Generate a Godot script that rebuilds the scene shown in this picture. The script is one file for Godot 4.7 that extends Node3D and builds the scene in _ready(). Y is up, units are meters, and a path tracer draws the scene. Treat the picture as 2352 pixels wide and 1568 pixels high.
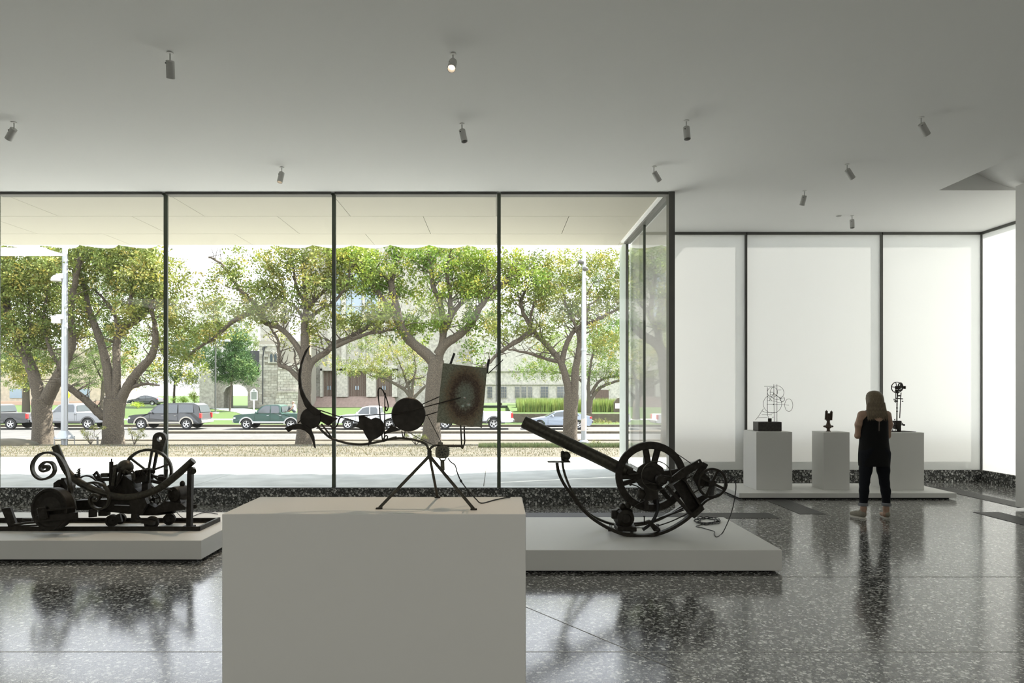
extends Node3D
# A gallery with kinetic iron sculptures in front of a glass wall, oak trees and a church across the street.
# Metres, y up. The eye stands at (0, 1.63, 0) and looks along -z; at() turns a measured direction and a distance into a point of the place.

const FOC := 1568.0
const CX := 1140.0
const HY := 895.0
const EYE := 1.63
const CEIL := 4.42
const GZ := -9.7       # plane of the long glass wall
const XC := 2.474      # glass corner
const BZ := -12.1      # frosted wall
const XR := 8.6        # frosted side wall
const SOF := 4.45      # soffit outside

var M := {}
var names := {}
var origin := {}
var rng := RandomNumberGenerator.new()
var rest_y := -100.0  # nothing of a thing being built may sink below what carries it


class Shape:
	var v := PackedVector3Array()
	var n := PackedVector3Array()
	var t := PackedVector2Array()
	var i := PackedInt32Array()
	var use_uv := false

	func vert(p: Vector3, nn: Vector3, uv := Vector2.ZERO) -> int:
		v.append(p)
		n.append(nn)
		t.append(uv)
		return v.size() - 1

	func tri_i(a: int, b: int, c: int) -> void:  # counter-clockwise from outside
		i.append(a)
		i.append(c)
		i.append(b)

	func tri(a: Vector3, b: Vector3, c: Vector3) -> void:
		var nn := (b - a).cross(c - a)
		if nn.length_squared() < 1e-16:
			return
		nn = nn.normalized()
		var k := v.size()
		vert(a, nn)
		vert(b, nn)
		vert(c, nn)
		tri_i(k, k + 1, k + 2)

	func quad(a: Vector3, b: Vector3, c: Vector3, d: Vector3) -> void:
		var nn := (c - a).cross(d - b)
		if nn.length_squared() < 1e-18:
			return
		nn = nn.normalized()
		var k := v.size()
		vert(a, nn, Vector2(0, 1))
		vert(b, nn, Vector2(1, 1))
		vert(c, nn, Vector2(1, 0))
		vert(d, nn, Vector2(0, 0))
		tri_i(k, k + 1, k + 2)
		tri_i(k, k + 2, k + 3)

	func box(c: Vector3, s: Vector3, b := Basis.IDENTITY) -> Shape:
		var h := s * 0.5
		var p := []
		for q in [[-1, -1, -1], [1, -1, -1], [1, 1, -1], [-1, 1, -1], [-1, -1, 1], [1, -1, 1], [1, 1, 1], [-1, 1, 1]]:
			p.append(c + b * Vector3(q[0] * h.x, q[1] * h.y, q[2] * h.z))
		quad(p[4], p[5], p[6], p[7])
		quad(p[1], p[0], p[3], p[2])
		quad(p[5], p[1], p[2], p[6])
		quad(p[0], p[4], p[7], p[3])
		quad(p[7], p[6], p[2], p[3])
		quad(p[0], p[1], p[5], p[4])
		return self

	# box with chamfered edges
	func cbox(c: Vector3, s: Vector3, ch := 0.004, b := Basis.IDENTITY) -> Shape:
		var h := s * 0.5
		var g := func(sx: float, sy: float, sz: float, ax: int) -> Vector3:
			var q := Vector3(sx * (h.x - ch), sy * (h.y - ch), sz * (h.z - ch))
			if ax == 0: q.x = sx * h.x
			elif ax == 1: q.y = sy * h.y
			else: q.z = sz * h.z
			return c + b * q
		for sg in [-1.0, 1.0]:
			var a: Array = [[sg, -sg, -1.0], [sg, sg, -1.0], [sg, sg, 1.0], [sg, -sg, 1.0]]
			quad(g.call(a[0][0], a[0][1], a[0][2], 0), g.call(a[1][0], a[1][1], a[1][2], 0), g.call(a[2][0], a[2][1], a[2][2], 0), g.call(a[3][0], a[3][1], a[3][2], 0))
			quad(g.call(-1.0, sg, sg, 1), g.call(1.0, sg, sg, 1), g.call(1.0, sg, -sg, 1), g.call(-1.0, sg, -sg, 1))
			quad(g.call(-sg, -1.0, sg, 2), g.call(sg, -1.0, sg, 2), g.call(sg, 1.0, sg, 2), g.call(-sg, 1.0, sg, 2))
		for sa in [-1.0, 1.0]:
			for sb in [-1.0, 1.0]:
				var f: bool = sa * sb > 0
				edge(g.call(sa, sb, -1.0, 0), g.call(sa, sb, 1.0, 0), g.call(sa, sb, 1.0, 1), g.call(sa, sb, -1.0, 1), f)
				edge(g.call(-1.0, sa, sb, 1), g.call(1.0, sa, sb, 1), g.call(1.0, sa, sb, 2), g.call(-1.0, sa, sb, 2), f)
				edge(g.call(sa, -1.0, sb, 0), g.call(sa, 1.0, sb, 0), g.call(sa, 1.0, sb, 2), g.call(sa, -1.0, sb, 2), not f)
				for sc in [-1.0, 1.0]:
					if sa * sb * sc > 0:
						tri(g.call(sa, sb, sc, 0), g.call(sa, sb, sc, 1), g.call(sa, sb, sc, 2))
					else:
						tri(g.call(sa, sb, sc, 0), g.call(sa, sb, sc, 2), g.call(sa, sb, sc, 1))
		return self

	func edge(a: Vector3, b: Vector3, c: Vector3, d: Vector3, flip: bool) -> void:
		if flip: quad(d, c, b, a)
		else: quad(a, b, c, d)

	# round tube along points; radius a number or an array
	func tube(pts: Array, rad, sides := 8, caps := true, oval := 1.0, ovdir := Vector3.ZERO) -> Shape:
		var m := pts.size()
		if m < 2: return self
		var up := Vector3.UP
		var t0: Vector3 = (pts[1] - pts[0]).normalized()
		if absf(t0.dot(up)) > 0.9: up = Vector3.RIGHT
		var x := up.cross(t0).normalized()
		var first := v.size()
		for k in m:
			var tg: Vector3
			if k == 0: tg = pts[1] - pts[0]
			elif k == m - 1: tg = pts[m - 1] - pts[m - 2]
			else: tg = (pts[k + 1] - pts[k]).normalized() + (pts[k] - pts[k - 1]).normalized()
			tg = tg.normalized()
			if ovdir != Vector3.ZERO:
				x = (ovdir - tg * ovdir.dot(tg)).normalized()
			else:
				x = (x - tg * x.dot(tg)).normalized()
			var y := tg.cross(x)
			var r: float = rad[k] if rad is Array else rad
			for s in sides:
				var a := TAU * s / sides
				var nn := x * cos(a) + y * sin(a)
				vert(pts[k] + x * cos(a) * r * oval + y * sin(a) * r, nn, Vector2(float(s) / sides, float(k)))
			if k > 0:
				for s in sides:
					var p0 := first + (k - 1) * sides + s
					var p1 := first + (k - 1) * sides + (s + 1) % sides
					tri_i(p0, p1, p1 + sides)
					tri_i(p0, p1 + sides, p0 + sides)
		if caps:
			for e in 2:
				var bk := first + (m - 1) * sides * e
				var nn: Vector3 = (pts[m - 1] - pts[m - 2]).normalized() if e == 1 else (pts[0] - pts[1]).normalized()
				var c0 := vert(pts[m - 1] if e == 1 else pts[0], nn)
				var ring := []
				for s in sides: ring.append(vert(v[bk + s], nn))
				for s in sides:
					if e == 1: tri_i(c0, ring[s], ring[(s + 1) % sides])
					else: tri_i(c0, ring[(s + 1) % sides], ring[s])
		return self

	# flat bar swept along points: a = thickness across the path in its plane, b = width along nrm
	func band(pts: Array, a, b: float, nrm := Vector3.BACK, closed := false) -> Shape:
		var m := pts.size()
		var rows := []
		for k in m:
			var tg: Vector3
			if closed: tg = pts[(k + 1) % m] - pts[(k - 1 + m) % m]
			elif k == 0: tg = pts[1] - pts[0]
			elif k == m - 1: tg = pts[m - 1] - pts[m - 2]
			else: tg = (pts[k + 1] - pts[k]).normalized() + (pts[k] - pts[k - 1]).normalized()
			var side := nrm.cross(tg).normalized()
			var w: float = (a[k] if a is Array else a) * 0.5
			rows.append([pts[k] - side * w - nrm * b * 0.5, pts[k] + side * w - nrm * b * 0.5, pts[k] + side * w + nrm * b * 0.5, pts[k] - side * w + nrm * b * 0.5])
		for k in (m if closed else m - 1):
			var p: Array = rows[k]
			var q: Array = rows[(k + 1) % m]
			for s in 4:
				quad(p[s], p[(s + 1) % 4], q[(s + 1) % 4], q[s])
		if not closed:
			quad(rows[0][3], rows[0][2], rows[0][1], rows[0][0])
			var e: Array = rows[m - 1]
			quad(e[0], e[1], e[2], e[3])
		return self

	# turned profile of [radius, height] pairs about local y
	func lathe(prof: Array, sides: int, x: Transform3D, smooth := true) -> Shape:
		var m := prof.size()
		for k in m - 1:
			var a: Array = prof[k]
			var b: Array = prof[k + 1]
			var nr := Vector2(b[1] - a[1], a[0] - b[0]).normalized()
			var base := v.size()
			for s in sides + 1:
				var an := TAU * s / sides
				var cs := cos(an)
				var sn := sin(an)
				var nn := (x.basis * Vector3(nr.x * cs, nr.y, -nr.x * sn)).normalized()
				vert(x * Vector3(a[0] * cs, a[1], -a[0] * sn), nn)
				vert(x * Vector3(b[0] * cs, b[1], -b[0] * sn), nn)
			for s in sides:
				var p := base + s * 2
				if a[0] > 1e-6: tri_i(p, p + 2, p + 3)
				if b[0] > 1e-6: tri_i(p, p + 3, p + 1)
		return self

	# outline in local xy, thickness along local z (both sides of 0)
	func prism(poly: Array, depth: float, x := Transform3D.IDENTITY) -> Shape:
		var pp := PackedVector2Array()
		for q in poly: pp.append(Vector2(q[0], q[1]) if q is Array else q)
		var area := 0.0
		for k in pp.size():
			area += pp[k].cross(pp[(k + 1) % pp.size()])
		if area < 0: pp.reverse()
		var id := Geometry2D.triangulate_polygon(pp)
		var h := depth * 0.5
		for k in range(0, id.size(), 3):
			var a := pp[id[k]]
			var b := pp[id[k + 1]]
			var c := pp[id[k + 2]]
			if (b - a).cross(c - a) < 0:
				var tmp := b
				b = c
				c = tmp
			tri(x * Vector3(a.x, a.y, h), x * Vector3(b.x, b.y, h), x * Vector3(c.x, c.y, h))
			tri(x * Vector3(a.x, a.y, -h), x * Vector3(c.x, c.y, -h), x * Vector3(b.x, b.y, -h))
		for k in pp.size():
			var a := pp[k]
			var b := pp[(k + 1) % pp.size()]
			quad(x * Vector3(a.x, a.y, -h), x * Vector3(b.x, b.y, -h), x * Vector3(b.x, b.y, h), x * Vector3(a.x, a.y, h))
		return self

	# plate with a round hole
	func plate_hole(poly: Array, hc: Vector2, hr: float, depth: float, x := Transform3D.IDENTITY) -> Shape:
		var ng := 48
		var ro := []
		for k in ng:
			var d := Vector2(cos(TAU * k / ng), sin(TAU * k / ng))
			var best := 1e9
			for j in poly.size():
				var q = Geometry2D.segment_intersects_segment(hc, hc + d * 10.0, poly[j], poly[(j + 1) % poly.size()])
				if q != null: best = minf(best, (q - hc).length())
			ro.append(hc + d * best)
		var h := depth * 0.5
		for k in ng:
			var j := (k + 1) % ng
			var i0 := hc + Vector2(cos(TAU * k / ng), sin(TAU * k / ng)) * hr
			var i1 := hc + Vector2(cos(TAU * j / ng), sin(TAU * j / ng)) * hr
			var o0: Vector2 = ro[k]
			var o1: Vector2 = ro[j]
			quad(x * Vector3(i0.x, i0.y, h), x * Vector3(o0.x, o0.y, h), x * Vector3(o1.x, o1.y, h), x * Vector3(i1.x, i1.y, h))
			quad(x * Vector3(i1.x, i1.y, -h), x * Vector3(o1.x, o1.y, -h), x * Vector3(o0.x, o0.y, -h), x * Vector3(i0.x, i0.y, -h))
			quad(x * Vector3(o0.x, o0.y, -h), x * Vector3(o1.x, o1.y, -h), x * Vector3(o1.x, o1.y, h), x * Vector3(o0.x, o0.y, h))
			quad(x * Vector3(i1.x, i1.y, -h), x * Vector3(i0.x, i0.y, -h), x * Vector3(i0.x, i0.y, h), x * Vector3(i1.x, i1.y, h))
		return self

	func ball(c: Vector3, r: Vector3, sides := 16, rows := 10, b := Basis.IDENTITY) -> Shape:
		var base := v.size()
		for j in rows + 1:
			var ph := PI * j / rows
			for s in sides + 1:
				var th := TAU * s / sides
				var d := Vector3(sin(ph) * cos(th), cos(ph), -sin(ph) * sin(th))
				vert(c + b * (d * r), (b * (d / r)).normalized())
		for j in rows:
			for s in sides:
				var p := base + j * (sides + 1) + s
				var q := p + sides + 1
				if j < rows - 1: tri_i(p, q, q + 1)
				if j > 0: tri_i(p, q + 1, p + 1)
		return self

	func mesh(org := Vector3.ZERO, low := -100.0) -> ArrayMesh:
		if low > -99.0:
			for k in v.size(): v[k].y = maxf(v[k].y, low)
		var a := []
		a.resize(Mesh.ARRAY_MAX)
		var vv := v
		if org != Vector3.ZERO:
			vv = PackedVector3Array()
			vv.resize(v.size())
			for k in v.size(): vv[k] = v[k] - org
		a[Mesh.ARRAY_VERTEX] = vv
		a[Mesh.ARRAY_NORMAL] = n
		if use_uv: a[Mesh.ARRAY_TEX_UV] = t
		a[Mesh.ARRAY_INDEX] = i
		var m := ArrayMesh.new()
		m.add_surface_from_arrays(Mesh.PRIMITIVE_TRIANGLES, a)
		return m


func S() -> Shape:
	return Shape.new()


func at(u: float, v: float, d: float) -> Vector3:
	return Vector3((u - CX) / FOC * d, EYE - (v - HY) / FOC * d, -d)


func numbered(called: String) -> String:
	var k: int = names.get(called, 0)
	names[called] = k + 1
	return called if k == 0 else "%s_%03d" % [called, k]


func thing(called: String, label: String, category: String, where := Vector3.ZERO, group := "") -> Node3D:
	var o := Node3D.new()
	o.name = numbered(called)
	add_child(o)
	o.position = where
	origin[o] = where
	o.set_meta("label", label)
	o.set_meta("category", category)
	if group: o.set_meta("group", group)
	return o


func part(parent: Node3D, called: String, s: Shape, m: Material, label := "") -> MeshInstance3D:
	var o := MeshInstance3D.new()
	o.name = called
	var org: Vector3 = origin.get(parent, Vector3.ZERO)
	o.mesh = s.mesh(org, rest_y)
	o.material_override = m
	parent.add_child(o, true)
	origin[o] = org
	if label: o.set_meta("label", label)
	return o


func solo(called: String, s: Shape, m: Material, label: String, category: String, where := Vector3.ZERO, group := "") -> MeshInstance3D:
	var o := MeshInstance3D.new()
	o.name = numbered(called)
	o.mesh = s.mesh(where)
	o.material_override = m
	o.position = where
	add_child(o)
	origin[o] = where
	o.set_meta("label", label)
	o.set_meta("category", category)
	if group: o.set_meta("group", group)
	return o


func struct(called: String, s: Shape, m: Material, label := "") -> MeshInstance3D:
	var o := MeshInstance3D.new()
	o.name = called
	o.mesh = s.mesh()
	o.material_override = m
	add_child(o)
	origin[o] = Vector3.ZERO
	o.set_meta("kind", "structure")
	if label: o.set_meta("label", label)
	return o


func mat(color: Color, rough := 0.6, metal := 0.0, spec := 0.5) -> StandardMaterial3D:  # colour given linear
	var m := StandardMaterial3D.new()
	m.albedo_color = color.linear_to_srgb()
	m.roughness = rough
	m.metallic = metal
	m.metallic_specular = spec
	return m


func grain(m: StandardMaterial3D, lo: float, hi: float, freq: float, scale: float, sd := 1, world := false, tint := Color.WHITE) -> StandardMaterial3D:
	var ft := FastNoiseLite.new()
	ft.noise_type = FastNoiseLite.TYPE_SIMPLEX_SMOOTH
	ft.frequency = freq
	ft.fractal_octaves = 4
	ft.seed = sd
	var tx := NoiseTexture2D.new()
	tx.width = 256
	tx.height = 256
	tx.seamless = true
	tx.noise = ft
	var g := Gradient.new()
	g.set_color(0, Color(lo, lo, lo) * tint)
	g.set_color(1, Color(hi, hi, hi))
	tx.color_ramp = g
	m.albedo_texture = tx
	m.uv1_triplanar = true
	m.uv1_world_triplanar = world
	m.uv1_scale = Vector3.ONE * scale
	return m


func smooth_path(p: Array, per := 6) -> Array:  # Catmull-Rom through points
	var o := []
	var m := p.size()
	for k in m - 1:
		var a: Vector3 = p[maxi(k - 1, 0)]
		var b: Vector3 = p[k]
		var c: Vector3 = p[k + 1]
		var d: Vector3 = p[mini(k + 2, m - 1)]
		for j in per:
			var t := float(j) / per
			o.append(0.5 * (2.0 * b + (c - a) * t + (2.0 * a - 5.0 * b + 4.0 * c - d) * t * t + (3.0 * b - a - 3.0 * c + d) * t * t * t))
	o.append(p[m - 1])
	return o


# points measured on an enlarged view: [ox, oy, scale] says where that view lies
func pts(z: Array, d, a: Array) -> Array:
	var o := []
	for k in range(0, a.size(), 2):
		var dd: float = d if not d is Array else lerpf(d[0], d[1], float(k) / maxf(1.0, a.size() - 2.0))
		o.append(at(z[0] + a[k] * z[2], z[1] + a[k + 1] * z[2], dd))
	return o


func pt(z: Array, d: float, x: float, y: float) -> Vector3:
	return at(z[0] + x * z[2], z[1] + y * z[2], d)


# outline of such points as 2D in the plane z = -d
func flat2(z: Array, d: float, a: Array) -> Array:
	var o := []
	for p in pts(z, d, a): o.append(Vector2(p.x, p.y))
	return o


func facing(dir: Vector3, where: Vector3) -> Transform3D:  # local y along dir
	dir = dir.normalized()
	var x := Vector3.RIGHT if absf(dir.dot(Vector3.RIGHT)) < 0.9 else Vector3.BACK
	var zz := x.cross(dir).normalized()
	x = dir.cross(zz).normalized()
	return Transform3D(Basis(x, dir, zz), where)


func disc(s: Shape, c: Vector3, dir: Vector3, r: float, th: float, sides := 32, bev := 0.004) -> Shape:
	var h := th * 0.5
	var b := minf(bev, h * 0.8)
	return s.lathe([[0.0, -h], [r - b, -h], [r, -h + b], [r, h - b], [r - b, h], [0.0, h]], sides, facing(dir, c))


func ring(s: Shape, c: Vector3, dir: Vector3, ro: float, ri: float, th: float, sides := 40) -> Shape:
	var h := th * 0.5
	var b := minf(0.003, h * 0.5)
	return s.lathe([[ri, -h + b], [ri + b, -h], [ro - b, -h], [ro, -h + b], [ro, h - b], [ro - b, h], [ri + b, h], [ri, h - b], [ri, -h + b]], sides, facing(dir, c))


func cyl(s: Shape, a: Vector3, b: Vector3, r: float, sides := 14) -> Shape:
	var l := (b - a).length()
	var e := minf(0.003, r * 0.2)
	return s.lathe([[0.0, 0.0], [r - e, 0.0], [r, e], [r, l - e], [r - e, l], [0.0, l]], sides, facing(b - a, a))


func bar(s: Shape, a: Vector3, b: Vector3, w: float, t: float, nrm := Vector3.BACK, ch := 0.002) -> Shape:  # square bar, t along nrm
	var d := (b - a)
	var y := d.normalized()
	var zz := (nrm - y * nrm.dot(y)).normalized()
	var x := y.cross(zz)
	return s.cbox((a + b) * 0.5, Vector3(w, d.length(), t), ch, Basis(x, y, zz))


func _ready() -> void:
	rng.seed = 7
	# ---- camera: level, lens shifted so that verticals stay upright
	var cam := Camera3D.new()
	cam.name = "camera"
	cam.projection = Camera3D.PROJECTION_FRUSTUM
	cam.near = 0.1
	cam.far = 600.0
	cam.size = 0.1
	cam.frustum_offset = Vector2(0.02296, 0.07079) * 0.1
	cam.position = Vector3(0, EYE, 0)
	add_child(cam)
	cam.current = true
	# ---- sky and sun
	var sky_m := ProceduralSkyMaterial.new()
	sky_m.sky_top_color = Color(0.85, 0.885, 0.93)
	sky_m.sky_horizon_color = Color(0.98, 0.985, 0.99)
	sky_m.sky_curve = 0.3
	sky_m.ground_bottom_color = Color(0.55, 0.54, 0.5)
	sky_m.ground_horizon_color = Color(0.8, 0.8, 0.78)
	sky_m.sun_angle_max = 1.0
	var sky := Sky.new()
	sky.sky_material = sky_m
	var env := Environment.new()
	env.background_mode = Environment.BG_SKY
	env.sky = sky
	env.background_energy_multiplier = 2.0
	env.tonemap_mode = Environment.TONE_MAPPER_LINEAR
	env.tonemap_exposure = 2.15
	env.sdfgi_enabled = true
	env.ssao_enabled = true
	env.ssil_enabled = true
	var we := WorldEnvironment.new()
	we.name = "environment"
	we.environment = env
	add_child(we)
	var sun := DirectionalLight3D.new()
	sun.name = "sun"
	sun.light_color = Color(1.0, 0.98, 0.945)
	sun.light_energy = 4.4
	sun.light_angular_distance = 0.6
	sun.shadow_enabled = true
	add_child(sun)
	sun.look_at_from_position(Vector3.ZERO, -Vector3(0.58, 0.78, -0.21), Vector3.UP)
	# ---- build
	materials()
	room()
	added_rear_lights()
	ceiling_spots()
	plinths()
	rest_y = 0.2095
	sculpture_cart()
	rest_y = 1.0005
	sculpture_tripod()
	rest_y = 0.2085
	sculpture_cannon()
	rest_y = -100.0
	small_sculptures()
	visitor()
	grounds()
	church()
	vehicles()
	street_things()
	trees()


func materials() -> void:
	M.white = mat(Color(0.78, 0.775, 0.75), 0.55)
	M.plinth = mat(Color(0.65, 0.647, 0.62), 0.6)
	M.ceiling = mat(Color(0.88, 0.88, 0.86), 0.9, 0.0, 0.2)
	M.gap = mat(Color(0.012, 0.012, 0.012), 0.9)
	M.frame = mat(Color(0.07, 0.085, 0.06), 0.45, 0.0)
	M.frame_grey = mat(Color(0.1, 0.1, 0.09), 0.4, 0.0)
	M.glass = mat(Color(0.82, 0.9, 0.85), 0.02)
	M.glass.albedo_color.a = 0.015
	M.glass.transparency = BaseMaterial3D.TRANSPARENCY_ALPHA
	M.glass_dark = mat(Color(0.1, 0.115, 0.105), 0.02, 0.0, 0.9)
	M.glass_dark.albedo_color.a = 0.4
	M.glass_dark.transparency = BaseMaterial3D.TRANSPARENCY_ALPHA
	M.frosted = mat(Color(0.93, 0.945, 0.92), 0.12, 0.0, 0.5)
	M.frosted.backlight_enabled = true
	M.frosted.backlight = Color(0.185, 0.187, 0.183).linear_to_srgb()
	M.iron = grain(mat(Color(0.034, 0.031, 0.025), 0.55, 0.2, 0.4), 0.55, 1.0, 0.02, 3.0, 3, false, Color(1.0, 0.85, 0.7))
	M.iron_bare = grain(mat(Color(0.075, 0.068, 0.05), 0.42, 0.5), 0.6, 1.0, 0.03, 3.0, 5)
	M.rubber = mat(Color(0.012, 0.012, 0.012), 0.6)
	M.steel = mat(Color(0.33, 0.34, 0.35), 0.35, 0.9)
	M.lamp_body = mat(Color(0.5, 0.5, 0.48), 0.5)
	M.lens = mat(Color(0.9, 0.85, 0.78), 0.3)
	M.lens.emission_enabled = true
	M.lens.emission = Color(1.0, 0.9, 0.78)
	M.lens.emission_energy_multiplier = 1.6
	M.lens_off = mat(Color(0.12, 0.12, 0.115), 0.15)
	M.terrazzo = mat(Color(1, 1, 1), 0.14, 0.0, 0.58)
	M.terrazzo.albedo_texture = terrazzo(1024, 26000, 12, Color8(82, 82, 80), 1)
	M.terrazzo.uv1_triplanar = true
	M.terrazzo.uv1_world_triplanar = true
	M.terrazzo.uv1_scale = Vector3.ONE * 0.5
	M.granite = mat(Color(1, 1, 1), 0.3)
	M.granite.albedo_texture = terrazzo(512, 6200, 12, Color8(58, 58, 56), 2)
	M.granite.uv1_triplanar = true
	M.granite.uv1_world_triplanar = true
	M.granite.uv1_scale = Vector3.ONE * 0.8
	M.brass = mat(Color(0.35, 0.34, 0.32), 0.3, 0.6)
	M.grille = mat(Color(0.085, 0.083, 0.078), 0.5, 0.3)


# polished stone chips laid into a dark matrix; tile repeats
func terrazzo(size: int, count: int, big: int, ground: Color, sd: int) -> ImageTexture:
	var r := RandomNumberGenerator.new()
	r.seed = sd
	var data := PackedByteArray()
	data.resize(size * size * 3)
	for k in size * size:
		var g := ground.r8 + r.randi_range(-9, 9)
		data[k * 3] = g
		data[k * 3 + 1] = g
		data[k * 3 + 2] = g - 1
	for k in count:
		var cx := r.randi_range(0, size - 1)
		var cy := r.randi_range(0, size - 1)
		var w := r.randf()
		var rad := 1.5 + pow(w, 2.2) * big * 0.62
		var tone := int(lerpf(28, 200, pow(r.randf(), 1.2)))
		if r.randf() < 0.12: tone = r.randi_range(190, 235)
		var cuts := []
		for j in 6:
			var an := TAU * (j + r.randf() * 0.8) / 6.0
			cuts.append(Vector3(cos(an), sin(an), rad * r.randf_range(0.55, 1.0)))
		var ir := int(ceil(rad))
		for y in range(-ir, ir + 1):
			for x in range(-ir, ir + 1):
				var inside := true
				for c in cuts:
					if x * c.x + y * c.y > c.z:
						inside = false
						break
				if inside:
					var q := (((cy + y + size) % size) * size + (cx + x + size) % size) * 3
					data[q] = tone
					data[q + 1] = tone
					data[q + 2] = maxi(0, tone - 4)
	return ImageTexture.create_from_image(Image.create_from_data(size, size, false, Image.FORMAT_RGB8, data))


# ------------------------------------------------------------------ the room
func slab(s: Shape, x0: float, x1: float, z0: float, z1: float, y0: float, y1: float) -> Shape:
	return s.box(Vector3((x0 + x1) / 2, (y0 + y1) / 2, (z0 + z1) / 2), Vector3(x1 - x0, y1 - y0, absf(z1 - z0)))


func room() -> void:
	# floor
	var f := S()
	slab(f, -14.3, 9.2, -9.86, 9.3, -0.3, 0)
	slab(f, 2.3, 9.2, -12.8, -9.86, -0.3, 0)
	var fl := struct("floor", f, M.terrazzo, "polished grey terrazzo floor with pale chips")
	for a in [[-14.0, -4.25, 7.12, -4.25], [-14.0, -5.95, 7.12, -5.95]]:
		part(fl, "divider_strip", S().box(Vector3((a[0] + a[2]) / 2, 0.0005, a[1]), Vector3(a[2] - a[0], 0.003, 0.005)), M.brass)
	for x in [-4.4, 2.1]:
		part(fl, "divider_strip", S().box(Vector3(x, 0.0008, -2.5), Vector3(0.005, 0.003, 17.0), Basis(Vector3.UP, 0.62)), M.brass)
	for g in [[-6.5, 3.6, -9.03, -8.66], [3.98, 4.32, -11.9, -8.95], [6.35, 6.70, -9.1, -6.4], [7.22, 7.55, -11.4, -9.46]]:
		var gs := S()
		slab(gs, g[0], g[1], g[2], g[3], -0.02, 0.002)
		var gr := part(fl, "floor_grille", gs, M.gap)
		var along_x: bool = g[1] - g[0] > g[3] - g[2]
		var bars := S()
		var w: float = (g[3] - g[2]) if along_x else (g[1] - g[0])
		for k in 18:
			var o := -w / 2 + w * (k + 0.5) / 18
			if along_x: bars.box(Vector3((g[0] + g[1]) / 2, 0.0025, (g[2] + g[3]) / 2 + o), Vector3(g[1] - g[0], 0.004, w / 18 * 0.7))
			else: bars.box(Vector3((g[0] + g[1]) / 2 + o, 0.0025, (g[2] + g[3]) / 2), Vector3(w / 18 * 0.7, 0.004, g[3] - g[2]))
		part(gr, "grille_bars", bars, M.grille).set_meta("kind", "stuff")
	# ceiling with a shallow vaulted pocket over the side wall
	var c := S()
	var px0 := 6.19
	var px1 := 7.42
	var pz0 := -9.55
	var pz1 := -6.2
	slab(c, -14.3, px0, -9.76, 9.3, CEIL, CEIL + 0.3)
	slab(c, 2.36, 2.62, -12.95, -12.16, CEIL, CEIL + 0.3)
	slab(c, 2.36, px0, -12.16, -9.76, CEIL, CEIL + 0.3)
	slab(c, px0, 8.66, -12.16, pz0, CEIL, CEIL + 0.3)
	slab(c, px0, px1, pz1, 9.3, CEIL, CEIL + 0.3)
	slab(c, px1, 8.66, pz0, 9.3, CEIL, CEIL + 0.3)
	var ce := struct("ceiling", c, M.ceiling, "smooth white plaster ceiling")
	var vault := S()
	var nx := 14
	var nz := 14
	var g2 := func(a: int, b: int) -> Vector3:
		var tx := float(a) / nx
		var tz := float(b) / nz
		var h := 0.62 * pow(1.0 - tz, 1.3)
		return Vector3(lerpf(px0, px1, tx), CEIL + 0.003 + h * pow(1.0 - tx, 1.7), lerpf(pz0, pz1, tz))
	for a in nx:
		for b in nz:
			vault.quad(g2.call(a, b), g2.call(a + 1, b), g2.call(a + 1, b + 1), g2.call(a, b + 1))
	part(ce, "vault_pocket", vault, M.ceiling)
	# solid walls of the hall behind the viewer
	struct("wall_left", slab(S(), -14.3, -14.0, -9.86, 9.3, 0, CEIL + 0.3), M.white)
	struct("wall_rear", slab(S(), -14.0, 9.2, 9.0, 9.3, 0, CEIL + 0.3), M.white)
	var wr := struct("wall_right", slab(S(), 7.12, 9.2, -9.36, 9.0, 0.035, CEIL), M.white, "white partition wall end with dark shadow gap at its foot")
	part(wr, "recessed_foot", slab(S(), 7.22, 9.2, -9.26, 9.0, 0.0, 0.035), M.white)
	# building mass above and its scalloped outer skin
	struct("roof", slab(slab(S(), -17.0, XC + 0.1, -13.28, 9.3, 4.8, 12.0), XC + 0.1, XR + 0.02, -12.2, 9.3, 4.8, 12.0), M.white)
	var sk := struct("wall_upper", slab(S(), -17.0, XC + 0.1, -13.3, -13.22, SOF + 0.01, 12.0), M.white)
	var tube := []
	for k in 13: tube.append(Vector2(-0.3785 + 0.757 * k / 12.0, 0.32 * sin(PI * k / 12.0) + 0.001))
	for k in 26:
		var x := 2.474 - 0.3785 - 0.757 * k
		# plan outline laid flat: local y points out (-z), local z up
		var tf := Transform3D(Basis(Vector3(-1, 0, 0), Vector3(0, 0, -1), Vector3(0, -1, 0)), Vector3(x, 7.95, -13.3))
		part(sk, "facade_tube", S().prism(tube, 7.0, tf), M.white)
	soffit()
	glazing()


func soffit() -> void:
	var back := struct("soffit_slab", slab(S(), -17.0, XC + 0.05, -13.3, -9.78, SOF + 0.02, SOF + 0.3), M.frame_grey, "pale soffit of the overhang outside the glass")
	var pm := mat(Color(0.46, 0.435, 0.355), 0.6)
	var rows := [[-11.1, -9.80, 0.0], [-12.35, -11.1, 1.18], [-13.3, -12.35, 0.0]]
	for r in rows:
		var x: float = -16.9
		var edges := [-17.0]
		var k := -7
		while k <= 1:
			edges.append(2.37 * k - 0.0 + r[2])
			k += 1
		edges.append(XC + 0.02)
		for j in edges.size() - 1:
			if edges[j + 1] - edges[j] < 0.05: continue
			var s := S()
			slab(s, edges[j] + 0.004, edges[j + 1] - 0.004, r[0] + 0.004, r[1] - 0.004, SOF, SOF + 0.02)
			part(back, "soffit_panel", s, pm)


func pane(parent: Node3D, x0: float, x1: float, y0: float, y1: float, z: float, called := "glass_pane") -> void:
	var s := S()
	s.quad(Vector3(x0, y0, z), Vector3(x1, y0, z), Vector3(x1, y1, z), Vector3(x0, y1, z))
	part(parent, called, s, M.glass)


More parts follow.
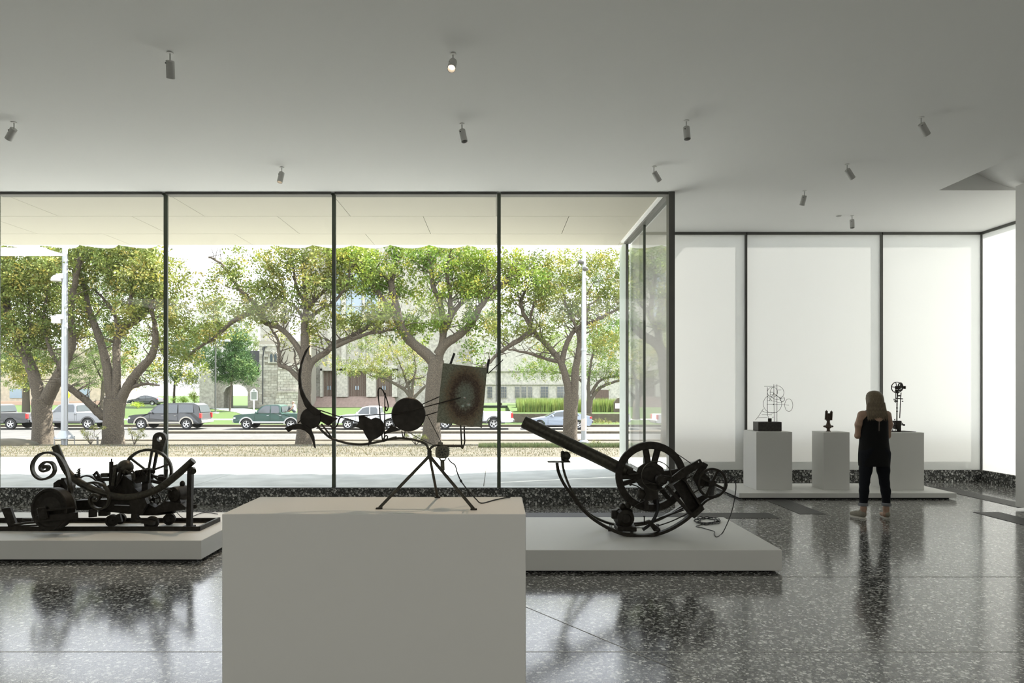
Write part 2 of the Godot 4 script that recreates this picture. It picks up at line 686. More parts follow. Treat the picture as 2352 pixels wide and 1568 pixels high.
func glazing() -> void:
	var y0 := 0.24
	var y1 := CEIL - 0.034
	# long glass wall: one window per bay
	var xs := [-14.0, -11.7, -9.36, -7.085, -4.695, -2.307, 0.037, XC]
	for k in 7:
		var w := S()
		slab(w, xs[k] - 0.026, xs[k] + 0.026, GZ - 0.02, GZ + 0.015, y0, CEIL)
		var o := struct("window_%d" % (k + 1), w, M.frame, "tall clear glass bay with a slim dark green mullion")
		pane(o, xs[k] + 0.028, xs[k + 1] - 0.028 if k < 6 else XC - 0.04, y0 + 0.012, y1, GZ)
		part(o, "head_rail", slab(S(), xs[k] + 0.028, xs[k + 1] - 0.028, GZ - 0.07, GZ + 0.07, y1, CEIL), M.frame_grey)
		part(o, "sill_rail", slab(S(), xs[k] + 0.028, xs[k + 1] - 0.028, GZ - 0.05, GZ + 0.05, y0, y0 + 0.012), M.steel)
	# corner post and the return wall
	var post := S()
	slab(post, XC - 0.045, XC + 0.04, GZ - 0.05, GZ + 0.09, y0, CEIL)
	var rw := struct("window_8", post, M.frame_grey, "return wall of clear glass with a grey corner post")
	for a in [[-11.41, GZ - 0.05], [-12.9, -11.41]]:
		var gs := S()
		gs.quad(Vector3(XC, y0 + 0.012, a[0] + 0.012), Vector3(XC, y0 + 0.012, a[1] - 0.012), Vector3(XC, y1, a[1] - 0.012), Vector3(XC, y1, a[0] + 0.012))
		part(rw, "glass_pane", gs, M.glass_dark)
	part(rw, "mullion", slab(S(), XC - 0.02, XC + 0.02, -11.425, -11.395, y0, y1), M.frame)
	part(rw, "mullion", slab(S(), XC - 0.025, XC + 0.025, -12.94, -12.9, y0, CEIL), M.frame_grey)
	part(rw, "head_rail", slab(S(), XC - 0.06, XC + 0.06, -12.9, GZ - 0.05, y1, CEIL), M.frame_grey)
	# granite plinth under all the glass
	struct("baseboard_front", slab(S(), -14.0, XC + 0.06, GZ - 0.12, GZ + 0.03, 0.0, y0), M.granite, "speckled granite plinth under the glass")
	struct("baseboard_return", slab(S(), XC - 0.06, XC + 0.06, -12.9, GZ - 0.12, 0.0, y0), M.granite)
	struct("baseboard_back", slab(S(), XC + 0.06, XR, BZ - 0.03, BZ + 0.03, 0.0, 0.215), M.granite)
	struct("baseboard_right", slab(S(), XR - 0.03, XR + 0.03, BZ + 0.03, -9.36, 0.0, 0.215), M.granite)
	# frosted walls: laminated sheets with a smooth face and a diffusing core
	var bx := [XC + 0.06, 4.42, 6.82, XR]
	var nm := ["wall_back", "wall_back_middle", "wall_back_end"]
	for k in 3:
		var fr := S()
		slab(fr, bx[k + 1] - 0.02, bx[k + 1] + 0.02, BZ - 0.06, BZ + 0.025, 0.215, CEIL)
		slab(fr, bx[k], bx[k + 1] - 0.02, BZ - 0.06, BZ + 0.025, CEIL - 0.045, CEIL)
		var o := struct(nm[k], fr, M.frame_grey, "glowing frosted glass wall bay")
		var fs := S()
		fs.quad(Vector3(bx[k], 0.215, BZ), Vector3(bx[k + 1] - 0.02, 0.215, BZ), Vector3(bx[k + 1] - 0.02, CEIL - 0.045, BZ), Vector3(bx[k], CEIL - 0.045, BZ))
		part(o, "frosted_sheet", fs, M.frosted)
	var so := struct("wall_side", slab(S(), XR - 0.025, XR + 0.06, BZ + 0.02, -9.36, CEIL - 0.045, CEIL), M.frame_grey, "glowing frosted glass side wall")
	var ss := S()
	ss.quad(Vector3(XR, 0.215, BZ), Vector3(XR, 0.215, -9.36), Vector3(XR, CEIL - 0.045, -9.36), Vector3(XR, CEIL - 0.045, BZ))
	part(so, "frosted_sheet", ss, M.frosted)
	# unseen low wall added outside to darken the foot of the frosted sheet, and the closed end of the wall cavity
	struct("wall_shade_added", slab(S(), XC + 0.3, XR + 0.3, BZ - 0.5, BZ - 0.13, 0.0, 0.84), M.granite)
	struct("trim_1", slab(S(), XC - 0.02, XC + 0.02, -13.6, -12.95, 0.1, SOF), mat(Color(0.4, 0.44, 0.42), 0.25), "pale glass edge panel beyond the return wall")
	struct("wall_cavity", slab(S(), XC + 0.1, XC + 0.14, -13.2, BZ - 0.05, 0.1, CEIL), M.white)


func added_rear_lights() -> void:
	# unseen glowing panels added behind the viewer to brighten plinth fronts and room
	var em := mat(Color(0.8, 0.8, 0.78), 0.6)
	em.emission_enabled = true
	em.emission = Color(1.0, 0.995, 0.965)
	em.emission_energy_multiplier = 0.36
	for px in [-9.0, -2.4, 4.2]:
		for pz in [4.2]:
			var t := thing("added_fill_panel", "large glowing fill panel added out of view to brighten the plinth fronts", "ceiling light", Vector3(px, CEIL, pz), "added fill light panels out of view")
			part(t, "housing", S().cbox(Vector3(px, CEIL - 0.03, pz), Vector3(5.2, 0.06, 6.4), 0.005), M.white)
			part(t, "glow_sheet", S().box(Vector3(px, CEIL - 0.062, pz), Vector3(5.1, 0.004, 6.3)), em)
			var al := AreaLight3D.new()
			al.name = "added_fill_light"
			al.area_size = Vector2(5.1, 6.3)
			al.light_color = Color(1.0, 0.995, 0.965)
			al.light_energy = 4.5
			al.shadow_enabled = true
			al.position = Vector3(0, -0.075, 0)
			al.rotation_degrees = Vector3(-90, 0, 0)
			t.add_child(al)


func ceiling_spots() -> void:
	var group := "white cylinder spotlights on the gallery ceiling"
	var list := [
		[-2.70, 5.65, Vector3(-0.2, -0.85, -0.5), "nearest the hall side over the left plinth"],
		[-0.36, 5.67, Vector3(-0.05, -0.72, 0.66), ""],
		[-5.03, 7.12, Vector3(-0.62, -0.7, -0.25), ""],
		[-0.36, 7.16, Vector3(0.2, -0.95, 0.22), ""],
		[1.97, 7.08, Vector3(0.03, -0.97, 0.2), ""],
		[4.35, 6.99, Vector3(0.6, -0.7, -0.25), ""],
		[-2.69, 8.56, Vector3(-0.12, -0.96, 0.24), ""],
		[1.97, 8.53, Vector3(0.55, -0.75, -0.25), ""],
		[4.34, 8.445, Vector3(0.65, -0.7, -0.28), ""],
		[4.32, 9.57, Vector3(-0.15, -0.95, -0.25), ""],
		[5.70, 10.94, Vector3(-0.05, -0.98, 0.18), ""]]
	var labels := [
		"ceiling spotlight tipped towards the glass above the scroll sculpture's plinth",
		"ceiling spotlight with its glowing lens turned away from the glass",
		"ceiling spotlight tipped steeply away above the scroll sculpture",
		"ceiling spotlight hanging almost plumb behind the one with the glowing lens",
		"ceiling spotlight hanging plumb above the cannon sculpture",
		"ceiling spotlight tipped towards the frosted corner above the open floor",
		"ceiling spotlight with pale open end beside the glass above the tripod sculpture's disc",
		"ceiling spotlight tipped sideways close to the glass corner post",
		"ceiling spotlight tipped sideways above the standing visitor",
		"small ceiling spotlight beside the glass corner over the low white platform",
		"ceiling spotlight with dark open end nearest the frosted wall"]
	for k in list.size():
		var a: Array = list[k]
		var p := Vector3(a[0], CEIL, -a[1])
		var t := thing("spotlight", labels[k], "spotlight", p, group)
		part(t, "canopy", disc(S(), p - Vector3(0, 0.004, 0), Vector3.UP, 0.028, 0.008, 24), M.white)
		part(t, "stem", cyl(S(), p - Vector3(0, 0.008, 0), p - Vector3(0, 0.075, 0), 0.006, 10), M.lamp_body)
		var dir: Vector3 = a[2].normalized()
		var top := p - Vector3(0, 0.068, 0)
		var l := 0.135
		var r := 0.034
		var body := S()
		body.lathe([[0.0, 0.0], [r - 0.003, 0.0], [r, 0.003], [r, l], [r - 0.003, l], [r - 0.004, l - 0.05]], 28, facing(dir, top))
		part(t, "body", body, M.lamp_body)
		part(t, "screw", cyl(S(), top + dir * 0.03 + Vector3(-0.02, 0, 0.025), top + dir * 0.03 + Vector3(-0.026, 0, 0.034), 0.005, 8), M.rubber)
		part(t, "lens", disc(S(), top + dir * (l - 0.052), dir, r - 0.004, 0.006, 16), M.lens if k in [1, 6] else M.lens_off)
		if not k in [1, 6]: continue  # the other lamps are switched off: their open ends are dark
		var sp := SpotLight3D.new()
		sp.name = "beam"
		sp.light_color = Color(1.0, 0.88, 0.74)
		sp.light_energy = 2.0
		sp.spot_angle = 24.0
		sp.spot_angle_attenuation = 0.6
		sp.spot_range = 14.0
		sp.light_size = 0.025
		sp.shadow_enabled = true
		t.add_child(sp)
		sp.position = top + dir * (l + 0.004) - p
		sp.basis = Basis.looking_at(dir, Vector3.BACK if absf(dir.z) < 0.9 else Vector3.UP)
	var sd := at(1927, 496, 0.1) # direction only
	var dd := (CEIL - EYE) * FOC / (HY - 495.5)
	var q := Vector3((1927.0 - CX) / FOC * dd, CEIL, -dd)
	var det := thing("smoke_detector", "small flat white disc on the ceiling near the frosted wall", "smoke detector", q)
	part(det, "base", disc(S(), q - Vector3(0, 0.006, 0), Vector3.UP, 0.042, 0.012, 24), M.white)
	part(det, "cover", disc(S(), q - Vector3(0, 0.016, 0), Vector3.UP, 0.03, 0.01, 24), M.white)


# ------------------------------------------------------------------ plinths
func plinth(called: String, label: String, x0: float, x1: float, zb: float, zf: float, y0: float, y1: float, gap: float, group := "") -> void:
	var c := Vector3((x0 + x1) / 2, y0, (zb + zf) / 2)
	var t := thing(called, label, "plinth" if gap == 0 else "platform", c, group)
	part(t, "top", S().cbox(Vector3(c.x, (y0 + gap + y1) / 2, c.z), Vector3(x1 - x0, y1 - y0 - gap, zf - zb), 0.003), M.plinth)
	if gap > 0:
		part(t, "recessed_base", slab(S(), x0 + 0.07, x1 - 0.07, zb + 0.07, zf - 0.07, y0, y0 + gap), M.rubber)


func plinths() -> void:
	plinth("low_platform", "low white platform under the sculpture with iron scrolls", -5.75, -2.785, -7.93, -6.44, 0, 0.209, 0.03)
	plinth("low_platform", "low white platform under the cannon sculpture", -0.45, 2.54, -7.63, -6.06, 0, 0.208, 0.024)
	plinth("low_platform", "thin white platform carrying three plinths by the frosted wall", 3.61, 6.84, -11.2, -10.14, 0, 0.097, 0.025)
	plinth("tall_plinth", "wide white block plinth under the tripod sculpture", -1.393, 0.150, -4.02, -3.466, 0, 1.0, 0)
	plinth("tall_plinth", "white plinth carrying the wire sculpture on a wooden block", 3.98, 4.53, -11.0, -10.45, 0.097, 0.986, 0)
	plinth("tall_plinth", "narrow white plinth carrying the small ribbed bronze", 5.01, 5.41, -10.84, -10.45, 0.097, 0.982, 0)
	plinth("tall_plinth", "white plinth carrying the slender machine beside the visitor", 6.0, 6.53, -10.95, -10.42, 0.097, 0.978, 0)


# ------------------------------------------------------------------ sculptures
func spoked_wheel(parent: Node3D, called: String, c: Vector3, ax: Vector3, ro: float, ri: float, wd: float, hub: float, spokes: int, sw: float, start: float, m: Material, groove := false) -> Node3D:
	var s := S()
	var h := wd * 0.5
	if groove:
		s.lathe([[ri, -h + 0.004], [ri + 0.004, -h], [ro - 0.004, -h], [ro, -h + 0.004], [ro, -h * 0.35], [ro - 0.014, -h * 0.25], [ro - 0.014, h * 0.25], [ro, h * 0.35], [ro, h - 0.004], [ro - 0.004, h], [ri + 0.004, h], [ri, h - 0.004], [ri, -h + 0.004]], 64, facing(ax, c))
	else:
		ring(s, c, ax, ro, ri, wd, 64)
	var o := part(parent, called, s, m)
	var tf := facing(ax, c)
	var hs := S()
	hs.lathe([[0, -h * 1.3], [hub * 0.7, -h * 1.3], [hub, -h * 1.1], [hub, h * 1.1], [hub * 0.7, h * 1.3], [0, h * 1.3]], 24, tf)
	part(o, "hub", hs, m)
	for k in spokes:
		var an := start + TAU * k / spokes
		var d := tf.basis * Vector3(cos(an), 0, -sin(an))
		part(o, "spoke", bar(S(), c + d * hub * 0.8, c + d * (ri + 0.004), sw, wd * 0.55, ax, 0.003), m)
	return o


func sculpture_cart() -> void:
	var z1 := [0.0, 960.0, 0.22109]
	var z5 := [60.0, 980.0, 0.1467]
	var z6 := [230.0, 980.0, 0.1467]
	var y0 := 0.209
	var t := thing("scroll_machine_sculpture", "black iron machine sculpture with scrolls, spoked wheel and curved pipe on a rail frame", "sculpture", Vector3(-4.2, y0, -7.1))
	# frame of angle iron lying on the platform
	var xl := -5.5
	var xr := -2.995
	for zz in [-6.88, -7.34]:
		var s := S()
		slab(s, xl, xr, zz - 0.005, zz + 0.005, y0, y0 + 0.045)
		slab(s, xl, xr, zz - 0.05 if zz > -7 else zz, zz if zz > -7 else zz + 0.05, y0, y0 + 0.008)
		part(t, "frame_rail", s, M.iron)
	for xx in [xl, xr]:
		part(t, "frame_rail", slab(S(), xx - 0.012, xx + 0.012, -7.38, -6.88, y0, y0 + 0.045), M.iron)
	# end post
	var post := S()
	var pb := pt(z1, 6.95, 1968, 1100)
	pb.y = y0
	var ptop := pt(z1, 6.95, 1980, 528)
	bar(post, pb, ptop, 0.05, 0.05)
	bar(post, pb + Vector3(0.03, 0, 0.028), ptop + Vector3(0.03, 0, 0.028), 0.012, 0.06)
	part(t, "end_post", post, M.iron)
	part(t, "post_foot", S().cbox(pb + Vector3(-0.005, 0.02, 0), Vector3(0.1, 0.04, 0.1), 0.003), M.iron)
	part(t, "post_cap", cyl(S(), ptop + Vector3(0, -0.01, -0.05), ptop + Vector3(0.045, -0.02, 0.04), 0.03), M.iron_bare)
	# curved half pipe
	var cp := smooth_path(pts(z1, 6.99, [575, 288, 622, 400, 700, 555, 800, 648, 900, 708, 1000, 755, 1150, 800, 1300, 822, 1450, 805, 1600, 755, 1700, 698, 1850, 580, 2008, 438]), 5)
	part(t, "curved_pipe", S().tube(cp, 0.037, 14), M.iron_bare)
	# scrolls of flat bar
	var sc := smooth_path(pts(z5, 6.86, [765, 1290, 720, 1100, 690, 950, 655, 760, 600, 600, 520, 475, 425, 413, 320, 402, 205, 440, 118, 540, 97, 650, 135, 752, 215, 812, 300, 815, 395, 770, 448, 690, 432, 595, 365, 548, 285, 558, 228, 620, 240, 675, 290, 695, 338, 672, 352, 630, 318, 606, 285, 622, 300, 648]), 5)
	part(t, "scroll", S().band(sc, 0.021, 0.045), M.iron_bare)
	var sc2 := smooth_path(pts(z5, 6.84, [925, 905, 1000, 875, 1080, 866, 1150, 880, 1230, 930, 1285, 1020, 1302, 1120, 1265, 1225, 1190, 1278, 1100, 1272, 1025, 1215, 1000, 1125, 1045, 1065, 1110, 1068, 1142, 1110, 1115, 1150, 1065, 1150, 1060, 1115]), 5)
	part(t, "scroll", S().band(sc2, 0.02, 0.04), M.iron_bare)
	part(t, "hoop", S().band(smooth_path(pts(z5, 7.2, [830, 820, 880, 780, 950, 765, 1020, 780, 1080, 820, 1140, 880, 1180, 940]), 5), 0.014, 0.03), M.iron)
	part(t, "hoop", S().band(smooth_path(pts(z5, 7.1, [900, 940, 960, 895, 1040, 880, 1100, 910, 1160, 960, 1180, 1050, 1150, 1120]), 5), 0.012, 0.03), M.iron)
	# drum wheel in front
	var dc := pt(z1, 6.78, 552, 938)
	var rr := 0.2
	var ds := S()
	ds.lathe([[0, -0.06], [rr, -0.06], [rr + 0.006, -0.05], [rr + 0.006, 0.05], [rr, 0.058], [rr - 0.02, 0.058], [rr - 0.03, 0.045], [0.12, 0.035], [0.06, 0.05], [0.03, 0.075], [0, 0.075]], 56, facing(Vector3(-0.18, 0.05, 1), dc))
	part(t, "drum_wheel", ds, M.iron)
	part(t, "axle_arm", bar(S(), pt(z1, 6.62, 430, 965), pt(z1, 6.72, 770, 925), 0.018, 0.02), M.iron)
	part(t, "bearing_block", S().cbox(pt(z1, 6.66, 450, 985), Vector3(0.09, 0.12, 0.05), 0.01, Basis(Vector3.BACK, 0.2)), M.iron)
	part(t, "axle_beam", bar(S(), pt(z1, 6.68, 380, 1045), pt(z1, 6.72, 800, 1010), 0.06, 0.05), M.iron)
	# pedal
	part(t, "pedal_plate", S().prism(flat2(z1, 6.9, [22, 935, 115, 926, 172, 1085, 95, 1118]), 0.03, Transform3D(Basis.IDENTITY, Vector3(0, 0, -6.9))), M.iron)
	part(t, "pedal_rod", S().tube(pts(z1, [6.9, 6.85], [90, 1120, 250, 1092, 420, 1074, 540, 1080]), 0.012, 8), M.iron)
	part(t, "pedal_rod", S().tube(pts(z1, [6.9, 6.85], [110, 1125, 260, 1118, 430, 1110]), 0.009, 8), M.iron)
	part(t, "clamp_block", S().cbox(pt(z1, 7.2, 290, 1052), Vector3(0.1, 0.03, 0.05), 0.006), M.iron)
	# gear case left of the pipe
	part(t, "gear_case", S().prism(flat2(z1, 7.15, [600, 665, 650, 630, 705, 625, 745, 700, 735, 760, 640, 745, 598, 730]), 0.14, Transform3D(Basis.IDENTITY, Vector3(0, 0, -7.15))), M.iron)
	part(t, "gear_knob", disc(S(), pt(z1, 7.05, 602, 705), Vector3(0.3, 0, 1), 0.024, 0.04, 14), M.iron)
	part(t, "gear_knob", S().cbox(pt(z1, 7.1, 662, 630), Vector3(0.035, 0.02, 0.04), 0.003), M.iron)
	# conical spring
	var hx := []
	var sa := pt(z1, 7.0, 797, 622)
	var sb := pt(z1, 7.0, 824, 522)
	for k in 97:
		var f := k / 96.0
		var an := f * TAU * 6.0
		var r := lerpf(0.03, 0.006, f)
		hx.append(sa.lerp(sb, f) + Vector3(cos(an) * r, sin(an) * r * 0.25, sin(an) * r))
	part(t, "cone_spring", S().tube(hx, 0.0062, 6), M.iron)
	# piston group and ball
	part(t, "piston", cyl(S(), pt(z1, 7.1, 1155, 700), pt(z1, 7.1, 1156, 452), 0.021), M.iron)
	part(t, "piston_rod", cyl(S(), pt(z1, 7.1, 1157, 470), pt(z1, 7.1, 1160, 420), 0.007), M.iron)
	part(t, "ball", S().ball(pt(z1, 7.12, 1302, 512), Vector3.ONE * 0.081, 24, 16), M.iron_bare)
	part(t, "ball_neck", S().tube(pts(z1, 7.12, [1165, 535, 1200, 515, 1245, 512]), [0.03, 0.034, 0.045], 14), M.iron_bare)
	part(t, "ball_bracket", bar(S(), pt(z1, 7.06, 1178, 700), pt(z1, 7.06, 1205, 520), 0.032, 0.04), M.iron_bare)
	part(t, "ball_bracket", bar(S(), pt(z1, 7.06, 1225, 690), pt(z1, 7.06, 1265, 500), 0.03, 0.04), M.iron)
	part(t, "side_block", S().cbox(pt(z1, 7.1, 1097, 590), Vector3(0.075, 0.042, 0.06), 0.004), M.iron_bare)
	part(t, "side_block", S().cbox(pt(z1, 7.1, 1090, 635), Vector3(0.13, 0.03, 0.06), 0.004), M.iron)
	var bk := flat2(z1, 7.12, [965, 585, 1005, 546, 1105, 690, 1062, 712])
	part(t, "drilled_bracket", S().plate_hole(bk, Vector2(pt(z1, 7.12, 1000, 592).x, pt(z1, 7.12, 1000, 592).y), 0.011, 0.02, Transform3D(Basis.IDENTITY, Vector3(0, 0, -7.12))), M.iron)
	# engine block
	part(t, "engine_block", S().prism(flat2(z1, 7.15, [1130, 790, 1150, 690, 1230, 660, 1275, 592, 1340, 600, 1400, 645, 1430, 720, 1520, 800, 1505, 850, 1160, 850]), 0.16, Transform3D(Basis.IDENTITY, Vector3(0, 0, -7.17))), M.iron)
	part(t, "engine_rope", S().tube(smooth_path(pts(z1, 7.02, [1285, 570, 1300, 545, 1340, 560, 1375, 545, 1395, 590, 1400, 635, 1380, 620, 1370, 580, 1330, 570])), 0.011, 8), M.iron_bare)
	part(t, "crank_case", S().prism(flat2(z1, 7.14, [1392, 575, 1440, 548, 1505, 545, 1545, 590, 1532, 655, 1445, 672, 1398, 645]), 0.1, Transform3D(Basis.IDENTITY, Vector3(0, 0, -7.14))), M.iron)
	part(t, "thin_stay", S().tube(pts(z1, 7.0, [1290, 575, 1180, 770]), 0.004, 6), M.iron)
	for k in 4:
		part(t, "crank_collar", ring(S(), pt(z1, 7.1, 1425 + k * 26, 575 - k * 4), Vector3(1, -0.1, 0.5), 0.036, 0.02, 0.02, 24), M.iron)
	# large spoked wheel
	var wc := pt(z6, 7.22, 752, 702)
	var wh := spoked_wheel(t, "spoked_wheel", wc, Vector3(0.16, 0, 1), 0.245, 0.219, 0.055, 0.045, 6, 0.022, 0.35, M.iron_bare)
	part(t, "crank_shaft", cyl(S(), pt(z6, 7.1, 560, 720), pt(z6, 7.2, 860, 690), 0.022), M.iron)
	# tall plate with an eye
	var pl := []
	var a0 := pt(z6, 7.32, 828, 370)
	var a1 := pt(z6, 7.32, 985, 400)
	var pc := pt(z6, 7.32, 942, 186)
	var hw := 0.072
	pl.append(Vector2(a0.x, a0.y))
	pl.append(Vector2(a0.x + 0.02, a0.y - 0.02))
	pl.append(Vector2(a1.x - 0.01, a1.y))
	pl.append(Vector2(a1.x + 0.004, a1.y + 0.02))
	for k in 15:
		var an := PI * k / 14.0
		pl.append(Vector2(pc.x + cos(an) * hw, pc.y + sin(an) * hw * 1.0))
	part(t, "eye_plate", S().plate_hole(pl, Vector2(pc.x, pc.y), 0.027, 0.05, Transform3D(Basis.IDENTITY, Vector3(0, 0, -7.32))), M.iron_bare)
	part(t, "plate_stem", bar(S(), pt(z6, 7.32, 890, 400), pt(z6, 7.28, 800, 860), 0.026, 0.03), M.iron)
	part(t, "engine_upright", bar(S(), pt(z6, 7.15, 765, 880), pt(z6, 7.15, 785, 660), 0.012, 0.03), M.iron_bare)
	part(t, "engine_upright", S().prism(flat2(z6, 7.2, [680, 1000, 690, 700, 740, 700, 780, 860, 775, 1000]), 0.08, Transform3D(Basis.IDENTITY, Vector3(0, 0, -7.2))), M.iron)
	part(t, "side_rod", bar(S(), pt(z6, 7.12, 820, 765), pt(z6, 7.12, 1045, 800), 0.014, 0.02), M.iron)
	part(t, "side_rod", bar(S(), pt(z6, 7.12, 800, 845), pt(z6, 7.12, 1000, 890), 0.03, 0.03), M.iron)
	part(t, "side_box", S().cbox(pt(z6, 7.2, 965, 800), Vector3(0.06, 0.075, 0.06), 0.01), M.iron)
	part(t, "valve_stack", cyl(S(), pt(z6, 7.15, 1020, 840), pt(z6, 7.15, 1040, 660), 0.014), M.iron)
	spoked_wheel(t, "pulley", pt(z6, 7.32, 712, 1035), Vector3(0, 0, 1), 0.108, 0.094, 0.04, 0.03, 4, 0.016, 0.7, M.iron)
	spoked_wheel(t, "pulley", pt(z6, 7.2, 840, 1130), Vector3(0.2, 0, 1), 0.07, 0.058, 0.03, 0.02, 4, 0.014, 0.3, M.iron)
	# chassis
	part(t, "chassis_beam", S().prism(flat2(z6, 7.12, [-330, 1140, -80, 1130, 480, 1130, 700, 1150, 900, 1250, 1060, 1150, 1290, 1180, 1370, 1240, 1365, 1282, 1180, 1300, 1150, 1345, 880, 1345, 640, 1345, 480, 1350, 130, 1310, -60, 1290, -330, 1290]), 0.1, Transform3D(Basis.IDENTITY, Vector3(0, 0, -7.12))), M.iron)
	part(t, "chassis_plate", S().prism(flat2(z6, 7.0, [480, 1130, 720, 1110, 760, 1200, 640, 1380, 540, 1390, 500, 1300]), 0.06, Transform3D(Basis.IDENTITY, Vector3(0, 0, -7.0))), M.iron)
	part(t, "chassis_strip", bar(S(), pt(z6, 6.98, 240, 1218), pt(z6, 6.98, 480, 1226), 0.01, 0.05), M.steel)
	part(t, "chassis_block", S().cbox(pt(z1, 7.0, 965, 985), Vector3(0.075, 0.07, 0.1), 0.004, Basis(Vector3.UP, 0.5)), M.iron)
	part(t, "chassis_block", S().cbox(pt(z1, 7.05, 1085, 985), Vector3(0.09, 0.05, 0.08), 0.006), M.iron)
	for w in [[1165, 1020, 0.062, 7.1], [1575, 1068, 0.067, 6.95], [1760, 1035, 0.06, 7.2], [1250, 1030, 0.055, 7.25]]:
		var wp := pt(z1, w[3], w[0], w[1])
		wp.y = y0 + w[2]
		var ws := S()
		ws.lathe([[0, -0.025], [w[2], -0.025], [w[2], -0.018], [w[2] - 0.008, 0.0], [w[2], 0.018], [w[2], 0.025], [w[2] - 0.02, 0.025], [w[2] - 0.024, 0.015], [0.015, 0.015], [0.012, 0.03], [0, 0.03]], 32, facing(Vector3(0.25, 0, 1), wp))
		part(t, "roller", ws, M.iron)
	part(t, "wheel_strut", bar(S(), pt(z1, 7.1, 1230, 1000), pt(z1, 7.1, 1250, 1080), 0.045, 0.03), M.iron)
	part(t, "wheel_strut", bar(S(), pt(z1, 7.1, 1400, 960), pt(z1, 7.1, 1390, 1070), 0.05, 0.04), M.iron)
	part(t, "treadle", S().band(smooth_path(pts(z1, 6.9, [1410, 1000, 1425, 1040, 1470, 1065, 1540, 1080, 1605, 1092])), 0.034, 0.05), M.iron)
	part(t, "treadle_leaf", S().prism(flat2(z1, 7.1, [1460, 985, 1640, 985, 1800, 960, 1820, 985, 1650, 1005, 1470, 1005]), 0.06, Transform3D(Basis.IDENTITY, Vector3(0, 0, -7.1))), M.iron)
	# motor
	var mc := pt(z6, 7.1, 1165, 1055)
	var ms := S()
	ms.lathe([[0, -0.16], [0.06, -0.16], [0.078, -0.14], [0.08, 0.0], [0.075, 0.02], [0.05, 0.03], [0.045, 0.022], [0.03, 0.03], [0, 0.034]], 32, facing(Vector3(-0.35, 0, 1), mc))
	part(t, "motor", ms, M.iron)
	part(t, "motor_tank", cyl(S(), pt(z6, 7.3, 1320, 1180), pt(z6, 7.3, 1330, 930), 0.04), mat(Color(0.42, 0.42, 0.4), 0.45))
	part(t, "motor_knob", S().ball(pt(z6, 7.2, 1288, 892), Vector3(0.027, 0.034, 0.027), 14, 10), M.iron)
	part(t, "motor_base", S().prism(flat2(z6, 7.15, [1060, 1160, 1290, 1120, 1320, 1200, 1060, 1220]), 0.12, Transform3D(Basis.IDENTITY, Vector3(0, 0, -7.15))), M.iron)
	part(t, "motor_stay", S().tube(pts(z6, 7.0, [1000, 1180, 1055, 1060]), 0.006, 6), M.iron)
	part(t, "motor_stay", S().tube(pts(z6, 7.0, [1010, 965, 1120, 1000]), 0.006, 6), M.iron)
	part(t, "bolt_end", disc(S(), pt(z6, 7.0, 1480, 1245), Vector3(0.6, 0, 1), 0.022, 0.03, 12), M.iron)
	part(t, "frame_bolt", cyl(S(), pt(z6, 7.0, 1370, 1240), pt(z6, 7.0, 1480, 1245), 0.012), M.iron)
	# flex lying on the platform
	var cd := []
	for q in [[396, 1192], [400, 1172], [420, 1189], [440, 1186], [462, 1178], [480, 1177], [500, 1180]]:
		var dq: float = (EYE - y0 - 0.006) * FOC / (q[1] - HY) if q[1] > 1175 else 7.35
		cd.append(at(q[0], q[1], minf(dq, 7.9)))
	part(t, "cord", S().tube(smooth_path(cd), 0.004, 6), M.rubber)


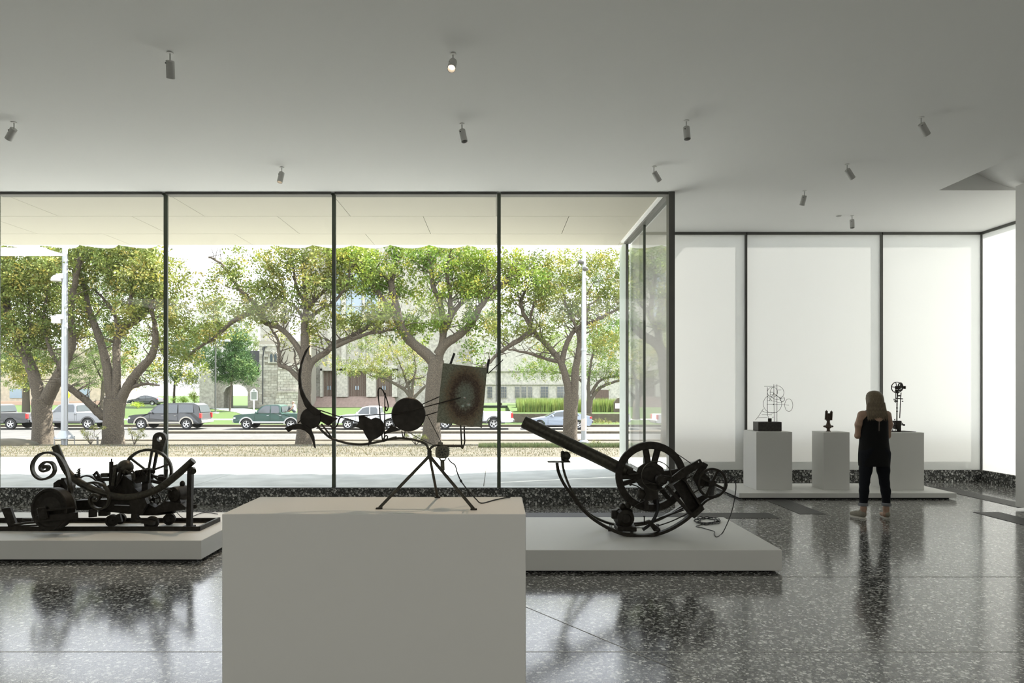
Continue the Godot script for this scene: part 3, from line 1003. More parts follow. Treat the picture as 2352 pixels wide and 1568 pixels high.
func sculpture_tripod() -> void:
	var z := [640.0, 780.0, 0.25515]
	var d := 3.76
	var y0 := 1.0
	var t := thing("tripod_machine_sculpture", "thin iron sculpture on tripod legs with disc, heart plate, hook and rusty hanging sheet", "sculpture", Vector3(-0.36, y0, -3.75))
	var apex := pt(z, d, 1358, 1045)
	for f in [[905, 1516, 0.009], [1430, 1414, 0.008], [1756, 1524, 0.009]]:
		var u: float = z[0] + f[0] * z[2]
		var v: float = z[1] + f[1] * z[2]
		var dd: float = (EYE - y0 - 0.004) * FOC / (v - HY)
		dd = clampf(dd, 3.5, 3.985)
		var foot := Vector3((u - CX) / FOC * dd, y0 + 0.004, -dd)
		part(t, "leg", S().tube([apex, foot], f[2], 12), M.iron_bare)
		part(t, "foot", S().cbox(foot + Vector3(0, 0.0, 0.0), Vector3(0.034, 0.008, 0.024), 0.002), M.iron)
	part(t, "collar", cyl(S(), apex - Vector3(0, 0.012, 0), apex + Vector3(0, 0.03, 0), 0.012), M.iron_bare)
	var w := func(a: Array, r: float, called: String, dep = null, per := 5, mm = null) -> void:
		part(t, called, S().tube(smooth_path(pts(z, dep if dep != null else d, a), per), r, 8), mm if mm != null else M.iron_bare)
	w.call([1352, 1045, 1348, 985, 1318, 935, 1240, 905, 1130, 888, 1010, 893, 880, 922, 760, 941, 650, 936, 560, 916, 475, 887, 415, 842, 345, 772, 272, 700], 0.0066, "main_arm")
	w.call([478, 880, 430, 815, 385, 758], 0.0048, "brace_rod")
	w.call([1062, 876, 1000, 893, 940, 912], 0.0060, "brace_rod")
	w.call([1360, 1045, 1358, 1000, 1372, 972, 1415, 950, 1520, 955, 1645, 956], 0.0066, "rear_arm")
	w.call([1638, 770, 1643, 860, 1650, 972, 1662, 960, 1674, 920, 1672, 850, 1670, 775], 0.0042, "hanger_rod")
	part(t, "hanger_joint", S().ball(pt(z, d, 1648, 958), Vector3.ONE * 0.009, 10, 8), M.iron_bare)
	# motor housing
	var mc := pt(z, d, 1475, 1008)
	var prof := []
	for k in 24:
		var a := TAU * k / 24
		var q := Vector2(cos(a), sin(a))
		var f := 1.0 / pow(pow(absf(q.x), 3.4) + pow(absf(q.y), 3.4), 1.0 / 3.4)
		prof.append(Vector2(mc.x, mc.y) + q * f * Vector2(0.037, 0.034))
	var hm := grain(mat(Color(0.16, 0.15, 0.11), 0.5, 0.3), 0.6, 1.0, 0.03, 6.0, 9)
	var ho := part(t, "motor_housing", S().prism(prof, 0.06, Transform3D(Basis.IDENTITY, Vector3(0, 0, -d))), hm)
	for k in 8:
		var a := TAU * k / 8 + 0.2
		part(ho, "vent_slot", S().cbox(mc + Vector3(cos(a) * 0.019, sin(a) * 0.018, 0.0305), Vector3(0.006, 0.011, 0.003), 0.001, Basis(Vector3.BACK, a + PI / 2)), M.rubber)
	part(ho, "vent_hub", disc(S(), mc + Vector3(0, 0, 0.031), Vector3.BACK, 0.006, 0.004, 12), M.rubber)
	part(t, "motor_top", S().cbox(pt(z, d, 1455, 935), Vector3(0.026, 0.02, 0.03), 0.003, Basis(Vector3.BACK, -0.3)), hm)
	part(t, "motor_yoke", S().band(pts(z, d, [1447, 1062, 1460, 1085, 1495, 1085, 1508, 1062]), 0.006, 0.02), hm)
	part(t, "motor_nose", cyl(S(), pt(z, d, 1474, 1085), pt(z, d, 1476, 1178), 0.0115), hm)
	# sheet
	var rust := rust_sheet()
	var sh := S()
	sh.use_uv = true
	var c4 := pts(z, d - 0.01, [1480, 210, 1878, 255, 1830, 787, 1422, 744])
	var n := 14
	var g := func(a: int, b: int, off: float) -> Vector3:
		var u := float(a) / n
		var v := float(b) / n
		var p: Vector3 = c4[0].lerp(c4[1], u).lerp(c4[3].lerp(c4[2], u), v)
		p.z += 0.006 * sin(u * 7.0 + v * 3.0) + 0.012 * u + off
		if b == n: p.y += 0.003 * sin(u * 23.0) + 0.002 * sin(u * 61.0)
		return p
	for a in n:
		for b in n:
			for side in 2:
				var off := 0.0011 if side == 0 else -0.0011
				var q: Array = [g.call(a, b + 1, off), g.call(a + 1, b + 1, off), g.call(a + 1, b, off), g.call(a, b, off)]
				var uv := [Vector2(a, b + 1), Vector2(a + 1, b + 1), Vector2(a + 1, b), Vector2(a, b)]
				var k0 := sh.v.size()
				var nn: Vector3 = ((q[2] - q[0]).cross(q[3] - q[1])).normalized() * (1 if side == 0 else -1)
				for j in 4: sh.vert(q[j], nn, uv[j] / float(n))
				if side == 0:
					sh.tri_i(k0, k0 + 1, k0 + 2)
					sh.tri_i(k0, k0 + 2, k0 + 3)
				else:
					sh.tri_i(k0, k0 + 2, k0 + 1)
					sh.tri_i(k0, k0 + 3, k0 + 2)
	part(t, "rusty_sheet", sh, rust, "rust-mottled tin sheet with pale centre")
	part(t, "clip", bar(S(), pt(z, d, 1583, 120), pt(z, d, 1537, 245), 0.012, 0.012), M.rubber)
	part(t, "clip", bar(S(), pt(z, d, 1893, 175), pt(z, d, 1872, 303), 0.013, 0.012), M.rubber)
	# rods
	w.call([2020, 180, 1885, 306], 0.0026, "rod", 3.78, 1, M.iron)
	w.call([1450, 511, 1290, 582], 0.0028, "rod", 3.79, 1, M.iron)
	w.call([1640, 520, 1320, 604], 0.0031, "rod", [3.72, 3.73], 1, M.iron)
	w.call([1320, 604, 1180, 640, 1010, 664, 720, 684, 560, 690], 0.0026, "rod", 3.73, 4, M.iron)
	w.call([1440, 646, 1318, 683], 0.0029, "rod", 3.79, 1, M.iron)
	w.call([1335, 672, 1400, 800, 1466, 925], 0.0019, "rod", 3.77, 1, M.iron)
	w.call([1165, 830, 1270, 890, 1390, 946], 0.0019, "rod", 3.77, 1, M.iron)
	w.call([365, 632, 540, 690, 735, 748], 0.0030, "rod", 3.77, 1, M.iron)
	w.call([340, 796, 560, 802, 760, 808], 0.0026, "rod", 3.77, 1, M.iron)
	w.call([945, 733, 1020, 702], 0.0024, "rod", 3.77, 1, M.iron)
	w.call([950, 788, 1032, 766], 0.0024, "rod", 3.77, 1, M.iron)
	# pan disc with tail
	var pc := pt(z, 3.76, 1168, 672)
	var ps := S()
	ps.lathe([[0, 0.002], [0.088, 0.002], [0.0925, -0.008], [0.094, -0.008], [0.094, -0.005], [0.089, 0.005], [0, 0.005]], 56, facing(Vector3(0.05, 0.02, 1), pc))
	part(t, "pan_disc", ps, M.iron)
	part(t, "pan_tail", S().prism(flat2(z, 3.76, [1010, 768, 1060, 790, 1100, 815, 1030, 828, 950, 852, 945, 838, 985, 805]), 0.008, Transform3D(Basis.IDENTITY, Vector3(0, 0, -3.765))), M.iron)
	part(t, "pan_glint", S().cbox(pt(z, 3.745, 1080, 668), Vector3(0.055, 0.004, 0.003), 0.001, Basis(Vector3.BACK, -0.1)), M.iron_bare)
	for q in [[1108, 815, 1120, 884], [1142, 800, 1126, 884]]:
		w.call(q, 0.003, "pan_strut", null, 1)
	# heart-shaped plate
	part(t, "heart_plate", S().prism(flat2(z, 3.755, [720, 685, 762, 680, 798, 698, 832, 716, 872, 699, 918, 713, 947, 752, 955, 808, 938, 850, 885, 888, 850, 902, 825, 930, 806, 962, 811, 905, 778, 852, 762, 815, 728, 795, 690, 786, 713, 760, 726, 728]), 0.009, Transform3D(Basis.IDENTITY, Vector3(0, 0, -3.755))), M.iron)
	w.call([936, 912, 922, 800, 908, 620, 896, 490, 905, 436, 930, 446, 955, 490, 978, 555, 986, 605, 972, 640, 958, 622], 0.0034, "wire_loop", 3.74, 5, M.iron)
	w.call([957, 482, 955, 700, 953, 890, 982, 878, 965, 862, 930, 912], 0.0031, "wire_loop", 3.74, 3, M.iron)
	for q in [[957, 488], [962, 610]]:
		part(t, "wire_knot", S().ball(pt(z, 3.74, q[0], q[1]), Vector3(0.006, 0.007, 0.006), 10, 8), M.iron)
	# head: disc with horn, tail fin and claw
	part(t, "head_disc", S().lathe([[0, -0.004], [0.055, -0.004], [0.0585, 0], [0.055, 0.006], [0, 0.012]], 40, facing(Vector3(0, 0.1, 1), pt(z, 3.75, 288, 706))), M.iron)
	part(t, "horn", S().prism(flat2(z, 3.745, [288, 45, 240, 100, 203, 195, 180, 300, 180, 400, 200, 500, 240, 600, 280, 640, 330, 680, 375, 670, 380, 645, 350, 625, 300, 590, 245, 512, 208, 425, 199, 330, 209, 232, 236, 150, 268, 85]), 0.012, Transform3D(Basis.IDENTITY, Vector3(0, 0, -3.745))), M.iron)
	part(t, "tail_fin", S().prism(flat2(z, 3.75, [350, 640, 420, 672, 480, 692, 530, 708, 492, 740, 448, 776, 392, 742, 330, 712, 320, 670]), 0.012, Transform3D(Basis.IDENTITY, Vector3(0, 0, -3.755))), M.iron)
	part(t, "claw", S().prism(flat2(z, 3.74, [60, 793, 105, 770, 175, 754, 245, 766, 295, 802, 322, 872, 336, 976, 322, 965, 308, 908, 280, 852, 242, 818, 190, 802, 130, 806, 92, 830]), 0.012, Transform3D(Basis.IDENTITY, Vector3(0, 0, -3.735))), M.iron)
	w.call([175, 748, 200, 725, 240, 700], 0.0036, "claw_pin", 3.745, 1, M.iron)
	w.call([465, 768, 480, 790, 506, 790, 530, 762, 546, 712, 570, 690], 0.0036, "wire_hook", 3.74, 5, M.iron)
	# flex to the plinth
	var cd := pts(z, d, [1525, 1066, 1550, 1100, 1588, 1130, 1608, 1195, 1640, 1268, 1700, 1350])
	cd.append_array(pts(z, 3.8, [1775, 1432]))
	for q in [[1106.5, 1155.0], [1137, 1147.5], [1168, 1141.8]]:
		var dd: float = (EYE - y0 - 0.004) * FOC / (q[1] - HY)
		cd.append(Vector3((q[0] - CX) / FOC * dd, y0 + 0.004, -dd))
	cd.append(at(1172, 1146, 4.03))
	part(t, "cord", S().tube(smooth_path(cd), 0.0036, 6), M.rubber)
	part(t, "cord_switch", S().cbox(pt(z, d, 1641, 1270), Vector3(0.012, 0.018, 0.012), 0.003, Basis(Vector3.BACK, 0.5)), M.rubber)


# rust stains on the tin sheet: a ring of scale round a scoured middle with two flaked spots
func rust_sheet() -> StandardMaterial3D:
	var nz := FastNoiseLite.new()
	nz.frequency = 0.045
	nz.fractal_octaves = 4
	nz.seed = 11
	var n2 := FastNoiseLite.new()
	n2.frequency = 0.16
	n2.seed = 12
	var w := 192
	var h := 256
	var im := Image.create(w, h, false, Image.FORMAT_RGB8)
	for y in h:
		for x in w:
			var p := Vector2((x - 108.0) / 62.0, (y - 130.0) / 92.0)
			var an := p.angle()
			var r := p.length() + 0.16 * nz.get_noise_2d(x, y) + 0.1 * n2.get_noise_2d(an * 90.0, r_floor(p.length() * 20.0))
			var ringw := exp(-pow((r - 0.85) / 0.32, 2.0))
			var k := clampf(n2.get_noise_2d(x * 2.2, y * 2.2) * 0.9 + nz.get_noise_2d(x * 2.0, y * 2.0) * 0.6 + 0.5, 0, 1)
			var c := Color(0.08, 0.085, 0.06).lerp(Color(0.24, 0.25, 0.18), k)
			c = c.lerp(Color(0.2, 0.115, 0.05), clampf(1.3 - absf(r - 1.12) * 2.6, 0, 0.85) * k)
			c = c.lerp(Color(0.035, 0.016, 0.01), clampf(ringw * (1.25 - 0.75 * k), 0, 1))
			if r < 0.62: c = c.lerp(Color(0.15, 0.18, 0.155), clampf((0.62 - r) * 1.6 * (0.2 + k), 0, 0.8))
			for sp in [[106.0, 136.0, 7.0, Color(0.55, 0.58, 0.52)], [109.0, 139.0, 4.0, Color(0.5, 0.3, 0.25)], [127.0, 164.0, 12.0, Color(0.4, 0.46, 0.42)], [125.0, 161.0, 4.0, Color(0.45, 0.26, 0.22)], [103.0, 173.0, 9.0, Color(0.4, 0.5, 0.45)]]:
				var q := Vector2((x - sp[0]) / sp[2], (y - sp[1]) / (sp[2] * 0.7)).length() + 0.7 * n2.get_noise_2d(x * 2.0, y * 2.0)
				if q < 0.8: c = c.lerp(sp[3], clampf((0.8 - q) * 2.0, 0, 1))
			im.set_pixel(x, y, (c * 1.0).linear_to_srgb())
	var m := mat(Color(1, 1, 1), 0.7)
	m.albedo_texture = ImageTexture.create_from_image(im)
	return m


func r_floor(x: float) -> float:
	return floor(x)


func sculpture_cannon() -> void:
	var z := [1180.0, 940.0, 0.22959]
	var y0 := 0.208
	var t := thing("cannon_machine_sculpture", "black iron rocking sculpture with cannon-like tube and big flywheel on curved runners", "sculpture", Vector3(1.5, y0, -6.85))
	# runners
	var fr := smooth_path(pts(z, 6.62, [432, 530, 448, 625, 498, 738, 588, 868, 680, 990, 800, 1098, 950, 1188, 1100, 1246, 1250, 1264, 1400, 1252, 1550, 1203, 1700, 1115, 1830, 1005, 1885, 965]), 5)
	part(t, "runner", S().band(fr, 0.028, 0.055), M.iron)
	var br := smooth_path(pts(z, [6.95, 7.12], [484, 420, 490, 560, 528, 700, 600, 850, 680, 968, 760, 1045, 880, 1110, 1010, 1148, 1200, 1158, 1400, 1118, 1550, 1048, 1680, 965]), 5)
	part(t, "runner", S().band(br, 0.022, 0.05), M.iron_bare)
	var mr := smooth_path(pts(z, 6.9, [1200, 1140, 1300, 1130, 1400, 1110, 1560, 1050, 1740, 960]), 5)
	part(t, "stretcher_bar", S().band(mr, 0.016, 0.03), M.iron)
	part(t, "stay_rod", S().tube(smooth_path(pts(z, 6.8, [1440, 1165, 1560, 1125, 1650, 1085, 1740, 1040])), 0.006, 6), M.iron)
	part(t, "stay_rod", S().tube(pts(z, 6.8, [1450, 1090, 1700, 1005]), 0.008, 6), M.iron)
	for q in [[960, 1165, 1.0], [1180, 1195, 1.0], [1430, 1165, 0.9]]:
		part(t, "cross_tie", bar(S(), pt(z, 6.6, q[0], q[1] + 45), pt(z, 7.1, q[0] + 10, q[1] - 12), 0.03, 0.02, Vector3.UP), M.iron)
	# ball and plate at the runners' top
	part(t, "top_ball", S().ball(pt(z, 6.9, 522, 466), Vector3.ONE * 0.048, 20, 14), M.iron_bare)
	part(t, "top_cup", ring(S(), pt(z, 6.85, 492, 462), Vector3(1, 0.1, 0.4), 0.05, 0.03, 0.02, 24), M.iron_bare)
	part(t, "top_plate", S().cbox(pt(z, 6.85, 450, 521), Vector3(0.225, 0.012, 0.1), 0.002), M.iron_bare)
	part(t, "top_flange", S().lathe([[0.045, 0], [0.03, 0.015], [0.02, 0.03]], 20, facing(Vector3.UP, pt(z, 6.88, 520, 518))), M.iron_bare)
	# barrel
	var b0 := pt(z, 6.9, 97, 123)
	var b1 := pt(z, 6.95, 1165, 640)
	var ax := (b1 - b0).normalized()
	var l := (b1 - b0).length()
	var bs := S()
	bs.lathe([[0.056, 0.5], [0.056, 0.004], [0.059, 0], [0.062, 0], [0.0635, 0.004], [0.0635, l], [0, l]], 36, facing(ax, b0))
	part(t, "barrel", bs, M.iron_bare)
	part(t, "barrel_clamp", S().cbox(pt(z, 6.92, 1180, 635), Vector3(0.13, 0.06, 0.1), 0.01, Basis(Vector3.BACK, -0.4)), M.iron)
	part(t, "barrel_bolt", cyl(S(), pt(z, 6.8, 1150, 655), pt(z, 6.8, 1245, 645), 0.01), M.iron)
	# flywheel
	var wc := pt(z, 6.85, 1368, 669)
	var wa := Vector3(-0.14, 0.0, 1)
	var fw := spoked_wheel(t, "flywheel", wc, wa, 0.348, 0.277, 0.085, 0.1, 0, 0.05, 0.0, M.iron, true)
	var tf := facing(wa, wc)
	for an in [1.32, 1.75, 0.18, 3.18, 3.42, 4.4, 4.9, 5.4]:
		var dd := tf.basis * Vector3(cos(an), 0, -sin(an))
		part(fw, "spoke", bar(S(), wc + dd * 0.08, wc + dd * 0.285, 0.062 if an < 2 else 0.045, 0.045, wa, 0.006), M.iron)
	part(fw, "hub_plate", disc(S(), wc, wa, 0.15, 0.05, 10), M.iron)
	part(t, "fly_belt", S().band(pts(z, 6.82, [1600, 425, 1680, 475, 1785, 548]), 0.006, 0.03), M.iron)
	part(t, "hoop", ring(S(), pt(z, 6.55, 1428, 664), Vector3(-0.1, 0, 1), 0.143, 0.135, 0.02, 48), M.iron_bare)
	part(t, "hub_nut", S().lathe([[0.03, 0], [0.05, 0.0], [0.05, 0.05], [0.04, 0.06], [0.035, 0.1], [0.02, 0.105], [0, 0.105]], 20, facing(Vector3(0.15, 0, 1), pt(z, 6.66, 1462, 702))), M.iron)
	part(t, "axle", cyl(S(), pt(z, 6.55, 1470, 700), pt(z, 7.12, 1400, 665), 0.035), M.iron)
	part(t, "axle_arm", S().cbox(pt(z, 6.6, 1540, 690), Vector3(0.12, 0.05, 0.04), 0.008, Basis(Vector3.BACK, -0.15)), M.iron)
	# inner carriage
	part(t, "carriage", S().prism(flat2(z, 6.75, [1215, 720, 1290, 690, 1420, 740, 1440, 880, 1340, 910, 1300, 905, 1290, 780]), 0.09, Transform3D(Basis.IDENTITY, Vector3(0, 0, -6.75))), M.iron)
	part(t, "carriage_knob", S().ball(pt(z, 6.7, 1275, 848), Vector3(0.045, 0.05, 0.05), 18, 12), M.iron)
	part(t, "carriage_rod", bar(S(), pt(z, 6.65, 1300, 735), pt(z, 6.65, 1460, 750), 0.014, 0.02), M.iron)
	part(t, "carriage_rod", S().tube(pts(z, 6.65, [1165, 745, 1230, 765, 1270, 790]), 0.006, 6), M.iron)
	part(t, "carriage_leg", bar(S(), pt(z, 6.75, 1310, 780), pt(z, 6.75, 1330, 1000), 0.04, 0.04), M.iron)
	part(t, "carriage_pin", S().ball(pt(z, 6.65, 1168, 750), Vector3.ONE * 0.014, 10, 8), M.iron)
	# bracket arm and post
	var arm := flat2(z, 6.68, [1540, 700, 1560, 660, 1840, 505, 1862, 494, 1898, 552, 1680, 690, 1620, 760, 1560, 740])
	var hp := pt(z, 6.68, 1848, 524)
	part(t, "bracket_arm", S().plate_hole(arm, Vector2(hp.x, hp.y), 0.008, 0.03, Transform3D(Basis.IDENTITY, Vector3(0, 0, -6.68))), M.iron)
	part(t, "post", bar(S(), pt(z, 6.72, 1640, 720), pt(z, 6.72, 1815, 1000), 0.115, 0.03), M.iron)
	part(t, "post_flange", bar(S(), pt(z, 6.66, 1530, 770), pt(z, 6.66, 1765, 1040), 0.03, 0.09), M.iron)
	part(t, "post_flange", bar(S(), pt(z, 6.66, 1700, 700), pt(z, 6.66, 1870, 975), 0.02, 0.09), M.iron)
	part(t, "post_foot", S().prism(flat2(z, 6.68, [1735, 1035, 1860, 960, 1893, 985, 1790, 1080, 1765, 1062]), 0.12, Transform3D(Basis.IDENTITY, Vector3(0, 0, -6.68))), M.iron)
	# small spoked wheel
	spoked_wheel(t, "small_wheel", pt(z, 6.6, 1984, 736), Vector3(0.1, 0, 1), 0.147, 0.125, 0.03, 0.032, 4, 0.024, -0.45, M.iron)
	part(t, "wheel_bracket", S().prism(flat2(z, 6.7, [1785, 680, 1830, 600, 1880, 545, 1925, 555, 1910, 640, 1990, 730, 1960, 770, 1830, 768]), 0.03, Transform3D(Basis.IDENTITY, Vector3(0, 0, -6.7))), M.iron)
	part(t, "bracket_plate", S().cbox(pt(z, 6.7, 1905, 560), Vector3(0.055, 0.05, 0.04), 0.004, Basis(Vector3.BACK, -0.5)), M.iron)
	part(t, "drive_motor", S().cbox(pt(z, 6.85, 1865, 895), Vector3(0.13, 0.075, 0.14), 0.015, Basis(Vector3.BACK, 0.45)), M.iron)
	part(t, "drive_boss", cyl(S(), pt(z, 6.85, 1975, 850), pt(z, 6.6, 1985, 740), 0.03), M.iron)
	part(t, "drive_belt", S().band(smooth_path(pts(z, 6.62, [2128, 745, 2110, 800, 2060, 845, 1990, 880, 1920, 915, 1850, 985])), 0.02, 0.03), M.iron)
	part(t, "push_rod", S().tube(pts(z, 6.75, [1670, 715, 1860, 635]), 0.007, 8), M.iron)
	part(t, "push_rod", S().tube(pts(z, 6.75, [1735, 872, 1905, 770]), 0.007, 8), M.iron)
	# second motor low on the runners
	part(t, "motor", S().lathe([[0, -0.12], [0.07, -0.12], [0.09, -0.1], [0.098, 0.0], [0.085, 0.05], [0.05, 0.07], [0.045, 0.055], [0, 0.06]], 28, facing(Vector3(0.1, 0.05, 1), pt(z, 6.8, 1108, 1085))), M.iron)
	for q in [[1085, 968, 0.032], [1138, 962, 0.036]]:
		part(t, "motor_cap", S().ball(pt(z, 6.8, q[0], q[1]), Vector3(q[2], q[2], 0.04), 16, 10), M.iron)
	part(t, "motor_box", S().cbox(pt(z, 6.8, 1002, 1046), Vector3(0.05, 0.085, 0.06), 0.004), M.iron)
	part(t, "motor_case", S().cbox(pt(z, 6.85, 1100, 1060), Vector3(0.165, 0.15, 0.12), 0.02), M.iron)
	part(t, "motor_mount", S().cbox(pt(z, 6.8, 1115, 1180), Vector3(0.19, 0.045, 0.2), 0.005), M.iron)
	part(t, "hose", S().tube(smooth_path(pts(z, 6.75, [1425, 870, 1442, 960, 1425, 1050, 1370, 1140, 1290, 1205])), 0.016, 10), M.rubber)
	part(t, "tie_clamp", S().prism(flat2(z, 6.7, [1310, 1120, 1360, 1105, 1460, 1190, 1465, 1215, 1400, 1215, 1360, 1160]), 0.04, Transform3D(Basis.IDENTITY, Vector3(0, 0, -6.7))), M.iron)
	part(t, "bolt", S().tube(pts(z, 6.75, [1305, 1145, 1306, 1072]), 0.006, 6), M.iron)
	part(t, "bolt", S().cbox(pt(z, 6.75, 1306, 1072), Vector3(0.02, 0.012, 0.012), 0.002), M.iron)
	part(t, "bolt", S().tube(pts(z, 6.75, [680, 960, 712, 905]), 0.005, 6), M.iron)
	part(t, "thin_rod", S().tube(pts(z, 6.75, [1165, 1000, 1240, 950, 1330, 905]), 0.005, 6), M.iron)
	# flex with a loose coil on the platform
	var on := func(u: float, v: float) -> Vector3:
		var dd := (EYE - y0 - 0.006) * FOC / (v - HY)
		return Vector3((u - CX) / FOC * dd, y0 + 0.006, -dd)
	var cd := pts(z, 6.6, [2128, 745, 2160, 705, 2192, 682, 2214, 705, 2222, 800, 2192, 980, 2145, 1120])
	for q in [[2085, 1240], [2030, 1274], [2006, 1248], [2008, 1222], [1960, 1205], [1880, 1182], [1830, 1165]]:
		cd.append(on.call(z[0] + q[0] * z[2], z[1] + q[1] * z[2]))
	for k in 40:
		var a := k * 0.62
		var r := 0.75 + 0.25 * sin(k * 1.7)
		var q: Vector3 = on.call(z[0] + (1935 + 140 * r * cos(a)) * z[2], z[1] + (1118 + 40 * r * sin(a)) * z[2])
		q.y += 0.002 * (k % 7)
		cd.append(q)
	part(t, "cord", S().tube(smooth_path(cd, 4), 0.0045, 6), M.rubber)
	part(t, "cord_grip", S().tube(pts(z, 6.6, [2135, 740, 2185, 685]), [0.006, 0.012], 8), M.rubber)


func small_sculptures() -> void:
	# wire construction on a wooden block
	var z := [1720.0, 870.0, 0.08293]
	var dp := 10.7
	var y0 := 0.986
	rest_y = y0 + 0.0005
	var wood := grain(mat(Color(0.055, 0.05, 0.042), 0.5), 0.6, 1.0, 0.02, 4.0, 21)
	var t := thing("wire_sculpture", "fine black wire wheels and masts standing on a dark wooden block", "sculpture", Vector3(4.24, y0, -10.7))
	part(t, "wooden_block", S().cbox(Vector3(4.25, y0 + 0.072, -10.71), Vector3(0.365, 0.143, 0.22), 0.003), wood)
	var wr := 0.0028
	var top := y0 + 0.143
	for m in [[690, 150, 705, 1175], [780, 150, 780, 1180], [515, 230, 515, 1000]]:
		part(t, "mast", S().tube(pts(z, dp, m), wr * 1.2, 6), M.iron)
	for c in [[655, 365, 140, 0.0], [780, 380, 190, 0.0], [655, 690, 255, 0.05], [1105, 725, 60, 0.0], [930, 560, 65, 0.0]]:
		var o := []
		var cc := pt(z, dp + c[3], c[0], c[1])
		var r: float = c[2] * z[2] / FOC * dp
		for k in 33:
			var a := TAU * k / 32
			if c[0] == 1105: o.append(cc + Vector3(cos(a) * r, sin(a) * r * 2.9, cos(a) * r * 2.0))
			else: o.append(cc + Vector3(cos(a) * r, sin(a) * r, 0))
		part(t, "wire_wheel", S().tube(o, wr, 6), M.iron)
	for a in [[425, 205, 660, 205], [690, 400, 900, 550, 965, 545], [690, 400, 560, 610], [780, 310, 900, 305], [680, 700, 925, 712, 1110, 726], [500, 700, 680, 705], [405, 820, 240, 1070, 180, 1140], [240, 1072, 520, 1065], [360, 990, 640, 995], [370, 890, 500, 935, 780, 930], [560, 530, 640, 600], [580, 365, 690, 370], [520, 600, 780, 620], [690, 1055, 640, 1060], [515, 1000, 550, 1080], [780, 640, 900, 660, 960, 600], [600, 480, 560, 520, 520, 480]]:
		part(t, "wire_rod", S().tube(pts(z, dp, a), wr, 6), M.iron)
	for q in [[690, 400, 0.008], [680, 702, 0.008], [900, 550, 0.006], [780, 700, 0.005]]:
		part(t, "wire_hub", S().ball(pt(z, dp, q[0], q[1]), Vector3.ONE * q[2], 10, 8), M.iron)
	var mp := pt(z, dp, 580, 1105)
	part(t, "wire_motor", cyl(S(), Vector3(mp.x, top, -dp), Vector3(mp.x, top + 0.055, -dp), 0.028), M.iron)
	# ribbed bronze
	var y1 := 0.982
	rest_y = y1 + 0.0005
	var x := 5.165
	var zz := -10.62
	var bz := grain(mat(Color(0.11, 0.085, 0.06), 0.55, 0.3), 0.55, 1.0, 0.03, 8.0, 23, false, Color(1.0, 0.85, 0.7))
	var b := thing("ribbed_bronze", "small brown bronze with two ribbed columns on a turned foot", "sculpture", Vector3(x, y1, zz))
	var hh := 0.3
	part(b, "foot", S().lathe([[0, 0], [0.034, 0], [0.035, 0.008], [0.024, 0.014], [0.023, 0.045], [0.04, 0.058], [0.05, 0.07], [0.052, 0.085], [0.042, 0.092], [0.03, 0.115], [0.024, 0.14], [0.022, 0.18], [0, 0.18]], 28, Transform3D(Basis.IDENTITY, Vector3(x, y1, zz))), bz)
	for sx in [-1, 1]:
		part(b, "side_lug", S().ball(Vector3(x + sx * 0.055, y1 + 0.08, zz), Vector3(0.024, 0.016, 0.018), 14, 8), bz)
		var pr := [[0, 0.0]]
		for k in 10:
			pr.append([0.021, 0.002 + k * 0.0135])
			pr.append([0.021, 0.009 + k * 0.0135])
			pr.append([0.016, 0.011 + k * 0.0135])
		pr.append([0.017, 0.139])
		pr.append([0.005, 0.142])
		pr.append([0.003, 0.155])
		pr.append([0, 0.156])
		part(b, "ribbed_column", S().lathe(pr, 20, Transform3D(Basis(Vector3.BACK, -0.06), Vector3(x + 0.002 + sx * 0.038, y1 + 0.178 - sx * 0.004, zz))), bz)
	part(b, "web", S().cbox(Vector3(x, y1 + 0.225, zz), Vector3(0.06, 0.12, 0.02), 0.004, Basis(Vector3.BACK, -0.06)), bz)
	part(b, "boss", S().cbox(Vector3(x + 0.004, y1 + 0.21, zz + 0.014), Vector3(0.018, 0.05, 0.012), 0.003), mat(Color(0.05, 0.035, 0.02), 0.6))
	# slender machine
	var c := [2020.0, 865.0, 0.08613]
	var dq := 10.66
	var y2 := 0.978
	rest_y = y2 + 0.0005
	var g := thing("slender_machine_sculpture", "slender black clockwork column with a gear wheel on top and a flared foot", "sculpture", Vector3(6.25, y2, -dq))
	part(g, "base_plate", S().cbox(Vector3((2064.0 - CX) / FOC * dq, y2 + 0.004, -dq), Vector3(0.36, 0.008, 0.3), 0.002), M.iron)
	var bx := (2060.5 - CX) / FOC * dq
	part(g, "foot_cone", S().prism(flat2(c, dq, [480, 1392, 430, 1300, 400, 1210, 520, 1190, 560, 1215, 540, 1320, 545, 1478, 500, 1478]), 0.07, Transform3D(Basis.IDENTITY, Vector3(0, 0, -dq))), M.iron)
	part(g, "foot_box", S().cbox(pt(c, dq, 450, 1330), Vector3(0.06, 0.075, 0.06), 0.005), M.iron)
	part(g, "foot_box", S().cbox(pt(c, dq, 545, 1350), Vector3(0.02, 0.07, 0.04), 0.004), M.iron)
	part(g, "foot_tray", S().cbox(pt(c, dq, 470, 1190), Vector3(0.11, 0.022, 0.07), 0.006), M.iron)
	for a in [[350, 1300, 325, 1245, 265, 1245, 250, 1205], [345, 1240, 375, 1300, 420, 1300], [370, 1310, 345, 1478], [560, 1300, 610, 1260, 580, 1220, 540, 1260], [600, 1230, 640, 1275, 680, 1285], [415, 1160, 400, 1135, 420, 1128], [420, 1400, 420, 1478]]:
		part(g, "foot_scroll", S().tube(smooth_path(pts(c, dq, a), 4), 0.0055, 6), M.iron)
	part(g, "counterweight", S().cbox(pt(c, dq, 648, 1285), Vector3(0.03, 0.024, 0.03), 0.003), M.iron)
	part(g, "column", S().tube(pts(c, dq, [465, 1200, 468, 900, 470, 640, 480, 440]), [0.009, 0.008, 0.008, 0.01], 10), M.iron)
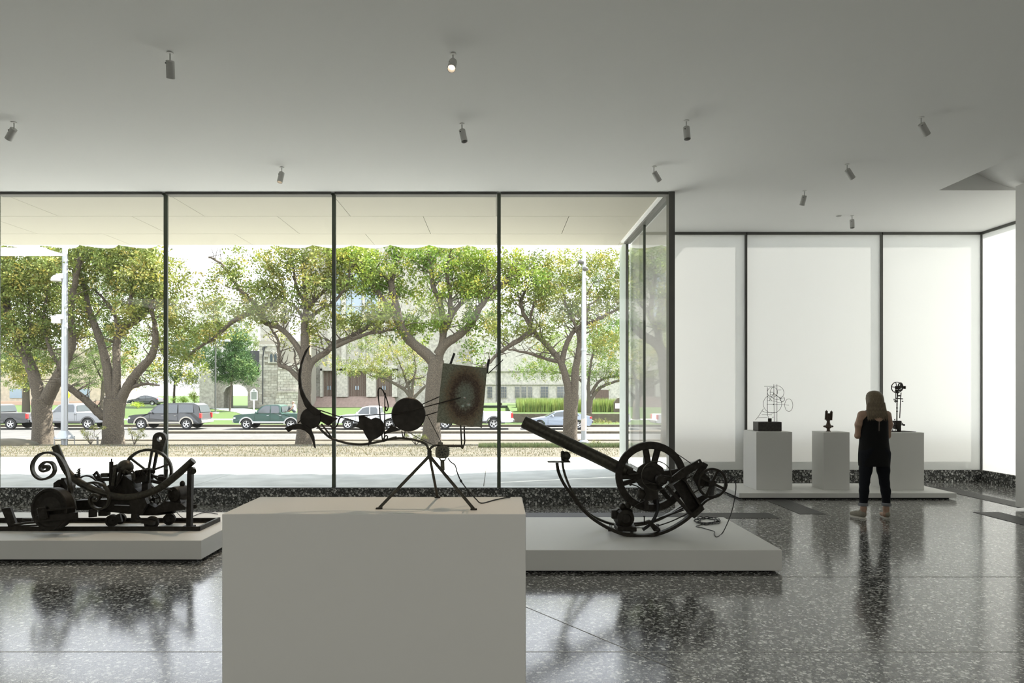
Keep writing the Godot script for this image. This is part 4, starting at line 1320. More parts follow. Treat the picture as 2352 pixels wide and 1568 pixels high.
	for y in [830, 920, 640, 660]:
		part(g, "collar", disc(S(), pt(c, dq, 468, y), Vector3.UP, 0.013, 0.016, 14), M.iron)
	part(g, "pendulum_rod", S().tube(pts(c, dq, [578, 420, 560, 640, 540, 1105]), 0.0065, 8), M.iron)
	part(g, "guide_rod", S().tube(pts(c, dq, [435, 430, 432, 680]), 0.005, 8), M.iron)
	part(g, "cross_lever", bar(S(), pt(c, dq, 440, 572), pt(c, dq, 625, 590), 0.016, 0.014), M.iron)
	part(g, "lever_weight", S().cbox(pt(c, dq, 525, 505), Vector3(0.03, 0.022, 0.02), 0.003), M.iron)
	part(g, "lever_end", S().ball(pt(c, dq, 615, 655), Vector3(0.012, 0.009, 0.012), 10, 6), M.iron)
	part(g, "lever_hook", S().tube(pts(c, dq, [390, 585, 392, 625, 435, 620, 400, 660, 435, 680]), 0.007, 6), M.iron)
	spoked_wheel(g, "gear_wheel", pt(c, dq, 462, 285), Vector3(0, 0, 1), 0.088, 0.078, 0.018, 0.02, 5, 0.011, 0.5, M.iron)
	spoked_wheel(g, "gear_wheel", pt(c, dq, 560, 270), Vector3(0.6, 0, 1), 0.07, 0.055, 0.018, 0.018, 4, 0.012, 0.0, M.iron)
	part(g, "head_block", S().cbox(pt(c, dq - 0.02, 480, 290), Vector3(0.06, 0.05, 0.05), 0.006), M.iron)
	part(g, "head_block", S().cbox(pt(c, dq - 0.01, 470, 390), Vector3(0.036, 0.06, 0.04), 0.006), M.iron)
	part(g, "head_arm", bar(S(), pt(c, dq - 0.03, 480, 285), pt(c, dq - 0.03, 680, 280), 0.014, 0.016), M.iron)
	part(g, "head_knob", S().cbox(pt(c, dq - 0.03, 670, 285), Vector3(0.028, 0.045, 0.03), 0.004), M.iron)
	rest_y = -100.0


# ------------------------------------------------------------------ people
# one continuous skin round tapered bones [a, ra, b, rb], meshed as surface nets
func skin(s: Shape, bones: Array, cell: float, k: float) -> void:
	var lo := Vector3.ONE * 1e9
	var hi := -lo
	for b in bones:
		for e in [[b[0], b[1]], [b[2], b[3]]]:
			lo = lo.min(e[0] - Vector3.ONE * (e[1] + k + cell * 2.0))
			hi = hi.max(e[0] + Vector3.ONE * (e[1] + k + cell * 2.0))
	var nx := int((hi.x - lo.x) / cell) + 2
	var ny := int((hi.y - lo.y) / cell) + 2
	var nz := int((hi.z - lo.z) / cell) + 2
	var f := PackedFloat32Array()
	f.resize(nx * ny * nz)
	f.fill(1.0)
	for b in bones:
		var a: Vector3 = b[0]
		var c: Vector3 = b[2]
		var ra: float = b[1]
		var rb: float = b[3]
		var mg := Vector3.ONE * (maxf(ra, rb) + k + cell * 2.0)
		var i0 := Vector3i(((a.min(c) - mg - lo) / cell).max(Vector3.ZERO))
		var i1 := Vector3i((a.max(c) + mg - lo) / cell)
		var ac := c - a
		var l2 := maxf(ac.length_squared(), 1e-9)
		for z in range(i0.z, mini(i1.z + 1, nz)):
			for y in range(i0.y, mini(i1.y + 1, ny)):
				var q := (z * ny + y) * nx
				for x in range(i0.x, mini(i1.x + 1, nx)):
					var p := lo + Vector3(x, y, z) * cell
					var t := clampf((p - a).dot(ac) / l2, 0.0, 1.0)
					var d := (p - a - ac * t).length() - lerpf(ra, rb, t)
					var o := f[q + x]
					var h := maxf(k - absf(o - d), 0.0) / k
					f[q + x] = minf(o, d) - h * h * k * 0.25
	var id := {}
	var base := s.v.size()
	var off := [0, 1, nx, nx + 1, nx * ny, nx * ny + 1, nx * ny + nx, nx * ny + nx + 1]
	var ed := [[0, 1], [2, 3], [4, 5], [6, 7], [0, 2], [1, 3], [4, 6], [5, 7], [0, 4], [1, 5], [2, 6], [3, 7]]
	for z in nz - 1:
		for y in ny - 1:
			for x in nx - 1:
				var q := (z * ny + y) * nx + x
				var v0 := f[q] < 0.0
				if absf(f[q]) > cell * 2.0: continue
				var mixed := false
				for j in range(1, 8):
					if (f[q + off[j]] < 0.0) != v0:
						mixed = true
						break
				if not mixed: continue
				var sum := Vector3.ZERO
				var cnt := 0
				for e in ed:
					var fa := f[q + off[e[0]]]
					var fb := f[q + off[e[1]]]
					if (fa < 0.0) != (fb < 0.0):
						var t := fa / (fa - fb)
						var pa := Vector3(e[0] & 1, (e[0] >> 1) & 1, e[0] >> 2)
						var pb := Vector3(e[1] & 1, (e[1] >> 1) & 1, e[1] >> 2)
						sum += pa.lerp(pb, t)
						cnt += 1
				id[q] = s.vert(lo + (Vector3(x, y, z) + sum / cnt) * cell, Vector3.ZERO)
	var i_from := s.i.size()
	for q in id:
		for ax in 3:
			var st: int = [1, nx, nx * ny][ax]
			var u: int = [nx, nx * ny, 1][ax]
			var w: int = [nx * ny, 1, nx][ax]
			if (f[q] < 0.0) == (f[q + st] < 0.0): continue
			if not (id.has(q - u) and id.has(q - w) and id.has(q - u - w)): continue
			var a: int = id[q]
			var b: int = id[q - u]
			var c: int = id[q - u - w]
			var d: int = id[q - w]
			if f[q] < 0.0:
				s.tri_i(a, b, c)
				s.tri_i(a, c, d)
			else:
				s.tri_i(a, c, b)
				s.tri_i(a, d, c)
	for j in range(i_from, s.i.size(), 3):
		var a := s.v[s.i[j]]
		var nn := (s.v[s.i[j + 2]] - a).cross(s.v[s.i[j + 1]] - a)
		for m in 3: s.n[s.i[j + m]] += nn
	for j in range(base, s.v.size()):
		s.n[j] = s.n[j].normalized()


# skin over stacked oval rings [y, cx, cz, rx, rz]
func loft(s: Shape, rings: Array, o: Vector3, sides := 28, ragged := 0.0) -> Shape:
	var base := s.v.size()
	for k in rings.size():
		var r: Array = rings[k]
		var p: Array = rings[maxi(k - 1, 0)]
		var q: Array = rings[mini(k + 1, rings.size() - 1)]
		for j in sides:
			var a := TAU * j / sides
			var pos := Vector3(r[1] + cos(a) * r[3], r[0], r[2] - sin(a) * r[4])
			if k == 0 and ragged > 0: pos.y += ragged * sin(j * 2.7) * 0.6 + ragged * sin(j * 5.3) * 0.4
			var dp := Vector3(q[1] + cos(a) * q[3] - p[1] - cos(a) * p[3], q[0] - p[0], q[2] - sin(a) * q[4] - p[2] + sin(a) * p[4])
			var tg := Vector3(-sin(a) * maxf(r[3], 0.01), 0, -cos(a) * maxf(r[4], 0.01))
			s.vert(o + pos, tg.cross(dp).normalized())
		if k > 0:
			for j in sides:
				var p0 := base + (k - 1) * sides + j
				var p1 := base + (k - 1) * sides + (j + 1) % sides
				s.tri_i(p0, p1, p1 + sides)
				s.tri_i(p0, p1 + sides, p0 + sides)
	return s


func hand_bones(wrist: Vector3, along: Vector3, palm_n: Vector3, thumb_side: float) -> Array:
	var y := along.normalized()
	var n := (palm_n - y * palm_n.dot(y)).normalized()
	var x := y.cross(n) * thumb_side
	var b := []
	b.append([wrist, 0.022, wrist + y * 0.03, 0.02])
	for f in 4:
		var o := x * (0.028 - 0.019 * f)
		var k := wrist + y * (0.088 - 0.006 * absf(f - 1.2)) + o
		b.append([wrist + y * 0.02 + o * 0.6, 0.014, k, 0.011])
		var l: float = [0.07, 0.078, 0.072, 0.056][f]
		var m := k + y * l * 0.48 + n * 0.008
		var e := m + (y + n * 0.7).normalized() * l * 0.52
		b.append([k, 0.0095, m, 0.0085])
		b.append([m, 0.0085, e, 0.0072])
	var t0 := wrist + y * 0.025 + x * 0.024
	var t1 := t0 + (y * 0.6 + x * 0.8).normalized() * 0.04
	b.append([wrist + y * 0.015, 0.015, t0, 0.014])
	b.append([t0, 0.013, t1, 0.0105])
	b.append([t1, 0.0105, t1 + (y + x * 0.2 + n * 0.3).normalized() * 0.032, 0.0085])
	return b


func visitor() -> void:
	var o := Vector3(4.79, 0, -8.66)
	var t := thing("person", "person in a black sleeveless top and rolled dark jeans standing with folded arms", "person", o)
	var sk := grain(mat(Color(0.42, 0.27, 0.19), 0.5), 0.85, 1.0, 0.02, 3.0, 31)
	sk.subsurf_scatter_enabled = true
	sk.subsurf_scatter_strength = 0.1
	var P := func(x: float, y: float, z: float) -> Vector3: return o + Vector3(x, y, z)
	var b := []
	# trunk, neck, head
	b.append([P.call(0, 0.86, 0), 0.125, P.call(0, 1.05, 0.0), 0.105])
	b.append([P.call(0, 1.05, 0), 0.105, P.call(0, 1.25, 0.01), 0.115])
	b.append([P.call(-0.13, 1.315, 0.02), 0.05, P.call(0.13, 1.315, 0.02), 0.05])
	b.append([P.call(0, 1.32, 0.02), 0.055, P.call(0, 1.41, 0.0), 0.05])
	b.append([P.call(0, 1.45, -0.02), 0.07, P.call(0, 1.53, 0.01), 0.085])
	b.append([P.call(0, 1.415, -0.065), 0.03, P.call(0, 1.45, -0.05), 0.05])
	for sx in [-1.0, 1.0]:
		b.append([P.call(sx * 0.165, 1.315, 0.01), 0.046, P.call(sx * 0.196, 1.19, 0.0), 0.04])
		b.append([P.call(sx * 0.196, 1.19, 0.0), 0.039, P.call(sx * 0.19, 1.045, -0.03), 0.033])
		b.append([P.call(sx * 0.19, 1.045, -0.03), 0.034, P.call(sx * 0.02, 1.085 + sx * 0.02, -0.17 - 0.02 * sx), 0.025])
		b.append([P.call(sx * 0.09, 0.82, 0), 0.085, P.call(sx * 0.126, 0.46, 0.01), 0.046])
		b.append([P.call(sx * 0.126, 0.46, 0.01), 0.046, P.call(sx * 0.143, 0.13, 0.02), 0.032])
		b.append([P.call(sx * 0.143, 0.13, 0.02), 0.033, P.call(sx * 0.145, 0.06, 0.02), 0.033])
		b.append([P.call(sx * 0.145, 0.05, 0.01), 0.034, P.call(sx * 0.17, 0.035, -0.13), 0.026])
	var body := S()
	skin(body, b, 0.012, 0.03)
	for sx in [-1.0, 1.0]:
		var hb := hand_bones(P.call(sx * 0.03, 1.085 + sx * 0.02, -0.168 - 0.02 * sx), Vector3(-sx, 0.15, -0.05), Vector3(0, -0.2, 1), -sx)
		skin(body, hb, 0.0045, 0.007)
	# nose, brow and ears belong to the same skin
	var face := []
	face.append([P.call(0, 1.49, -0.085), 0.009, P.call(0, 1.462, -0.102), 0.013])
	face.append([P.call(-0.03, 1.503, -0.07), 0.012, P.call(0.03, 1.503, -0.07), 0.012])
	face.append([P.call(-0.018, 1.435, -0.086), 0.008, P.call(0.018, 1.435, -0.086), 0.008])
	face.append([P.call(0, 1.49, -0.04), 0.055, P.call(0, 1.45, -0.045), 0.05])
	for sx in [-1.0, 1.0]:
		face.append([P.call(sx * 0.083, 1.495, 0.01), 0.011, P.call(sx * 0.08, 1.46, 0.0), 0.008])
		face.append([P.call(sx * 0.05, 1.48, 0.0), 0.04, P.call(sx * 0.06, 1.47, 0.005), 0.025])
	skin(body, face, 0.005, 0.012)
	part(t, "body", body, sk)
	for sx in [-1.0, 1.0]:
		var eye := part(t, "eye", S().ball(P.call(sx * 0.029, 1.49, -0.083), Vector3.ONE * 0.0115, 12, 8), mat(Color(0.8, 0.8, 0.78), 0.2))
		part(eye, "iris", S().ball(P.call(sx * 0.029, 1.49, -0.0935), Vector3(0.005, 0.005, 0.002), 10, 6), mat(Color(0.05, 0.04, 0.03), 0.2))
	# sleeveless top
	var black := grain(mat(Color(0.013, 0.0135, 0.013), 0.85, 0.0, 0.3), 0.55, 1.0, 0.08, 6.0, 33)
	black.rim_enabled = true
	black.rim = 0.25
	var top := S()
	loft(top, [[0.668, 0, 0.005, 0.19, 0.128], [0.73, 0, 0.005, 0.194, 0.132], [0.80, 0, 0.005, 0.193, 0.134], [0.88, 0, 0.005, 0.188, 0.132], [0.97, 0, 0.0, 0.178, 0.124], [1.06, 0, 0.0, 0.174, 0.122], [1.15, 0, 0.0, 0.172, 0.124], [1.23, 0, 0.005, 0.166, 0.12], [1.30, 0, 0.012, 0.155, 0.098], [1.345, 0, 0.018, 0.146, 0.075], [1.368, 0, 0.018, 0.115, 0.066], [1.385, 0, 0.012, 0.066, 0.058]], o, 40)
	part(t, "top", top, black)
	part(t, "back_slit", S().cbox(P.call(-0.004, 1.175, 0.1245), Vector3(0.007, 0.12, 0.003), 0.001, Basis(Vector3.RIGHT, 0.03)), mat(Color(0.25, 0.2, 0.17), 0.8))
	# jeans with turned-up cuffs
	var denim := grain(mat(Color(0.0125, 0.0145, 0.019), 0.85, 0.0, 0.3), 0.6, 1.0, 0.06, 6.0, 34)
	var jb := []
	jb.append([P.call(-0.05, 0.87, 0.01), 0.12, P.call(0.05, 0.87, 0.01), 0.12])
	for sx in [-1.0, 1.0]:
		jb.append([P.call(sx * 0.095, 0.82, 0.015), 0.1, P.call(sx * 0.112, 0.61, 0.012), 0.073])
		jb.append([P.call(sx * 0.112, 0.61, 0.012), 0.073, P.call(sx * 0.128, 0.45, 0.01), 0.057])
		jb.append([P.call(sx * 0.128, 0.45, 0.01), 0.057, P.call(sx * 0.137, 0.35, 0.022), 0.055])
		jb.append([P.call(sx * 0.137, 0.35, 0.022), 0.055, P.call(sx * 0.144, 0.205, 0.022), 0.047])
	var jn := S()
	skin(jn, jb, 0.011, 0.022)
	part(t, "jeans", jn, denim)
	var cuff := mat(Color(0.17, 0.175, 0.185), 0.9)
	for sx in [-1.0, 1.0]:
		var cx: float = sx * 0.146
		part(t, "cuff", loft(S(), [[0.163, cx, 0.021, 0.048, 0.05], [0.165, cx, 0.021, 0.056, 0.058], [0.198, cx, 0.021, 0.057, 0.059], [0.203, cx, 0.021, 0.05, 0.053]], o, 28), cuff)
	# canvas shoes
	var canvas := grain(mat(Color(0.3, 0.275, 0.215), 0.85), 0.75, 1.0, 0.05, 8.0, 35)
	var sole := mat(Color(0.5, 0.48, 0.42), 0.7)
	for sx in [-1.0, 1.0]:
		var yaw: float = -sx * 0.32
		var heel: Vector3 = P.call(sx * 0.142, 0, 0.055)
		var fwd := Vector3(0, 0, -1).rotated(Vector3.UP, yaw)
		var sb := []
		sb.append([heel + Vector3(0, 0.055, 0) + fwd * 0.03, 0.038, heel + Vector3(0, 0.05, 0) + fwd * 0.12, 0.037])
		sb.append([heel + Vector3(0, 0.05, 0) + fwd * 0.12, 0.037, heel + Vector3(0, 0.038, 0) + fwd * 0.205, 0.027])
		sb.append([heel + Vector3(0, 0.075, 0) + fwd * 0.035, 0.033, heel + Vector3(0, 0.085, 0) + fwd * 0.06, 0.032])
		var ss := S()
		skin(ss, sb, 0.009, 0.015)
		for j in ss.v.size(): ss.v[j].y = maxf(ss.v[j].y, 0.014)
		var shoe := part(t, "shoe", ss, canvas)
		var out := []
		for j in 24:
			var a := TAU * j / 24
			var w := 0.04 + 0.006 * cos(a)
			out.append(Vector2(cos(a) * 0.125, sin(a) * w))
		var bs := Basis(fwd, Vector3(fwd.z, 0, -fwd.x), Vector3(0, 1, 0))
		if bs.determinant() < 0: bs = Basis(fwd, -Vector3(fwd.z, 0, -fwd.x), Vector3(0, 1, 0))
		part(shoe, "sole", S().prism(out, 0.02, Transform3D(bs, heel + fwd * 0.105 + Vector3(0, 0.0105, 0))), sole)
	# long fair hair
	var hair := grain(mat(Color(0.3, 0.225, 0.13), 0.5, 0.0, 0.5), 0.35, 1.0, 0.05, 1.0, 36)
	hair.uv1_scale = Vector3(26, 1.6, 26)
	var hs := S()
	loft(hs, [[1.262, -0.01, 0.085, 0.11, 0.028], [1.30, -0.003, 0.08, 0.122, 0.036], [1.345, 0, 0.068, 0.122, 0.05], [1.40, 0, 0.05, 0.112, 0.07], [1.46, 0, 0.032, 0.107, 0.088], [1.52, 0, 0.02, 0.104, 0.1], [1.56, 0, 0.014, 0.096, 0.098], [1.59, 0, 0.01, 0.08, 0.084], [1.61, 0, 0.008, 0.055, 0.058], [1.62, 0, 0.008, 0.02, 0.02], [1.621, 0, 0.008, 0.001, 0.001]], o, 64, 0.016)
	for j in 60:  # strands that break the outline and the ends
		var a := PI * (0.02 + 0.96 * j / 59.0)
		var rx := 0.118 * cos(a)
		var rz := 0.082 + 0.04 * sin(a)
		var dx := rng.randf_range(-0.012, 0.012)
		hs.tube([P.call(rx * 0.9, 1.47, 0.03 + 0.09 * sin(a)), P.call(rx * 1.01, 1.37, 0.05 + 0.066 * sin(a)), P.call(rx * 1.02 + dx * 0.4, 1.31, rz), P.call(rx + dx, 1.225 + rng.randf() * 0.045, rz - 0.008)], [0.007, 0.008, 0.007, 0.0015], 5)
	part(t, "hair", hs, hair)


# a man in a white vest sitting on the side of the truck bed
func rider(o: Vector3) -> void:
	var t := thing("person", "person in a white sleeveless vest sitting on the green pickup's load bed", "person", o)
	var b := []
	var P := func(x: float, y: float, z: float) -> Vector3: return o + Vector3(x, y, z)
	b.append([P.call(0, 0.1, 0), 0.13, P.call(-0.03, 0.45, 0), 0.13])
	b.append([P.call(-0.03, 0.46, -0.12), 0.07, P.call(-0.03, 0.46, 0.12), 0.07])
	b.append([P.call(-0.05, 0.5, 0), 0.06, P.call(-0.09, 0.6, 0), 0.055])
	b.append([P.call(-0.12, 0.66, 0), 0.085, P.call(-0.1, 0.72, 0), 0.09])
	for sz in [-1.0, 1.0]:
		b.append([P.call(-0.04, 0.46, sz * 0.17), 0.055, P.call(-0.16, 0.24, sz * 0.2), 0.042])
		b.append([P.call(-0.16, 0.24, sz * 0.2), 0.042, P.call(-0.34, 0.1, sz * 0.14), 0.032])
		b.append([P.call(-0.34, 0.1, sz * 0.14), 0.03, P.call(-0.42, 0.06, sz * 0.13), 0.025])
		b.append([P.call(0, 0.08, sz * 0.09), 0.09, P.call(-0.33, 0.34, sz * 0.12), 0.065])
		b.append([P.call(-0.33, 0.34, sz * 0.12), 0.062, P.call(-0.44, 0.04, sz * 0.12), 0.05])
	var s := S()
	skin(s, b, 0.02, 0.04)
	part(t, "body", s, mat(Color(0.34, 0.2, 0.14), 0.6))
	var v := S()
	skin(v, [[P.call(0.01, 0.12, 0), 0.145, P.call(-0.03, 0.4, 0), 0.148], [P.call(-0.03, 0.44, -0.1), 0.08, P.call(-0.03, 0.44, 0.1), 0.08]], 0.025, 0.04)
	part(t, "vest", v, mat(Color(0.78, 0.77, 0.74), 0.8))
	var j := S()
	var jb := []
	jb.append([P.call(0.0, 0.08, -0.05), 0.13, P.call(0.0, 0.08, 0.05), 0.13])
	for sz in [-1.0, 1.0]:
		jb.append([P.call(0, 0.08, sz * 0.09), 0.1, P.call(-0.33, 0.34, sz * 0.12), 0.076])
		jb.append([P.call(-0.33, 0.34, sz * 0.12), 0.074, P.call(-0.43, 0.08, sz * 0.12), 0.06])
	skin(j, jb, 0.025, 0.04)
	part(t, "trousers", j, mat(Color(0.05, 0.055, 0.06), 0.8))
	part(t, "hair", S().ball(P.call(-0.095, 0.72, 0), Vector3(0.1, 0.085, 0.095), 14, 10), mat(Color(0.22, 0.17, 0.12), 0.8))


# ------------------------------------------------------------------ ground outside
func strip(s: Shape, x0: float, x1: float, prof: Array, th := 0.4) -> Shape:  # prof: [[distance, height], ...]
	var poly := []
	for p in prof: poly.append(Vector2(p[0], p[1]))
	for k in range(prof.size() - 1, -1, -1): poly.append(Vector2(prof[k][0], prof[k][1] - th))
	# local x = distance (-z), local y = up, local z along world x
	return s.prism(poly, x1 - x0, Transform3D(Basis(Vector3(0, 0, -1), Vector3(0, 1, 0), Vector3(1, 0, 0)), Vector3((x0 + x1) / 2, 0, 0)))


func gy(d: float) -> float:  # height of the ground at a distance from the eye
	var p := [[9.7, 0.12], [13.0, 0.1], [17.5, -0.1], [31.0, -0.84], [37.0, -1.13], [45.0, -1.24], [52.5, -1.2], [52.6, -1.05], [60.0, -1.0], [80.0, -0.55], [300.0, -0.5]]
	for k in p.size() - 1:
		if d <= p[k + 1][0]: return lerpf(p[k][1], p[k + 1][1], clampf((d - p[k][0]) / (p[k + 1][0] - p[k][0]), 0, 1))
	return -0.5


func grounds() -> void:
	var conc := grain(mat(Color(0.5, 0.52, 0.5), 0.85), 0.85, 1.0, 0.02, 0.25, 41, true)
	var dirt := grain(mat(Color(0.115, 0.098, 0.068), 0.95), 0.5, 1.0, 0.03, 0.12, 42, true, Color(0.95, 1.0, 0.85))
	dirt.uv1_scale = Vector3(0.025, 0.1, 0.16)
	var road := grain(mat(Color(0.08, 0.079, 0.073), 0.9), 0.85, 1.0, 0.02, 0.1, 43, true)
	var kerb := grain(mat(Color(0.12, 0.1, 0.068), 0.9), 0.8, 1.0, 0.03, 0.5, 44, true)
	var lawn := grain(mat(Color(0.058, 0.105, 0.001), 0.95), 0.55, 1.0, 0.06, 0.3, 45, true, Color(0.8, 1.0, 0.8))
	M.kerb = kerb
	M.lawn = lawn
	M.conc = conc
	# plaza of separate concrete slabs
	var pz := struct("pavement", strip(strip(S(), -60, XC - 0.07, [[9.84, 0.108], [13.0, 0.088], [13.61, 0.06]]), -60, 60, [[13.61, 0.06], [17.5, -0.112]]), dirt, "pale concrete plaza in front of the glass")
	var xs := []
	var x := -60.0
	while x < 40:
		xs.append(x)
		x += 4.6
	for k in xs.size():
		if xs[k] < XC: part(pz, "concrete_slab", strip(S(), xs[k] + 0.006, minf(xs[k] + 4.594, XC - 0.07), [[9.84, 0.12], [13.0, 0.1], [13.6, 0.073]], 0.05), conc)
		part(pz, "concrete_slab", strip(S(), xs[k] + 0.006, xs[k] + 4.594, [[13.614, 0.073], [17.5, -0.1]], 0.05), conc)
	struct("ground_side", slab(S(), XR + 0.4, 60.0, -13.61, 9.0, -0.3, 0.06), conc)
	struct("ground", strip(S(), -90, 70, [[17.5, -0.11], [24.0, -0.46], [31.0, -0.84], [37.0, -1.13]]), dirt, "dry dirt verge under the oaks")
	var r := struct("road", strip(S(), -120, 110, [[37.0, -1.14], [45.0, -1.25], [52.5, -1.21]]), road, "pale asphalt street")
	part(r, "kerb", strip(S(), -120, 110, [[36.9, -1.06], [37.1, -1.06]], 0.3), kerb)
	part(r, "median", strip(S(), at(385, 0, 45.5).x, 110, [[44.9, -1.1], [46.2, -1.1]], 0.3), kerb)
	part(r, "kerb", strip(S(), -120, 110, [[52.4, -1.04], [52.6, -1.04]], 0.3), kerb)
	var lw := struct("lawn", strip(S(), -120, 110, [[52.6, -1.05], [60.0, -1.0], [80.0, -0.55], [240.0, -0.5]]), lawn, "sunlit green lawn across the street")
	part(lw, "sidewalk", strip(S(), -120, 1.2, [[59.4, -0.99], [61.0, -0.955]], 0.1), conc)
	part(lw, "footpath", patch([[-21.5, 61.2], [-19.8, 61.2], [-24.2, 72.0], [-29.5, 80.0], [-33.5, 80.0], [-27.5, 72.0]]), conc)
	# terrace with a low retaining wall on the church side
	struct("wall_terrace", strip(S(), 1.3, 60, [[55.9, -0.33], [56.3, -0.33]], 0.75), kerb, "low tan retaining wall along the lawn")
	struct("lawn_terrace", strip(S(), 1.3, 60, [[56.3, -0.38], [84.0, -0.2]], 0.6), lawn)
	# grass blades: short tufts at the verge and tall bed on the terrace
	var gb := mat(Color(1, 1, 1), 0.9)
	gb.vertex_color_use_as_albedo = true
	gb.backlight_enabled = true
	gb.backlight = Color(0.5, 0.5, 0.5)
	var beds := [
		["ground_cover", "low dark green ground cover along the kerb of the plaza", at(1100, 0, 27.0).x, at(1430, 0, 27.0).x, 25.8, 27.6, 0.18, 5200, Color(0.09, 0.12, 0.045), 0.4],
		["ornamental_grass", "tall bright green ornamental grass bed on the terrace", at(1190, 0, 62.0).x, at(1425, 0, 62.0).x, 60.5, 63.5, 1.15, 5200, Color(0.2, 0.27, 0.065), 0.3],
		["ornamental_grass", "strip of ornamental grass along the church wing", at(1185, 0, 75.0).x, at(1310, 0, 75.0).x, 73.0, 75.0, 1.0, 2600, Color(0.18, 0.25, 0.07), 0.3],
		["dry_grass", "thin dry grass scattered over the dirt verge", -32.0, 12.0, 18.0, 30.0, 0.06, 16000, Color(0.13, 0.125, 0.06), 0.35]]
	for q in beds:
		var s := S()
		var mm := MultiMesh.new()
		mm.transform_format = MultiMesh.TRANSFORM_3D
		mm.use_colors = true
		for k in 7:
			var a := TAU * k / 7.0
			var d := Vector3(cos(a), 0, sin(a))
			var w := Vector3(-sin(a), 0, cos(a)) * 0.05
			s.tri(d * 0.05 - w, d * 0.05 + w, d * (0.14 + 0.05 * (k % 3)) + Vector3(0, 1.0 - 0.12 * (k % 4), 0))
		mm.mesh = s.mesh()
		mm.instance_count = q[7]
		var rr := RandomNumberGenerator.new()
		rr.seed = 100 + q[7]
		for k in q[7]:
			var d: float = rr.randf_range(q[4], q[5])
			var px: float = rr.randf_range(q[2], q[3])
			var sc: float = q[6] * rr.randf_range(0.5, 1.15)
			var base := gy(d)
			if q[0] == "ornamental_grass": base = lerpf(-0.38, -0.2, (d - 56.3) / 27.7)
			mm.set_instance_transform(k, Transform3D(Basis(Vector3.UP, rr.randf() * TAU).scaled(Vector3(maxf(sc, 0.12) * q[9] * 1.6, sc, maxf(sc, 0.12) * q[9] * 1.6)), Vector3(px, base, -d)))
			var tone := rr.randf_range(0.65, 1.25)
			mm.set_instance_color(k, Color(q[8].r * tone * rr.randf_range(0.85, 1.2), q[8].g * tone, q[8].b * tone))
		var o := MultiMeshInstance3D.new()
		o.name = numbered(q[0])
		o.multimesh = mm
		o.material_override = gb
		o.set_meta("kind", "stuff")
		o.set_meta("label", q[1])
		o.set_meta("category", "grass")
		add_child(o)
	# mound of earth by the first oak
	var md := S()
	var mo := at(18, 1008, 29.0)
	md.ball(Vector3(mo.x, gy(29) - 0.1, -29), Vector3(1.3, 0.4, 0.9), 28, 12)
	solo("earth_mound", md, dirt, "low mound of bare brown earth beside the first oak", "mound", Vector3(mo.x, gy(29), -29))


func patch(a: Array) -> Shape:  # flat slab that follows the ground; corners as [x, distance]
	var s := S()
	var pp := PackedVector2Array()
	for q in a: pp.append(Vector2(q[0], q[1]))
	var id := Geometry2D.triangulate_polygon(pp)
	for k in range(0, id.size(), 3):
		var c := []
		for j in 3: c.append(Vector3(pp[id[k + j]].x, gy(pp[id[k + j]].y) + 0.03, -pp[id[k + j]].y))
		if (c[1] - c[0]).cross(c[2] - c[0]).y > 0: s.tri(c[0], c[1], c[2])
		else: s.tri(c[0], c[2], c[1])
	return s


# ------------------------------------------------------------------ church and other buildings
func pbox(s: Shape, u0: float, v0: float, u1: float, v1: float, d: float, depth: float) -> Shape:  # front face at distance d
	var a := at(u0, v0, d)
	var b := at(u1, v1, d)
	return s.box(Vector3((a.x + b.x) / 2, (a.y + b.y) / 2, -d - depth / 2), Vector3(absf(b.x - a.x), absf(a.y - b.y), depth))


func outline(d: float, a: Array) -> Array:
	return flat2([0.0, 0.0, 1.0], d, a)


func lancet(s: Shape, u0: float, v0: float, u1: float, v1: float, d: float, depth: float) -> Shape:  # pointed opening
	var w := u1 - u0
	var m := (u0 + u1) / 2
	return s.prism(outline(d, [u0, v1, u1, v1, u1, v0 + w, u1 - w * 0.12, v0 + w * 0.5, m, v0, u0 + w * 0.12, v0 + w * 0.5, u0, v0 + w]), depth, Transform3D(Basis.IDENTITY, Vector3(0, 0, -d)))


